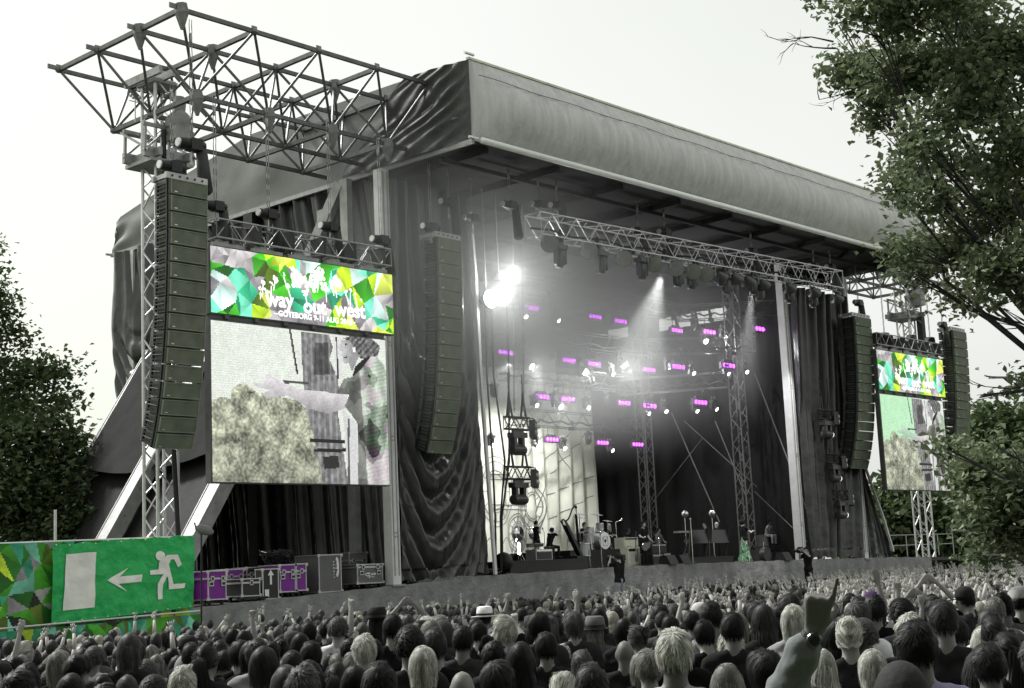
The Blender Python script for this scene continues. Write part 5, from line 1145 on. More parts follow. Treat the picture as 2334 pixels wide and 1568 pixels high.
# left trees, far behind the fence
tree(at(-60, 1300, D=52), [blob(40, 1080, 52, 130, 900), blob(130, 1150, 52, 110, 700), blob(60, 1230, 51, 130, 700), blob(170, 1220, 51, 90, 420), blob(-60, 1050, 53, 160, 600), blob(195, 1040, 53, 45, 120), blob(120, 985, 53, 55, 170), blob(20, 960, 53, 70, 260)], 'dark dense tree low behind the left fence', 'trees at the left', .26, 1., .5, seed=3, hole=.3)
tree(at(-150, 1300, D=40), [blob(-20, 760, 40, 65, 300), blob(25, 820, 40, 60, 260), blob(90, 850, 40, 55, 220, .7), blob(150, 840, 40, 38, 110, .6), blob(60, 900, 40, 75, 300, .7), blob(-10, 640, 40, 38, 110), blob(-8, 560, 40, 22, 45), blob(0, 700, 40, 30, 80), blob(130, 905, 40, 40, 110, .6), blob(-60, 900, 40, 100, 350)], 'loose upper tree with branches reaching over the dark one at the left edge', 'trees at the left', .17, .75, .3, seed=5, hole=.15)
# far trees behind the right hand side
for k, (px, py, D, rp, n, lb) in enumerate(((2085, 1190, 88, 95, 480, 'dark tree directly behind the small far screen'), (2170, 1130, 92, 110, 560, 'dark tree right of the small far screen'), (2260, 1010, 100, 100, 560, 'lighter green tree standing out above the right hand trees'), (2330, 1120, 96, 130, 650, 'dark green tree at the right edge of the far row'), (1985, 1170, 90, 80, 360, 'dark tree between the right curtain and the small far screen'), (2440, 1000, 100, 120, 400, 'far tree cut by the right edge'))):
    p = at(px, 1262, D=D); tree((p.x, p.y, -.4), [blob(px, py, D, rp, n, .8), blob(px-rp*.5, py+60, D+1, rp*.7, n*.5, .8), blob(px+rp*.5, py+70, D-1, rp*.7, n*.5, .8)], lb, 'far trees at the right', .55, 1., .5, seed=20+k)
# the near tree overhanging at the right
crown = []
for px, py, r_, n in ((1905, 60, 62, 150), (1890, -40, 70, 120), (1985, 40, 90, 300), (1945, 150, 65, 190), (2050, 150, 100, 380), (2100, 20, 110, 380), (2230, 60, 130, 520), (2200, 200, 120, 480), (2000, 250, 50, 110), (2090, 290, 85, 250), (2320, 180, 130, 500), (2290, 330, 110, 380), (2170, 370, 80, 210), (2060, 370, 65, 130), (2030, 425, 42, 70), (2120, 450, 55, 110), (2330, 470, 100, 300), (2250, 480, 75, 200), (2110, 540, 80, 230), (2190, 600, 90, 300), (2290, 620, 100, 330), (2060, 560, 50, 100), (2070, 620, 42, 75), (2170, 690, 58, 120), (2270, 720, 60, 110), (2110, 480, 45, 75), (2400, 300, 150, 420), (2400, 600, 130, 300), (2325, 870, 24, 22), (2275, 890, 16, 10), (2225, 905, 12, 6), (2240, 858, 12, 6), (2335, 940, 26, 26)):
    D = 15+((px*7+py*3) % 31)/10; crown.append(blob(px+8, py, D, r_*.80, n*(1.05 if py < 420 else .72), .9))
b_ = at(2620, 1400, D=15.5); b_.z = ground(b_.x, b_.y)
near = tree(b_, crown, 'large leafy tree overhanging the right side of the picture', None, .090, 1.25, .18, LEAFN, 9, hole=.12, lk=.45)
crown = [blob(px, py, 12.5+((px*5+py) % 17)/10, r_*.85, n, .9) for px, py, r_, n in ((2300, 1100, 70, 240), (2245, 1160, 50, 150), (2335, 1180, 90, 320), (2225, 1070, 36, 70), (2150, 1015, 14, 9), (2100, 1008, 10, 5), (2190, 1030, 22, 18), (2275, 1020, 40, 90), (2340, 1040, 60, 170), (2240, 1215, 36, 70), (2310, 1250, 55, 150), (2235, 1268, 18, 18), (2400, 1150, 100, 200))]
b_ = at(2560, 1500, D=12.5); b_.z = ground(b_.x, b_.y)
tree(b_, crown, 'leafy low tree at the right edge drooping over the crowd', None, .080, 1.4, .14, LEAFN, 10, hole=.12, lk=.4)
# bare twigs sticking out of the near tree's left edge
m = MB(); rr = random.Random(8)
def twig(p, d, L_, r, lvl):
    q = p; 
    for i in range(4):
        d = (d+Vector((rr.gauss(0, .14), rr.gauss(0, .14), rr.gauss(0, .14)))).normalized(); e = q+d*L_/4; m.tube(q, e, r*(1-.18*i), r*(1-.18*(i+1)), 4); q = e
        if lvl > 0 and i > 0: twig(q, (d+Vector((rr.gauss(0, .5), rr.gauss(0, .5), rr.gauss(0, .5)))).normalized(), L_*.5, r*.55, lvl-1)
for a, b__, l_ in (((1900, 95), (1800, 70), 2), ((1905, 110), (1805, 100), 2), ((2000, 180), (1870, 225), 2), ((2130, 600), (2050, 590), 1), ((2334, 880), (2215, 905), 1)):
    p, q = at(*a, D=15.6), at(*b__, D=15.6); twig(p, (q-p).normalized(), (q-p).length, .012, l_)
m.build('bare_twigs', BARK, near, near.location)
# unseen trees added behind the camera to darken the backs of the crowd
for k, (x, y, lb) in enumerate(((-9, 9, 'leftmost'), (-8, 3, 'second from the left'), (-8, -3, 'middle'), (-3, -8, 'second from the right'), (3.5, -9, 'rightmost'))):
    tree((x, y, .08), [((x, y, 8.5), (5.5, 5.5, 5), 620), ((x+.5, y+.5, 5.0), (4.5, 4.5, 2.8), 380)], f'broad tree added behind the camera to shade the crowd, {lb} of five', 'shading trees added behind the camera', .55, 1., .4, seed=40+k, hole=.6)
# ---------------------------------------------------------------- people
def tint_mat(name, rough, namt, nsc, attr=None, spec=.35, bump=0, bsc=20, stretch=None, sheen=0):
    m = bpy.data.materials.new(name); m.use_nodes = True; n = m.node_tree; b = n.nodes['Principled BSDF']; L = n.links
    b.inputs['Roughness'].default_value = rough; b.inputs['Specular IOR Level'].default_value = spec
    oi = n.nodes.new('ShaderNodeObjectInfo'); vm = n.nodes.new('ShaderNodeVectorMath'); vm.operation = 'SCALE'; L.new(oi.outputs['Color'], vm.inputs[0])
    if attr:
        a = n.nodes.new('ShaderNodeAttribute'); a.attribute_name = attr; L.new(a.outputs['Fac'], vm.inputs['Scale'])
    else:
        tcn = n.nodes.new('ShaderNodeTexCoord'); mp = n.nodes.new('ShaderNodeMapping'); L.new(tcn.outputs['Object'], mp.inputs[0])
        if stretch: mp.inputs['Scale'].default_value = stretch
        t = n.nodes.new('ShaderNodeTexNoise'); t.inputs['Scale'].default_value = nsc; t.inputs['Detail'].default_value = 5; L.new(mp.outputs[0], t.inputs['Vector'])
        mr = n.nodes.new('ShaderNodeMapRange'); mr.inputs['From Min'].default_value = .3; mr.inputs['From Max'].default_value = .7; mr.inputs['To Min'].default_value = 1-namt; mr.inputs['To Max'].default_value = 1+namt; L.new(t.outputs[0], mr.inputs[0]); L.new(mr.outputs[0], vm.inputs['Scale'])
        if bump:
            bp = n.nodes.new('ShaderNodeBump'); bp.inputs['Strength'].default_value = bump; bp.inputs['Distance'].default_value = .02; L.new(t.outputs[0], bp.inputs['Height']); L.new(bp.outputs[0], b.inputs['Normal'])
    L.new(vm.outputs[0], b.inputs['Base Color']); return m
SKINM = tint_mat('skin', .55, .08, 12); CLOTHM = tint_mat('clothing', .9, .22, 7, None, .05, .5); HAIRM = tint_mat('hair', .5, 0, 0, 'tone', .16); HATM = tint_mat('hat_cloth', .8, .15, 25, None, .2, .3)
SKIRTM = mat('patterned_skirt', (.2, .2, .2), .8); _n = SKIRTM.node_tree; _t = _n.nodes.new('ShaderNodeTexNoise'); _t.inputs['Scale'].default_value = 4.5; _t.inputs['Detail'].default_value = 2; _c = _n.nodes.new('ShaderNodeValToRGB'); _c.color_ramp.interpolation = 'CONSTANT'
for _p, _q in ((0, (.02, .02, .02, 1)), (.4, (.07, .18, .09, 1)), (.5, (.28, .42, .28, 1)), (.56, (.03, .03, .03, 1)), (.62, (.12, .30, .16, 1))):
    _e = _c.color_ramp.elements.new(_p); _e.color = _q
_n.links.new(_t.outputs[0], _c.inputs[0]); _n.links.new(_c.outputs[0], _n.nodes['Principled BSDF'].inputs['Base Color'])
EYEM = mat('dark_eye', .02, .3, 0, 0)
def V3(*a): return Vector(a)
def cap(m, a, b_, ra, rb=None, n=12):
    a, b_ = Vector(a), Vector(b_); rb = ra if rb is None else rb; m.tube(a, b_, ra, rb, n); m.ell(a, ra*1.0, n, 8); m.ell(b_, rb*1.0, n, 8)
WORK = bpy.data.scenes.new('workbench')
def fused(m, voxel, it, name, mt, fold=0):
    """one continuous surface from overlapping tapered limbs"""
    o = m.build(name, mt, None, None, True); md = o.modifiers.new('r', 'REMESH'); md.mode = 'VOXEL'; md.voxel_size = voxel; md.use_smooth_shade = True
    if it: s_ = o.modifiers.new('s', 'SMOOTH'); s_.iterations = it; s_.factor = .5
    COL.objects.unlink(o); WORK.collection.objects.link(o); vl = WORK.view_layers[0]; vl.update(); me = bpy.data.meshes.new_from_object(o.evaluated_get(vl.depsgraph)); bpy.data.objects.remove(o); me.name = name
    if fold:
        for v in me.vertices: v.co += v.normal*fold*(noise.noise(Vector((v.co.x*9, v.co.y*9, v.co.z*16)))+.5*noise.noise(v.co*28))
    return me
J0 = dict(pel=V3(0, 0, .95), chest=V3(0, 0, 1.26), neck=V3(0, -.01, 1.475), head=V3(0, .02, 1.63), sh=.172,
          el=[V3(-.235, -.03, 1.15), V3(.235, -.03, 1.15)], wr=[V3(-.25, .1, .92), V3(.25, .1, .92)], hd=[V3(0, .25, -1), V3(0, .25, -1)],
          hip=.09, kn=[V3(-.1, .02, .50), V3(.1, .02, .50)], an=[V3(-.11, -.02, .08), V3(.11, -.02, .08)], curl=[.5, .5], ext=[None, None], sleeve=.55, hang=(0, 0))
def hand(m, wr, d, side, curl, ext=None, s=1.):
    """palm, five separate fingers and a thumb leaving the side of the palm"""
    d = Vector(d).normalized(); fwd = Vector((0, 1, 0)); u = d.cross(fwd); u = u.normalized() if u.length > .1 else Vector((1, 0, 0)); pn = u.cross(d).normalized(); t_ = -u*side if True else u
    if t_.x*side > 0: t_ = -t_
    for k in (-1, 0, 1): cap(m, wr+t_*.014*k*s, wr+d*.085*s+t_*.027*k*s, .017*s, .0145*s, 8)
    for k, (L_, o_) in enumerate(((.072, .034), (.08, .012), (.075, -.011), (.06, -.033))):
        c = 0 if (ext is not None and k in ext) else curl
        if ext is not None and k not in ext: c = 1.
        a = wr+d*.085*s+t_*o_*s; dd = (d+t_*o_*2.2*(1-c)).normalized(); 
        for q in range(3):
            ang = c*1.45; dd = (dd*math.cos(ang)+pn*math.sin(ang)).normalized() if ang else dd; 
            nn = (pn*math.cos(ang)-d*0) ; e = a+dd*L_*s*(.42, .32, .26)[q]; cap(m, a, e, ((.0105 if ext is None or k in ext else .0092)-.001*q)*s, ((.0098 if ext is None or k in ext else .0086)-.001*q)*s, 7); a = e
            pn = pn if not ang else (pn-dd*pn.dot(dd)).normalized() if (pn-dd*pn.dot(dd)).length > .05 else (-d)
        pn = u.cross(d).normalized()
    b0_ = wr+d*.025*s+t_*.03*s; b1_ = b0_+(d*.6+t_*.75+pn*(.25+curl*.6)).normalized()*.042*s; b2_ = b1_+(d*.85+t_*.25*(1-curl)+pn*curl*.8-t_*.5*curl).normalized()*.036*s
    cap(m, b0_, b1_, .0135*s, .011*s, 7); cap(m, b1_, b2_, .011*s, .009*s, 7)
def figure(J=None, voxel=.016, female=False, sitting=False, parts=('body', 'top', 'trousers'), skirt_=None, face=False, fs=1., longs=False, sg=.013):
    j = dict(J0); j.update(J or {}); pel, chest, neck, head = j['pel'], j['chest'], j['neck'], j['head']; sh = j['sh']*(.88 if female else 1); out = {}
    lr = Vector((1, 0, 0)); shp = [neck+V3(s_*sh, 0, -.068)+Vector((0, 0, .07 if j['wr'][i].z > neck.z+.1 else 0)) for i, s_ in enumerate((-1, 1))]
    hipp = [pel+V3(s_*j['hip'], 0, -.03) for s_ in (-1, 1)]
    def torso(m, g):
        for s_ in (-1, 1):
            cap(m, chest+V3(s_*.075, 0, .06), pel+V3(s_*.055, 0, .12), .098+g, .088+g); cap(m, pel+V3(s_*.055, 0, .12), pel+V3(s_*.075, 0, 0), .088+g, .105+g)
            cap(m, chest+V3(s_*.075, 0, .05), neck+V3(s_*sh*.8, 0, -.07), .098+g, .062+g)
        for i in (0, 1): cap(m, neck+V3(0, -.005, -.04), shp[i], .058+g*.5, .056+g); cap(m, neck+V3((-.045, .045)[i], -.02, -.01), shp[i]+V3(0, 0, .005), .044+g*.5, .05+g)
        if female:
            for s_ in (-1, 1): m.ell(chest+V3(s_*.07, .085, .0), .062+g, 10, 8)
    def arm(m, i, g, frac=1.):
        e = j['el'][i]; w_ = j['wr'][i]; k = .88 if female else 1
        if frac <= 1 and g: cap(m, shp[i], shp[i].lerp(e, min(1, frac)), .056*k+g, .046*k+g)
        elif g: cap(m, shp[i], e, .056*k+g, .044*k+g); cap(m, e, e.lerp(w_, frac-1), .044*k+g, (.036)*k+g)
        else: cap(m, shp[i], e, .052*k, .039*k); cap(m, e, e.lerp(w_, .35), .04*k, .041*k); cap(m, e.lerp(w_, .35), w_, .041*k, .026*k)
    def leg(m, i, g):
        cap(m, hipp[i], j['kn'][i], .088+g, .058+g); cap(m, j['kn'][i], j['kn'][i].lerp(j['an'][i], .35), .056+g, .056+g); cap(m, j['kn'][i].lerp(j['an'][i], .35), j['an'][i], .056+g, .036+g*1.2)
    m = MB(); torso(m, -.004)
    cap(m, neck+V3(0, 0, -.05), head+V3(0, -.03, -.07), .062, .056)
    hv = (head-neck).normalized(); m.ell(head+V3(0, 0, .005), (.074, .093, .112), 18, 14); m.ell(head+V3(0, .028, -.062), (.053, .062, .058), 14, 10); m.ell(head+V3(0, .045, -.095), (.03, .035, .022), 10, 8)
    m.ell(head+V3(0, .098, -.018), (.013, .022, .022), 8, 6); m.ell(head+V3(0, .088, .0), (.009, .014, .03), 8, 6); m.ell(head+V3(0, .092, -.058), (.024, .012, .010), 8, 6)
    for s_ in (-1, 1): m.ell(head+V3(s_*.078, -.008, -.008), (.011, .02, .032), 8, 8); m.ell(head+V3(s_*.03, .083, .022), (.022, .012, .010), 8, 6)
    for i, s_ in enumerate((-1, 1)):
        arm(m, i, 0); hand(m, j['wr'][i], j['hd'][i], s_, j['curl'][i], j['ext'][i], 1.05 if not female else .95); leg(m, i, -.006); a = j['an'][i]; cap(m, a+V3(0, -.02, -.035), a+V3(s_*.03, .15, -.045), .036, .033)
    out['body'] = fused(m, voxel, 2, 'body', SKINM)
    m = MB(); torso(m, .014)
    for i in (0, 1): arm(m, i, sg, j['sleeve'])
    if j['sleeve'] > 1: cap(m, neck+V3(0, -.01, -.02), neck+V3(0, -.015, .01), .066, .062)
    out['top'] = fused(m, voxel*1.05, 3, 'top', CLOTHM, .012 if sg < .02 else .005)
    m = MB()
    if skirt_:
        z0, r0, r1 = skirt_; prof_ = []
        for k in range(9): u = k/8; prof_.append((lerp(.12, r1, u**1.2)+.012*math.sin(k*2), lerp(pel.z+.12, z0, u)))
        vs = MB(); N_ = 48; rows = [[Vector((pel.x+r*(1+.10*u_*math.sin(9*a))*math.cos(a), pel.y+r*.85*(1+.10*u_*math.sin(9*a+1))*math.sin(a), z)) for a in [2*math.pi*i/N_ for i in range(N_+1)]] for (r, z), u_ in zip(prof_, [k/8 for k in range(9)])]
        m.grid(rows); o = m.build('skirt', CLOTHM, None, None, True); out['skirt'] = o.data; o.data.materials.clear(); o.data.materials.append(SKIRTM if r1 > .28 else CLOTHM); bpy.data.objects.remove(o)
    else:
        for i in (0, 1): leg(m, i, .012)
        m.ell(pel+V3(0, 0, .0), (.15, .115, .11), 14, 10); out['trousers'] = fused(m, voxel*1.1, 2, 'trousers', CLOTHM)
    if 'an' in j:
        m = MB()
        for i, s_ in enumerate((-1, 1)): a = j['an'][i]; cap(m, a+V3(0, -.03, -.035), a+V3(s_*.035, .17, -.045), .046, .04)
        out['shoes'] = fused(m, .02, 1, 'shoes', CLOTHM)
    return out
FACE = MB()
for s_ in (-1, 1): FACE.ell((s_*.03, .09, .008), (.012, .006, .006), 8, 6); FACE.ell((s_*.03, .092, .028), (.018, .005, .004), 8, 4)
FACE.ell((0, .101, -.058), (.02, .006, .004), 8, 4)
_o = FACE.build('facial_features', EYEM); FACEME = _o.data; bpy.data.objects.remove(_o)
# --- hair: a cap plus hundreds of combed strands
def hair(style, seed):
    rr = random.Random(seed); m = MB(); tones = []; R3 = Vector((.079, .098, .118)); C0 = Vector((0, 0, .008))
    def surf(a, z, k=1.): s_ = math.sqrt(max(0, 1-z*z)); return Vector((R3.x*s_*math.cos(a), R3.y*s_*math.sin(a)-.004, R3.z*z))*k+C0
    bare = {'short': -.25, 'quiff': -.25, 'curly': -.35, 'mop': -.3, 'bob': -.3, 'long': -.3, 'pony': -.3, 'bun': -.3, 'crew': -.2}.get(style, -.2)
    def allowed(a, z):      # a=90deg is the face
        f = math.sin(a)
        if f > .35 and z < .38+.25*f: return False
        if abs(f) <= .35 and z < -.1+.3*max(0, f): return False
        return z > bare-.12
    # cap
    n0 = len(m.f); k = {'crew': 1.05, 'short': 1.07, 'quiff': 1.07, 'curly': 1.16, 'mop': 1.10, 'bob': 1.09, 'long': 1.08, 'pony': 1.05, 'bun': 1.05}[style]; NU, NV = 30, 16; idx = {}
    for jv in range(NV):
        for iu in range(NU):
            a = 2*math.pi*iu/NU; z = 1-jv*(1.38/(NV-1))
            idx[jv, iu] = len(m.v)+0; bump_ = 1+(.05 if style == 'curly' else .015)*noise.noise(surf(a, max(-1, z))*28+Vector((seed, 0, 0))); m.v.append(tuple(surf(a, max(-.9, z), k*bump_)))
    for jv in range(NV-1):
        for iu in range(NU):
            a = 2*math.pi*(iu+.5)/NU; z = 1-(jv+.5)*(1.38/(NV-1))
            if allowed(a, z): m.f.append((idx[jv, iu], idx[jv+1, iu], idx[jv+1, (iu+1) % NU], idx[jv, (iu+1) % NU])); m.m.append(0); m.sm.append(True)
    tones += [.4]*(len(m.f))
    def ribbon(pts, w0, tone):
        vs = []; 
        for i, p in enumerate(pts):
            d = (pts[min(i+1, len(pts)-1)]-pts[max(i-1, 0)]); nrm = Vector((p.x, p.y, (p.z-.0)*.6 if p.z > -.02 else 0)); s_ = d.cross(nrm); s_ = s_.normalized() if s_.length > 1e-7 else Vector((1, 0, 0)); w_ = w0*(1-.75*(i/(len(pts)-1))**2); vs += [p-s_*w_/2, p+s_*w_/2]
        o = len(m.v); m.v.extend(tuple(v) for v in vs)
        for i in range(len(pts)-1): m.f.append((o+2*i, o+2*i+1, o+2*i+3, o+2*i+2)); m.m.append(0); m.sm.append(True); tones.append(tone*(.9+.2*i/len(pts)))
    N = {'crew': 900, 'short': 1300, 'quiff': 1200, 'curly': 1100, 'mop': 1500, 'bob': 1200, 'long': 1200, 'pony': 1000, 'bun': 900}[style]
    crown = Vector((.012, -.55, .84)).normalized()
    for q in range(N):
        a = rr.uniform(0, 2*math.pi); z = rr.uniform(-.3, 1)**1.0 if rr.random() < .7 else rr.uniform(.4, 1)
        if not allowed(a, z): continue
        tn = .6+.85*rr.random()**1.4+.25*math.sin(a*9+z*3); tn = max(.3, tn); p = surf(a, z, k); L_ = {'crew': .02, 'short': .05, 'quiff': .06, 'curly': .05, 'mop': .09, 'bob': .17, 'long': .42, 'pony': .1, 'bun': .1}[style]*rr.uniform(.7, 1.15)
        if style == 'curly':
            pts = []; ax = (p-C0).normalized(); u = ax.orthogonal().normalized(); v = ax.cross(u); ph = rr.uniform(0, 6)
            for i in range(6): t_ = i/5; pts.append(p+ax*.02*t_+(u*math.cos(ph+t_*4.5)+v*math.sin(ph+t_*4.5))*.012+Vector((0, 0, -.015*t_)))
            ribbon(pts, .009, tn); continue
        steps = 5 if L_ < .15 else 11; pts = [p]; dirp = None; lift = {'crew': .006, 'short': .010, 'quiff': .016, 'mop': .004}.get(style, .003)*rr.random()
        for i in range(steps):
            pp_ = pts[-1]-C0; e = Vector((pp_.x/R3.x, pp_.y/R3.y, pp_.z/R3.z)).normalized()
            tgt = Vector((0, -1.0, -.25)) if style in ('pony', 'bun') else None
            flow = e-crown if not tgt else tgt-e*0; flow = flow-e*flow.dot(e)
            flow = flow.normalized() if flow.length > .02 else Vector((rr.uniform(-1, 1), rr.uniform(-1, 1), 0))
            if e.z < .15 or style in ('long', 'bob'): flow += Vector((0, 0, -1))*(1.2 if style in ('long', 'bob') else .5)
            if pts[-1].z < -.05 and style in ('long', 'bob', 'mop'): flow = Vector((pp_.x*.5*(1 if style == 'long' else -2.5), pp_.y*(.4 if style == 'long' else -1.5)-.02, -1))
            if style == 'quiff' and e.z > .5: flow += Vector((.25, .5, .25))
            flow += Vector((rr.gauss(0, .12), rr.gauss(0, .12), rr.gauss(0, .07)))+noise.noise_vector(pts[-1]*16+Vector((seed*3, 0, 0)))*(.22 if style in ('mop', 'bob') else .45); nx = pts[-1]+flow.normalized()*L_/steps
            if nx.z > -.08:
                e2 = nx-C0; e3_ = Vector((e2.x/R3.x, e2.y/R3.y, e2.z/R3.z)); kk = (k+.012+lift*10*(i+1)/steps)/max(.01, e3_.length)
                kk *= 1+.07*noise.noise(pts[-1]*24+Vector((seed, 5, 0))); nx = C0+e2*kk if e3_.length < k+.03+lift*10 else nx
            pts.append(nx)
        ribbon(pts, .0058 if L_ < .15 else .0075, tn)
    if style == 'pony' or style == 'bun':
        b0_ = Vector((0, -.115, .03 if style == 'pony' else .07))
        if style == 'bun':
            for q in range(140): a = rr.uniform(0, 6.28); b1_ = rr.uniform(0, 6.28); pts = [b0_+Vector((.042*math.cos(a+i*.4)*math.cos(b1_), .035*math.sin(a+i*.4), .042*math.sin(a+i*.4+b1_)*.9)) for i in range(6)]; ribbon(pts, .012, .5+.8*rr.random())
            n1 = len(m.f); m.ell(b0_, .036, 10, 8); tones += [.5]*(len(m.f)-n1)
        else:
            for q in range(160): o_ = Vector((rr.gauss(0, .012), rr.gauss(0, .01), rr.gauss(0, .01))); pts = [b0_+o_+Vector((o_.x*i*.3, -.035*math.sin(min(1.5, i*.4)), -.0*i-.032*max(0, i-.5))) for i in range(9)]; ribbon(pts, .010, .5+.8*rr.random())
    o = m.build('hair', HAIRM, None, None, True); me = o.data; bpy.data.objects.remove(o)
    at_ = me.attributes.new('tone', 'FLOAT', 'FACE'); at_.data.foreach_set('value', tones[:len(me.polygons)]+[.6]*(len(me.polygons)-len(tones))); return me
HAIR = {s_: [hair(s_, 3+i*7) for i in range(n_)] for s_, n_ in (('crew', 1), ('short', 3), ('quiff', 2), ('curly', 2), ('mop', 2), ('bob', 2), ('long', 3), ('pony', 2), ('bun', 1))}
def hatmesh(kind):
    m = MB()
    if kind == 'cap': m.lathe((0, 0, .02), [(.094, 0), (.099, .03), (.09, .085), (.06, .118), (.012, .13)], 20); m.prism([(-.07, .06), (.07, .06), (.075, .12), (.04, .17), (-.04, .17), (-.075, .12)], (0, 0, .025), (1, 0, 0), (0, 1, -.12), .01)
    if kind == 'fedora': m.lathe((0, 0, .03), [(.165, .004), (.16, .0), (.105, .004), (.1, .01)], 28); m.lathe((0, -.005, .03), [(.104, 0), (.1, .06), (.088, .115), (.06, .125), (.02, .105)], 24); 
    if kind == 'hood': m.ell((0, -.03, .0), (.108, .12, .145), 18, 14); m.ell((0, -.08, -.14), (.12, .07, .07), 14, 8)
    o = m.build(kind, HATM, None, None, True); me = o.data; bpy.data.objects.remove(o); return me
HATS = {k: hatmesh(k) for k in ('cap', 'fedora', 'hood')}
m = MB(); m.lathe((0, -.005, .045), [(.106, 0), (.105, .025)], 24); _o = m.build('hat_band', BLACK); BANDME = _o.data; bpy.data.objects.remove(_o)
m = MB()
for s_ in (-1, 1): m.ell((s_*.034, .105, .008), (.027, .006, .02), 10, 6); m.bar((s_*.06, .1, .012), (s_*.085, -.01, .012), .004, .008)
m.bar((-.02, .108, .012), (.02, .108, .012), .004, .006); _o = m.build('sunglasses', BLACK); GLME = _o.data; bpy.data.objects.remove(_o)
m = MB(); m.lathe((0, 0, 0), [(.082, -.03), (.085, 0)], 6); 
up_ = lambda s_, **k: dict(k)
A_UP = [V3(-.27, .08, 1.62), V3(-.25, .12, 1.88)]
POSES = {
 'down': dict(J={}, female=False), 'downf': dict(J=dict(neck=V3(0, -.01, 1.455), head=V3(0, .02, 1.61)), female=True),
 'upr': dict(J=dict(el=[J0['el'][0], V3(.27, .06, 1.62)], wr=[J0['wr'][0], V3(.25, .12, 1.88)], hd=[J0['hd'][0], V3(-.1, .1, 1)], curl=[.5, .08])),
 'upl': dict(J=dict(el=[V3(-.29, .06, 1.6), J0['el'][1]], wr=[V3(-.22, .16, 1.84), J0['wr'][1]], hd=[V3(.15, .3, 1), J0['hd'][1]], curl=[.15, .5]), female=True),
 'both': dict(J=dict(el=[V3(-.29, .05, 1.6), V3(.29, .05, 1.6)], wr=[V3(-.33, .08, 1.86), V3(.33, .08, 1.86)], hd=[V3(-.15, .1, 1), V3(.15, .1, 1)], curl=[.05, .05]), female=True),
 'fist': dict(J=dict(el=[J0['el'][0], V3(.26, .1, 1.62)], wr=[J0['wr'][0], V3(.2, .16, 1.88)], hd=[J0['hd'][0], V3(0, .1, 1)], curl=[.5, 1.])),
 'clap': dict(J=dict(el=[V3(-.31, .06, 1.66), V3(.31, .06, 1.66)], wr=[V3(-.09, .1, 1.9), V3(.09, .1, 1.9)], hd=[V3(.9, .1, .7), V3(-.9, .1, .7)], curl=[.05, .05]), female=True),
 'phone': dict(J=dict(el=[V3(-.26, .16, 1.36), V3(.26, .16, 1.36)], wr=[V3(-.07, .34, 1.62), V3(.07, .34, 1.62)], hd=[V3(.1, .1, 1), V3(-.1, .1, 1)], curl=[.6, .6])),
 'point': dict(J=dict(el=[J0['el'][0], V3(.28, .06, 1.6)], wr=[J0['wr'][0], V3(.27, .1, 1.87)], hd=[J0['hd'][0], V3(0, .05, 1)], curl=[.5, 1.], ext=[None, (0,)])),
 'peace': dict(J=dict(el=[V3(-.28, .06, 1.6), J0['el'][1]], wr=[V3(-.27, .1, 1.86), J0['wr'][1]], hd=[V3(0, .05, 1), J0['hd'][1]], curl=[1., .5], ext=[(0, 1), None]), female=True)}
PM = {k: figure(v['J'], .014 if k not in ('down', 'downf') else .018, v.get('female', False)) for k, v in POSES.items()}
HC = {'black': .006, 'dark': .011, 'brown': .024, 'mid': .06, 'fair': .17, 'blond': .45}
def hcol(k): v = HC[k]; return (v, v, v*(.90 if v > .15 else 1), 1)
def person(loc, rz, s, pose='down', hs='short', hc='dark', top=.03, label='', group=None, hat=None, hatc=.02, glasses=False, meshes=None, skin=.42, trc=.03, headtilt=0, topcol=None, headyaw=0, headpos=None, face=False, cat='person'):
    P = meshes or PM[pose]; b_ = bpy.data.objects.new('person', P['body']); COL.objects.link(b_); b_.location = loc; b_.rotation_euler = (0, 0, rz); b_.scale = (s, s, s); b_.color = (skin, skin*.965, skin*.935, 1); tag(b_, label, cat, group)
    def kid(nm, me, col, l=(0, 0, 0), r=(0, 0, 0), sc=(1, 1, 1)):
        o = bpy.data.objects.new(nm, me); COL.objects.link(o); o.parent = b_; o.location = l; o.rotation_euler = r; o.scale = sc; o.color = col; return o
    tc_ = topcol or (top, top, top*1.03); kid('top', P['top'], (*tc_, 1))
    for k in ('trousers', 'skirt'):
        if k in P: kid(k, P[k], (trc, trc, trc*1.1, 1) if not hasattr(trc, '__len__') else (*trc, 1))
    if 'shoes' in P: kid('shoes', P['shoes'], (.03, .03, .03, 1))
    hp = Vector(headpos) if headpos is not None else V3(0, .02, 1.61 if POSES[pose].get('J', {}).get('head') else 1.63); er = (headtilt, 0, headyaw); rr = random.Random(label)
    if hs != 'bald' and hat != 'hood': kid('hair', rr.choice(HAIR[hs]), hcol(hc), hp, er, [1.0+rr.uniform(-.04, .06), 1.0+rr.uniform(-.04, .08), 1.0+rr.uniform(-.05, .07)])
    if hat:
        kid(hat, HATS[hat], (hatc, hatc, hatc, 1) if not hasattr(hatc, '__len__') else (*hatc, 1), hp, er, (1.06, 1.06, 1.06))
        if hat == 'fedora': kid('hat_band', BANDME, (0, 0, 0, 1), hp, er, (1.06, 1.06, 1.06))
    if glasses: kid('sunglasses', GLME, (0, 0, 0, 1), hp, er)
    if face: kid('facial_features', FACEME, (0, 0, 0, 1), hp, er)
    return b_
def to_stage(p): return math.atan2(36-p[1], 45-p[0])-math.pi/2
HERO = []   # px, top py, width, style, colour, pose, top, extra
def H(px, py, w_, hs, hc, top=.03, pose='down', rz=0, words='', **k): HERO.append((px, py, w_, hs, hc, top, pose, rz, words, k))
H(585, 1457, 60, 'quiff', 'brown', .25, words='man with a brown quiff and pale neckline'); H(708, 1465, 58, 'short', 'black', .015, words='man with tall black hair'); H(894, 1401, 51, 'short', 'black', .012, words='man with cropped black hair in a black t-shirt below the low grey flight case')
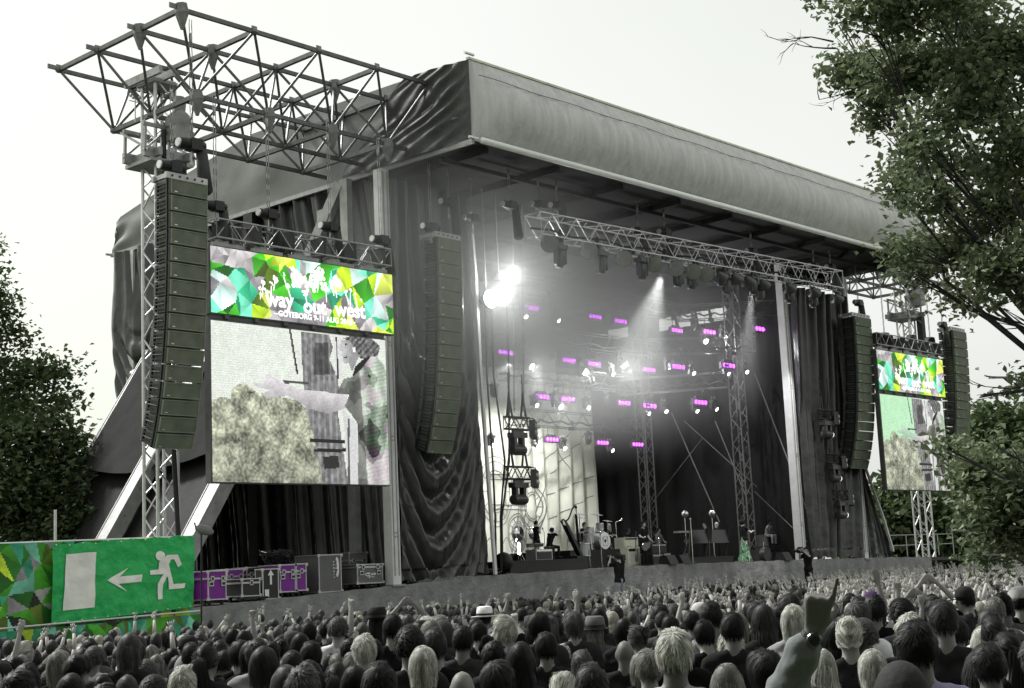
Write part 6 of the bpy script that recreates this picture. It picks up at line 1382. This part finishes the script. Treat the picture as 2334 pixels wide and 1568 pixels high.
H(650, 1503, 57, 'bob', 'mid', .03, words='woman with a light brown bob beside the green wall of heads'); H(435, 1517, 48, 'long', 'blond', .5, words='woman with long straight blond hair below the exit banner', pose='downf'); H(808, 1488, 60, 'mop', 'fair', .03, words='person with combed fair hair below the left stage post')
H(862, 1512, 100, 'short', 'black', .02, words='big dark haired man at the bottom edge below the left stage post'); H(767, 1511, 60, 'pony', 'brown', .1, words='woman with a brown ponytail below the tall grey flight case'); H(954, 1416, 50, 'mop', 'dark', .02, glasses=True, rz=-1.2, words='man in profile with swept back dark hair and sunglasses')
H(1053, 1427, 58, 'short', 'black', .035, words='dark haired man in a charcoal jumper below the swagged curtain'); H(1008, 1419, 50, 'short', 'black', .04, hat='hood', hatc=.03, words='person in a dark hood below the swagged curtain'); H(943, 1493, 57, 'pony', 'dark', .05, hat='cap', hatc=.16, words='person in a patterned grey cap worn backwards', hy=3.1)
H(1050, 1526, 52, 'bald', 'dark', .05, words='bald man at the bottom edge below the swagged curtain'); H(510, 1487, 48, 'curly', 'dark', .03, words='person with short dark curls right of the exit banner'); H(431, 1454, 45, 'short', 'black', .03, hat='cap', hatc=.012, words='person in a black cap just under the exit banner', rz=.9)
H(424, 1497, 50, 'short', 'dark', .15, hat='hood', hatc=.22, words='person in a light grey hood below the exit banner'); H(764, 1447, 42, 'mop', 'brown', .03, glasses=True, rz=-1.5, words='person in profile with sunglasses below the flight cases'); H(793, 1463, 42, 'crew', 'brown', .03, words='man with a shaved round head below the flight cases')
H(859, 1390, 38, 'long', 'dark', .02, hat='fedora', hatc=.012, words='person in a black brimmed hat under the low grey flight case'); H(1104, 1388, 33, 'short', 'dark', .6, hat='fedora', hatc=.75, words='person in a white straw hat with a black band'); H(1153, 1404, 56, 'quiff', 'blond', .1, rz=1.1, words='bright blond man turned left below the harp riser')
H(1308, 1397, 48, 'mop', 'mid', .03, words='person with streaked light brown hair below the drum kit'); H(1356, 1412, 45, 'bob', 'fair', .1, hat='fedora', hatc=.12, words='person in a grey trilby hat below the guitar'); H(1422, 1457, 60, 'bald', 'dark', .02, words='man with a shiny bald head in the middle of the crowd')
H(1534, 1434, 98, 'short', 'blond', .35, words='large blond bowl haired head right of the bald man'); H(1668, 1397, 64, 'short', 'black', .02, words='tall man with short black hair, sunglasses folded on his nape'); H(1453, 1426, 52, 'bun', 'mid', .05, words='woman with pinned up fair brown hair', pose='downf', rz=.8)
H(1244, 1445, 60, 'short', 'dark', .02, words='dark haired head right of the blond man turned left'); H(1185, 1469, 75, 'long', 'dark', .02, words='woman with long smooth dark hair at the bottom', pose='downf'); H(1132, 1507, 82, 'mop', 'brown', .03, words='round brown haired head at the bottom below the blond man')
H(1346, 1516, 95, 'short', 'brown', .03, words='grey brown haired head at the bottom left of the bald man'); H(1282, 1537, 60, 'pony', 'blond', .1, words='blond topped head at the very bottom, hair in a small knot', pose='downf'); H(1654, 1514, 95, 'long', 'fair', .03, words='woman with long parted fair hair at the bottom edge', pose='downf')
H(1326, 1483, 60, 'pony', 'mid', .03, words='light brown combed head left of the bald man'); H(1405, 1380, 34, 'short', 'brown', .5, words='short haired man in a white hooded top below the pit cameraman'); H(1525, 1365, 32, 'crew', 'black', .03, words='close cropped dark head below the guitarist'); H(1677, 1339, 36, 'curly', 'black', .02, words='black curly head standing out under the singer')
H(1715, 1371, 44, 'short', 'black', .05, words='tall dark haired man right below the singer'); H(1578, 1394, 44, 'short', 'black', .1, words='dark haired man with a pale ear bud wire'); H(1229, 1397, 52, 'mop', 'black', .03, words='black tousled head behind the blond man turned left'); H(1364, 1387, 40, 'long', 'dark', .03, words='woman with loose dark hair near the grey hat', pose='downf')
H(1484, 1415, 38, 'long', 'brown', .03, words='brown long haired head left of the large blond head', pose='downf'); H(1736, 1485, 82, 'mop', 'dark', .03, words='dark brown head at the bottom left of the raised sleeve'); H(1619, 1441, 50, 'curly', 'brown', .03, words='fuzzy brown head between the large blond head and the tall dark man')
H(1875, 1485, 80, 'long', 'blond', .03, words='woman with long blond hair right of the raised grey sleeve', pose='downf'); H(1905, 1412, 66, 'long', 'black', .02, words='black haired head behind the raised wrist'); H(1966, 1413, 66, 'curly', 'mid', .2, words='woman with a wide mass of light brown curls', pose='downf')
H(2055, 1369, 56, 'curly', 'black', .03, words='black curly head below the small far screen'); H(2087, 1415, 105, 'short', 'black', (.36, .33, .5), words='large black haired head wearing glasses and a pale lilac shirt'); H(2178, 1409, 62, 'short', 'dark', .3, words='dark haired man in a pale grey t-shirt at the right'); H(2239, 1430, 66, 'long', 'blond', .4, words='woman with very long straight blond hair at the right', pose='downf')
H(2309, 1441, 68, 'curly', 'mid', .08, words='wavy haired head at the right edge'); H(1798, 1358, 50, 'mop', 'brown', .03, words='smooth brown haired head left of the pointing hand'); H(1814, 1400, 50, 'bob', 'mid', .1, words='light brown haired head left of the raised wrist'); H(1763, 1428, 48, 'long', 'dark', .03, words='long dark haired head left of the raised sleeve', pose='downf')
H(1988, 1481, 50, 'bob', 'blond', .6, words='small blond head in a white top below the curly woman', pose='downf'); H(2050, 1519, 120, 'short', 'dark', .03, hat='hood', hatc=.03, words='dark hooded head at the bottom right'); H(2285, 1353, 50, 'short', 'black', .1, words='black haired man standing out at the far right'); H(2001, 1366, 38, 'short', 'dark', .02, hat='cap', hatc=.38, words='person in a pale grey cap', rz=.6)
H(1991, 1352, 34, 'short', 'dark', .2, hat='cap', hatc=(.05, .02, .08), words='person in a purple baseball cap', rz=1.2); H(1937, 1355, 35, 'short', 'black', .02, words='dark head right of the pointing finger'); H(2202, 1342, 40, 'short', 'black', .02, hat='cap', hatc=.012, words='person in a black cap with a small yellow badge', rz=.9); H(1750, 1490, 74, 'mop', 'black', .03, words='dark rounded head partly cut by the bottom edge')
H(1722, 1375, 48, 'short', 'brown', .03, words='brown head close behind the tall dark haired man'); H(29, 1501, 55, 'short', 'black', .02, words='dark head at the very left edge of the crowd'); H(116, 1526, 55, 'curly', 'mid', .03, words='grey brown curly head at the bottom left'); H(189, 1495, 50, 'crew', 'dark', .1, words='short haired man below the white door sign'); H(128, 1489, 42, 'short', 'black', .02, words='black head under the left end of the exit banner')
H(290, 1476, 52, 'long', 'black', .4, words='woman with long black hair and white top under the banner arrow', pose='downf'); H(344, 1472, 40, 'long', 'fair', .1, words='blond woman under the running figure', pose='downf'); H(191, 1480, 36, 'short', 'fair', .1, hat='fedora', hatc=.55, words='person in a cream brimmed hat by the fence'); H(234, 1501, 36, 'short', 'dark', .05, rz=1.5, words='person in profile facing left by the fence', face=True)
H(357, 1493, 44, 'bob', 'fair', .3, words='fair haired person under the running figure', pose='downf'); H(332, 1505, 56, 'curly', 'mid', .15, words='brown curly head under the running figure'); H(390, 1480, 40, 'short', 'black', .03, words='black haired head left of the light grey hood'); H(232, 1538, 56, 'long', 'black', .03, words='long black haired head at the bottom edge left', pose='downf')
H(336, 1451, 32, 'short', 'black', .02, words='dark head against the lower fence print'); H(369, 1443, 33, 'curly', 'dark', .02, words='dark curly head against the lower fence print'); H(391, 1455, 33, 'short', 'brown', .02, words='brown short haired head against the lower fence print'); H(66, 1518, 45, 'mop', 'dark', .02, words='dark mop of hair at the lower left'); H(348, 1545, 75, 'curly', 'brown', .03, words='brown wavy head on the bottom edge, lower left')
H(490, 1455, 32, 'short', 'dark', .03, pose='peace', words='person raising two fingers right of the exit banner', arm=1410); H(562, 1455, 32, 'short', 'dark', .03, pose='fist', words='person raising a fist below the arrow case', arm=1405); H(930, 1403, 34, 'bob', 'mid', .03, pose='clap', words='person arching both bare arms overhead', arm=1365)
H(1263, 1405, 34, 'short', 'mid', .1, pose='fist', words='person raising a fist below the harp', arm=1345); H(1190, 1385, 30, 'short', 'dark', .02, pose='upl', words='person lifting an arm below the fan', arm=1340); H(2160, 1400, 46, 'short', 'dark', .1, pose='upl', words='person raising an open hand left of the black cap', arm=1320)
rr = random.Random(5); used = []; grp_c = 'people in the concert crowd'
for (px, py, w_, hs, hc, top, pose, rz, words, k) in HERO:
    D = .205*F/w_; p = at(px, py, D=D); g = ground(p.x, p.y); hgt = {'downf': 1.735}.get(pose, 1.758)
    for _i in range(30):     # keep the body within human heights
        s = (p.z-g)/hgt
        if s > 1.13: D *= 1.03
        elif s < .9: D *= .97
        else: break
        p = at(px, py, D=D); g = ground(p.x, p.y)
    s = min(1.15, max(.86, (p.z-g)/hgt)); a = to_stage(p)+rz+(rr.uniform(-.25, .25) if rz == 0 else 0)
    kw = {q: v for q, v in k.items() if q in ('hat', 'hatc', 'glasses', 'face')}
    if hasattr(top, '__len__'): kw['topcol'] = top; top = .3
    person((p.x, p.y, g), a, s, pose, hs, hc, top, words[0].lower()+words[1:], grp_c, skin=rr.uniform(.12, .22), **kw); used.append((p.x, p.y))
# the rest of the crowd
def seen(p, margin=25):
    q = proj(p); return q[2] > 3 and -margin < q[0] < 2334+margin and q[1] < 1568+45
cand = []; y = 2.5
while y < 31.6:
    x = 1.5+(.27 if int(y/.55) % 2 else 0)
    while x < 88:
        p = (x+rr.uniform(-.14, .14), y+rr.uniform(-.14, .14)); d = math.hypot(*p); q = proj((p[0], p[1], ground(*p)+1.7))
        ok = d > 7.2 and q[2] > 4 and -40 < q[0] < 2374 and q[1] < 1600
        if p[0] < 21 and p[1] > 26.6: ok = False
        if p[1] > 29.6 and p[0] < 40: ok = False
        if p[1] > 31.0: ok = False
        if p[0] < 24 and p[1] > 25.5 and rr.random() < .4: ok = False
        if ok and rr.random() < (.9 if d < 22 else .92) and all((p[0]-u[0])**2+(p[1]-u[1])**2 > .30 for u in used): cand.append((d, p, q))
        x += .56
    y += .5
cand.sort(); NIND = 292-len(HERO)
STY = [('short', .30), ('quiff', .08), ('crew', .07), ('curly', .09), ('mop', .10), ('bob', .10), ('long', .16), ('pony', .07), ('bun', .03)]
def pick(ws):
    r_ = rr.random()*sum(w_ for _, w_ in ws)
    for a, w_ in ws:
        r_ -= w_
        if r_ <= 0: return a
    return ws[-1][0]
HN = {'short': 'short', 'quiff': 'swept up', 'crew': 'cropped', 'curly': 'curly', 'mop': 'tousled', 'bob': 'chin length', 'long': 'long', 'pony': 'tied back', 'bun': 'pinned up'}
CN = {'black': 'black', 'dark': 'dark', 'brown': 'brown', 'mid': 'light brown', 'fair': 'fair', 'blond': 'blond'}
LMK = [(a_, b__) for a_, b__ in [(180, 'white door sign'), (300, 'banner arrow'), (440, 'running figure'), (540, 'purple flight cases'), (630, 'arrow case'), (720, 'tall purple cases'), (800, 'tall grey flight case'), (900, 'left stage post'), (1010, 'swagged curtain'), (1110, 'white curtain edge'), (1230, 'harp riser'), (1330, 'floor drum'), (1410, 'drum kit'), (1500, 'guitarist'), (1600, 'tall microphone stand'), (1690, 'keyboards'), (1760, 'singer'), (1850, 'right stage post'), (1940, 'right curtain'), (2030, 'metal racks'), (2180, 'far small screen'), (2400, 'right hand trees')]]
PW = {'down': '', 'downf': '', 'upr': ', right arm up', 'upl': ', left arm up', 'both': ', arms up', 'fist': ', fist up', 'clap': ', hands overhead', 'phone': ', hands in front', 'point': ', finger up', 'peace': ', two fingers'}
pend = []
for d, p, q in cand[:NIND]:
    hs = pick(STY); hc = pick([('black', .20), ('dark', .24), ('brown', .18), ('mid', .16), ('fair', .12), ('blond', .10)]); fem = hs in ('bob', 'long', 'pony', 'bun')
    pr_ = .0 if d < 15 else (.09 if q[0] < 1850 else .3); pose = pick([('upr', .3), ('upl', .2), ('both', .15), ('fist', .1), ('clap', .08), ('phone', .1), ('point', .07)]) if rr.random() < pr_ else ('downf' if fem else 'down')
    if d < 9: pose = 'downf' if fem else 'down'
    top = pick([(.008, .34), (.022, .25), (.07, .13), (.28, .14), (.6, .14)]); tn = {.008: 'black', .022: 'charcoal', .07: 'grey', .28: 'pale grey', .6: 'white'}[top]
    hat_ = pick([(None, .9), ('cap', .06), ('fedora', .04)]) if hs in ('short', 'long', 'crew') else None; hc_ = rr.choice((.012, .05, .45)); hn = {.012: 'black', .05: 'grey', .45: 'white'}[hc_]
    if hat_ is None and rr.random() < .004: hs = 'bald'
    lm = next(n_ for x_, n_ in LMK if q[0] < x_); row = 'first rows' if d < 10 else 'near' if d < 14 else 'midway' if d < 19 else 'far'
    pend.append([q[0], d, p, hs, hc, pose, top, (f"{hn} {'cap' if hat_ == 'cap' else 'brimmed hat'}, " if hat_ else '')+('bald' if hs == 'bald' else f"{CN[hc]} {HN[hs]} hair")+f", {tn} top{PW[pose]}, {row} under {lm}", hat_, hc_])
from collections import defaultdict
bk = defaultdict(list)
for e in pend: bk[e[7]].append(e)
for lb, es in bk.items():
    es.sort(key=lambda e: e[0])
    for i, e in enumerate(es):
        e[7] = 'person, '+lb+('' if len(es) == 1 else f", {ordn[i]} from left")
        if len(e[7].split()) > 16: e[7] = e[7].replace(' hair,', ',').replace(' top', '')
for x_, d, p, hs, hc, pose, top, lb, hat_, hc_ in pend:
    g = ground(*p); person((p[0], p[1], g), to_stage(p)+rr.gauss(0, .3), rr.uniform(.87, 1.08) if d > 9 else rr.uniform(.9, .97), pose, hs, hc, top, lb, grp_c, hat=hat_, hatc=hc_, skin=rr.uniform(.16, .34) if hs != 'bald' else .2, headyaw=rr.uniform(-.12, .12), headtilt=rr.uniform(-.06, .06))
# the far mass of the crowd, one object
m = MB(); m.smooth = True; cms = [mat('crowd_skin', (.40, .385, .37), .6, 0, .1), mat('crowd_dark_hair', .008, .5, 0, .4, 30, .4, 80), mat('crowd_brown_hair', .025, .5, 0, .4, 30, .4, 80), mat('crowd_fair_hair', (.26, .25, .21), .5, 0, .4, 30, .4, 80), mat('crowd_black_top', .02, .8), mat('crowd_grey_top', .06, .8), mat('crowd_white_top', .5, .8)]
for d, p, q in cand[NIND:]:
    g = ground(*p); h = rr.uniform(1.58, 1.84); hx, hy = p; far = q[0] > 1500
    ht = rr.choice((1, 1, 1, 1, 2, 2, 3)); tp = rr.choice((4, 4, 5, 6)); a = to_stage(p)+rr.gauss(0, .25); f = Vector((-math.sin(a), math.cos(a), 0)); r_ = Vector((math.cos(a), math.sin(a), 0)); hz = g+h-.12; rot = Matrix.Rotation(a, 3, 'Z')
    nu, nv = (9, 7) if d < 34 else (7, 5)
    m.ell((hx, hy, hz-.01)+f*.015 if False else Vector((hx, hy, hz-.015))+f*.02, (.07, .085, .112), nu, nv, 0, rot); m.ell(Vector((hx, hy, hz+.012))-f*.008, (.084+rr.uniform(0, .01), .098, .112+rr.uniform(0, .015)), nu, nv, ht, rot)
    if rr.random() < .3: m.ell(Vector((hx, hy, hz-.13))-f*.05, (.085, .05, .17), nu, nv, ht, rot)
    m.tube((hx, hy, hz-.2), (hx, hy, hz-.05), .05, n=6, mi=0); m.ell((hx, hy, g+h-.42), (.21, .12, .2), nu, nv, tp, rot); m.tube((hx, hy, g), (hx, hy, g+h-.35), .16, .19, 7, tp)
    if rr.random() < (.035 if not far else .40 if q[0] > 1850 else .15):
        for s_ in ((-1, 1) if rr.random() < .35 else (rr.choice((-1, 1)),)):
            sh_ = Vector((hx, hy, g+h-.31))+r_*s_*.17; e = sh_+r_*s_*rr.uniform(.03, .12)+f*rr.uniform(0, .1)+Vector((0, 0, .24)); w_ = e+r_*s_*rr.uniform(-.14, .08)+f*rr.uniform(0, .1)+Vector((0, 0, rr.uniform(.18, .27)))
            m.tube(sh_, e, .05, .04, 6, rr.choice((0, 0, tp))); m.tube(e, w_, .038, .024, 6, 0); ud = (w_-e).normalized(); m.ell(w_+ud*.05, (.035, .018, .05), 7, 5, 0, rot)
            for k in range(4): o_ = r_*(-.027+.018*k); m.tube(w_+ud*.08+o_, w_+ud*rr.uniform(.13, .17)+o_*1.7, .0095, .007, 4, 0)
            m.tube(w_+ud*.03-r_*s_*.03, w_+ud*.08-r_*s_*.065, .011, .008, 4, 0)
tag(m.build('crowd', cms), 'dense far crowd of heads and raised hands packed up to the stage lip', 'crowd', kind='stuff')
print('crowd', len(HERO), len(cand))

# ---------------------------------------------------------------- people on the stage and in the pit
def actor(px, py_top, y, J, label, hs, hc, top, z0=None, rz=math.pi, female=False, hgt=None, skirt_=None, face=True, trc=.02, group='band members on the stage', s=None, skin=.45, zadd=0, **k):
    p = at(px, py_top, Y=y); z = deck(p.x) if z0 is None else z0; head = (J or {}).get('head', J0['head']); s = s or (p.z-z)/(head.z+.128); s = min(1.2, max(.8, s))
    me = figure(J, .016, female, skirt_=skirt_); return person((p.x, p.y, z), rz, s, 'down', hs, hc, top, label, group, meshes=me, headpos=head, face=face, trc=trc, skin=skin, **k)
# rz: 0 faces +Y (upstage), pi faces the audience, -pi/2 faces +X (right in the photo)
el, wr = J0['el'], J0['wr']
actor(1692, 1184, 33.9, dict(el=[V3(-.2, .2, 1.2), V3(.2, .22, 1.2)], wr=[V3(-.1, .46, 1.27), V3(.1, .47, 1.27)], hd=[V3(.1, 1, .1), V3(-.1, 1, .1)], curl=[.2, .2], sleeve=.4), 'singer in a black top and long green patterned skirt reaching both arms right', 'mop', 'dark', .015, rz=-math.pi/2-.15, female=True, skirt_=(.03, .13, .30), trc=(.05, .22, .07), skin=.5)
actor(1465, 1188, 35.2, dict(el=[V3(-.26, .02, 1.15), V3(.28, .02, 1.16)], wr=[V3(-.2, .2, .98), V3(.3, .24, 1.08)], hd=[V3(.5, .6, -.3), V3(.4, .5, .4)], curl=[.5, .6], sleeve=.6), 'tall guitarist dressed in black holding a dark guitar', 'quiff', 'dark', .015, rz=math.pi, skin=.45)
gp = at(1470, 1245, Y=34.95); guitar((gp.x+.0, 34.93, gp.z), (0, -.25, 0), 'dark electric guitar held by the guitarist')
actor(1221, 1188, 36.8, dict(el=[V3(-.2, .06, 1.18), V3(.22, .08, 1.15)], wr=[V3(-.05, .2, 1.38), V3(.02, .22, 1.4)], hd=[V3(.2, .2, 1), V3(-.3, .2, 1)], curl=[.8, .8], sleeve=.02), 'backing singer in a sleeveless black dress with short dark hair', 'short', 'black', .012, z0=zr1+.1, rz=-math.pi/2-.2, female=True, skirt_=(.62, .13, .24), trc=.012, skin=.3)
sit = dict(pel=V3(0, -.1, .55), chest=V3(0, .0, .88), neck=V3(0, .06, 1.08), head=V3(0, .12, 1.25), kn=[V3(-.16, .34, .5), V3(.16, .34, .5)], an=[V3(-.18, .32, .08), V3(.18, .32, .08)])
actor(1254, 1203, 35.1, dict(sit, el=[V3(-.24, .28, 1.0), V3(.24, .28, 1.02)], wr=[V3(-.1, .5, 1.2), V3(.1, .46, 1.22)], hd=[V3(.2, 1, .3), V3(-.2, 1, .3)], curl=[.5, .5]), 'harp player in black seated on a stool behind the harp', 'curly', 'black', .014, z0=zr1+.05, rz=-math.pi/2, skin=.45)
p = at(1252, 1262, Y=35.1); m = MB(); m.lathe((0, 0, .38), [(.2, 0), (.21, .05), (.18, .09)], 16)
for k in range(4): a = math.pi/4+k*math.pi/2; m.tube((.14*math.cos(a), .14*math.sin(a), .4), (.2*math.cos(a), .2*math.sin(a), 0), .015)
tag(m.build('stool', BLACKS, None), 'round black stool under the harp player', 'stool').location = (p.x, p.y, zr1+.02)
ds = dict(sit, el=[V3(-.26, .08, .86), V3(.26, .08, .86)], wr=[V3(-.2, .34, .95), V3(.2, .34, .95)], hd=[V3(0, 1, .1), V3(0, 1, .1)], curl=[.9, .9])
actor(1327, 1191, 38.3, ds, 'drummer in black sitting behind the silver drum kit', 'short', 'black', .015, z0=zr2, skin=.45); actor(1387, 1193, 38.2, dict(J0, el=ds['el'] and [V3(-.25, .05, 1.15), V3(.25, .05, 1.15)], wr=[V3(-.2, .3, 1.15), V3(.2, .3, 1.15)]), 'percussionist with long fair hair behind the cream panel', 'long', 'blond', .015, z0=zr2-.35, female=True, skin=.5)
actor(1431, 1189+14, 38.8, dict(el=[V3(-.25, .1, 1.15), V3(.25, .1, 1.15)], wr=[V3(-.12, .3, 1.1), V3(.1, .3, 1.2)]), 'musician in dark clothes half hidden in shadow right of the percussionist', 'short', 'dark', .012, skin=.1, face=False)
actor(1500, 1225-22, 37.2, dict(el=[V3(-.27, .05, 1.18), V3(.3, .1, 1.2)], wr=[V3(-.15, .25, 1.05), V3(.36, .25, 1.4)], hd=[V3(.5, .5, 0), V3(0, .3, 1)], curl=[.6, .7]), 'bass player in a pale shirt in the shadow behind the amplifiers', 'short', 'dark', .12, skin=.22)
actor(1606, 1190, 37.2, dict(el=[V3(-.24, .1, 1.15), V3(.24, .1, 1.15)], wr=[V3(-.15, .38, 1.05), V3(.15, .38, 1.05)], hd=[V3(0, 1, -.1), V3(0, 1, -.1)]), 'dark haired keyboard player in profile behind the left panel', 'short', 'dark', .012, rz=math.pi/2, z0=zr3-.2, skin=.4)
actor(1632, 1189, 36.6, dict(el=[V3(-.24, .1, 1.15), V3(.24, .1, 1.15)], wr=[V3(-.15, .38, 1.05), V3(.15, .38, 1.05)], hd=[V3(0, 1, -.1), V3(0, 1, -.1)]), 'bald keyboard player in dark glasses behind the right panel', 'bald', 'dark', .02, glasses=True, z0=zr3-.15, skin=.55)
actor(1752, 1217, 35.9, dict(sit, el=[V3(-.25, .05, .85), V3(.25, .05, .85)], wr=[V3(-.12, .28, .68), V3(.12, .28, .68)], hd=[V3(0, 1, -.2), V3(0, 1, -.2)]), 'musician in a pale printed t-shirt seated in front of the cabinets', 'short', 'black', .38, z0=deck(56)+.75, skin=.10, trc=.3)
actor(1780, 1192, 36.9, dict(sleeve=1.95), 'man in a black suit with white shirt standing behind the grey cabinets', 'quiff', 'dark', .014, z0=deck(56)+.3, skin=.3)
p = at(1752, 1238, Y=35.75); m = MB(); m.bb((-.5, -.3, 0), (.5, .4, .72)); tag(m.build('seat_box', mat('dark_cabinet', .035), None), 'dark box the seated musician sits on', 'box').location = (p.x, p.y, deck(p.x))
def platform(x, y, h, label):
    m = MB(); g = ground(x, y); m.bb((-.7, -.5, h-.06), (.7, .5, h))
    for sx in (-1, 1):
        for sy in (-1, 1): m.tube((sx*.64, sy*.44, 0), (sx*.64, sy*.44, h), .025)
    tag(m.build('camera_platform', BLACKS, None), label, 'platform').location = (x, y, g); return g+h
camJ = dict(el=[V3(-.27, .15, 1.4), V3(.25, .16, 1.34)], wr=[V3(-.08, .26, 1.6), V3(.12, .24, 1.58)], hd=[V3(.4, .1, .6), V3(-.2, .2, .8)], curl=[.6, .7])
def tvcam(p, a, label):
    t = thing('video_camera', label, 'camera', p, 'shoulder cameras in the pit', a); m = MB(); m.bb((-.07, -.22, -.09), (.07, .16, .09)); m.bb((-.05, -.05, .09), (.05, .12, .14)); m.build('camera_body', BLACK, t); m = MB(); m.lathe((0, .16, 0), [(.05, 0), (.055, .16), (.075, .17), (.075, .26)], 14, axis='y'); m.build('lens_barrel', BLACKS, t); m = MB(); m.box((-.1, 0, .05), (.06, .14, .05)); m.build('viewfinder', BLACKS, t); return t
for px, py, y, lb, cl, a in ((1409, 1262, 27, 'pit cameraman in a long dark t-shirt seen from behind, shooting the harp side', 'shoulder camera held by the cameraman left of centre', -.1), (1839, 1247, 28, 'pit cameraman in black turned left below the right stage post', 'shoulder camera held by the cameraman at the right', 1.3)):
    p = at(px, py, Y=y); h = p.z-1.74*1.0-ground(p.x, p.y); z = platform(p.x, p.y, h, 'low camera platform under the '+('central' if px < 1500 else 'right')+' cameraman'); me = figure(dict(camJ, sleeve=.75), .014); person((p.x, p.y, z), a, 1.0, 'down', 'short', 'brown' if px < 1500 else 'black', .018, lb, 'camera crew in the pit', meshes=me, headpos=J0['head'], face=True, trc=.3 if px < 1500 else .02, skin=.4)
    q = Vector((p.x, p.y, z))+Matrix.Rotation(a, 3, 'Z') @ V3(.16, .14, 1.62); tvcam(q, a, cl)
for px, py, hs_, lb, a, tp in ((645, 1428, 'bald', 'bald photographer in the pit facing the crowd', 2.6, .03), (672, 1425, 'crew', 'photographer with headphones in the pit beside the bald one', 2.9, .03)):
    p = at(px, py, Y=28.6); g = ground(p.x, p.y); person((p.x, p.y, g), a, min(1.1, (p.z-g)/1.758), 'phone' if hs_ == 'bald' else 'down', hs_, 'dark', tp, lb, 'camera crew in the pit', face=True, skin=.55)
# the near raised arm with one pointing finger and a wrist watch
q = at(1905, 1690, D=4.4); g = ground(q.x, q.y); S_ = 1.0; a = to_stage(q)
inv = Matrix.Rotation(-a, 3, 'Z'); L2 = lambda px, py, D: (inv @ (at(px, py, D=D)-Vector((q.x, q.y, g))))
wrist = L2(1858, 1432, 4.25); elb = L2(1775, 1610, 4.3); hh = L2(1878, 1300, 4.2)
J = dict(el=[elb, J0['el'][1]], wr=[wrist, J0['wr'][1]], hd=[(hh-wrist), J0['hd'][1]], curl=[1., .5], ext=[(0,), None], sleeve=1.74, head=V3(-.05, .02, 1.58), neck=V3(0, -.01, 1.42))
me = figure(J, .008, sg=.017); pb = person((q.x, q.y, g), a, 1, 'down', 'short', 'dark', .12, 'person at the bottom edge raising one finger, grey jacket sleeve and black watch', grp_c, meshes=me, headpos=J['head'], topcol=(.20, .215, .215), skin=.15)
ax = (wrist-elb).normalized(); m = MB(); rq = ax.to_track_quat('Z', 'Y').to_matrix(); wc = wrist-ax*.03; m.lathe(wc, [(.031, -.012), (.033, 0), (.031, .012)], 18, rot=rq); o = m.build('watch_strap', BLACK, pb)
tocam = inv @ (CAMP-Vector((q.x, q.y, g))); tocam = (tocam-wc); tocam -= ax*tocam.dot(ax); tocam.normalize(); rw = (tocam+Vector((.35, 0, 0))).normalized().to_track_quat('Z', 'Y').to_matrix(); m = MB(); m.lathe(wc+rw @ V3(0, 0, .033), [(.020, -.006), (.023, 0), (.021, .006), (.017, .008)], 18, rot=rw); oc = m.build('watch_case', mat('watch_steel', .12, .3, .8), o); m = MB(); m.lathe(wc+rw @ V3(0, 0, .0405), [(.016, 0), (.015, .002)], 16, rot=rw); m.build('watch_dial', BLACK, oc)

bpy.data.scenes.remove(WORK)
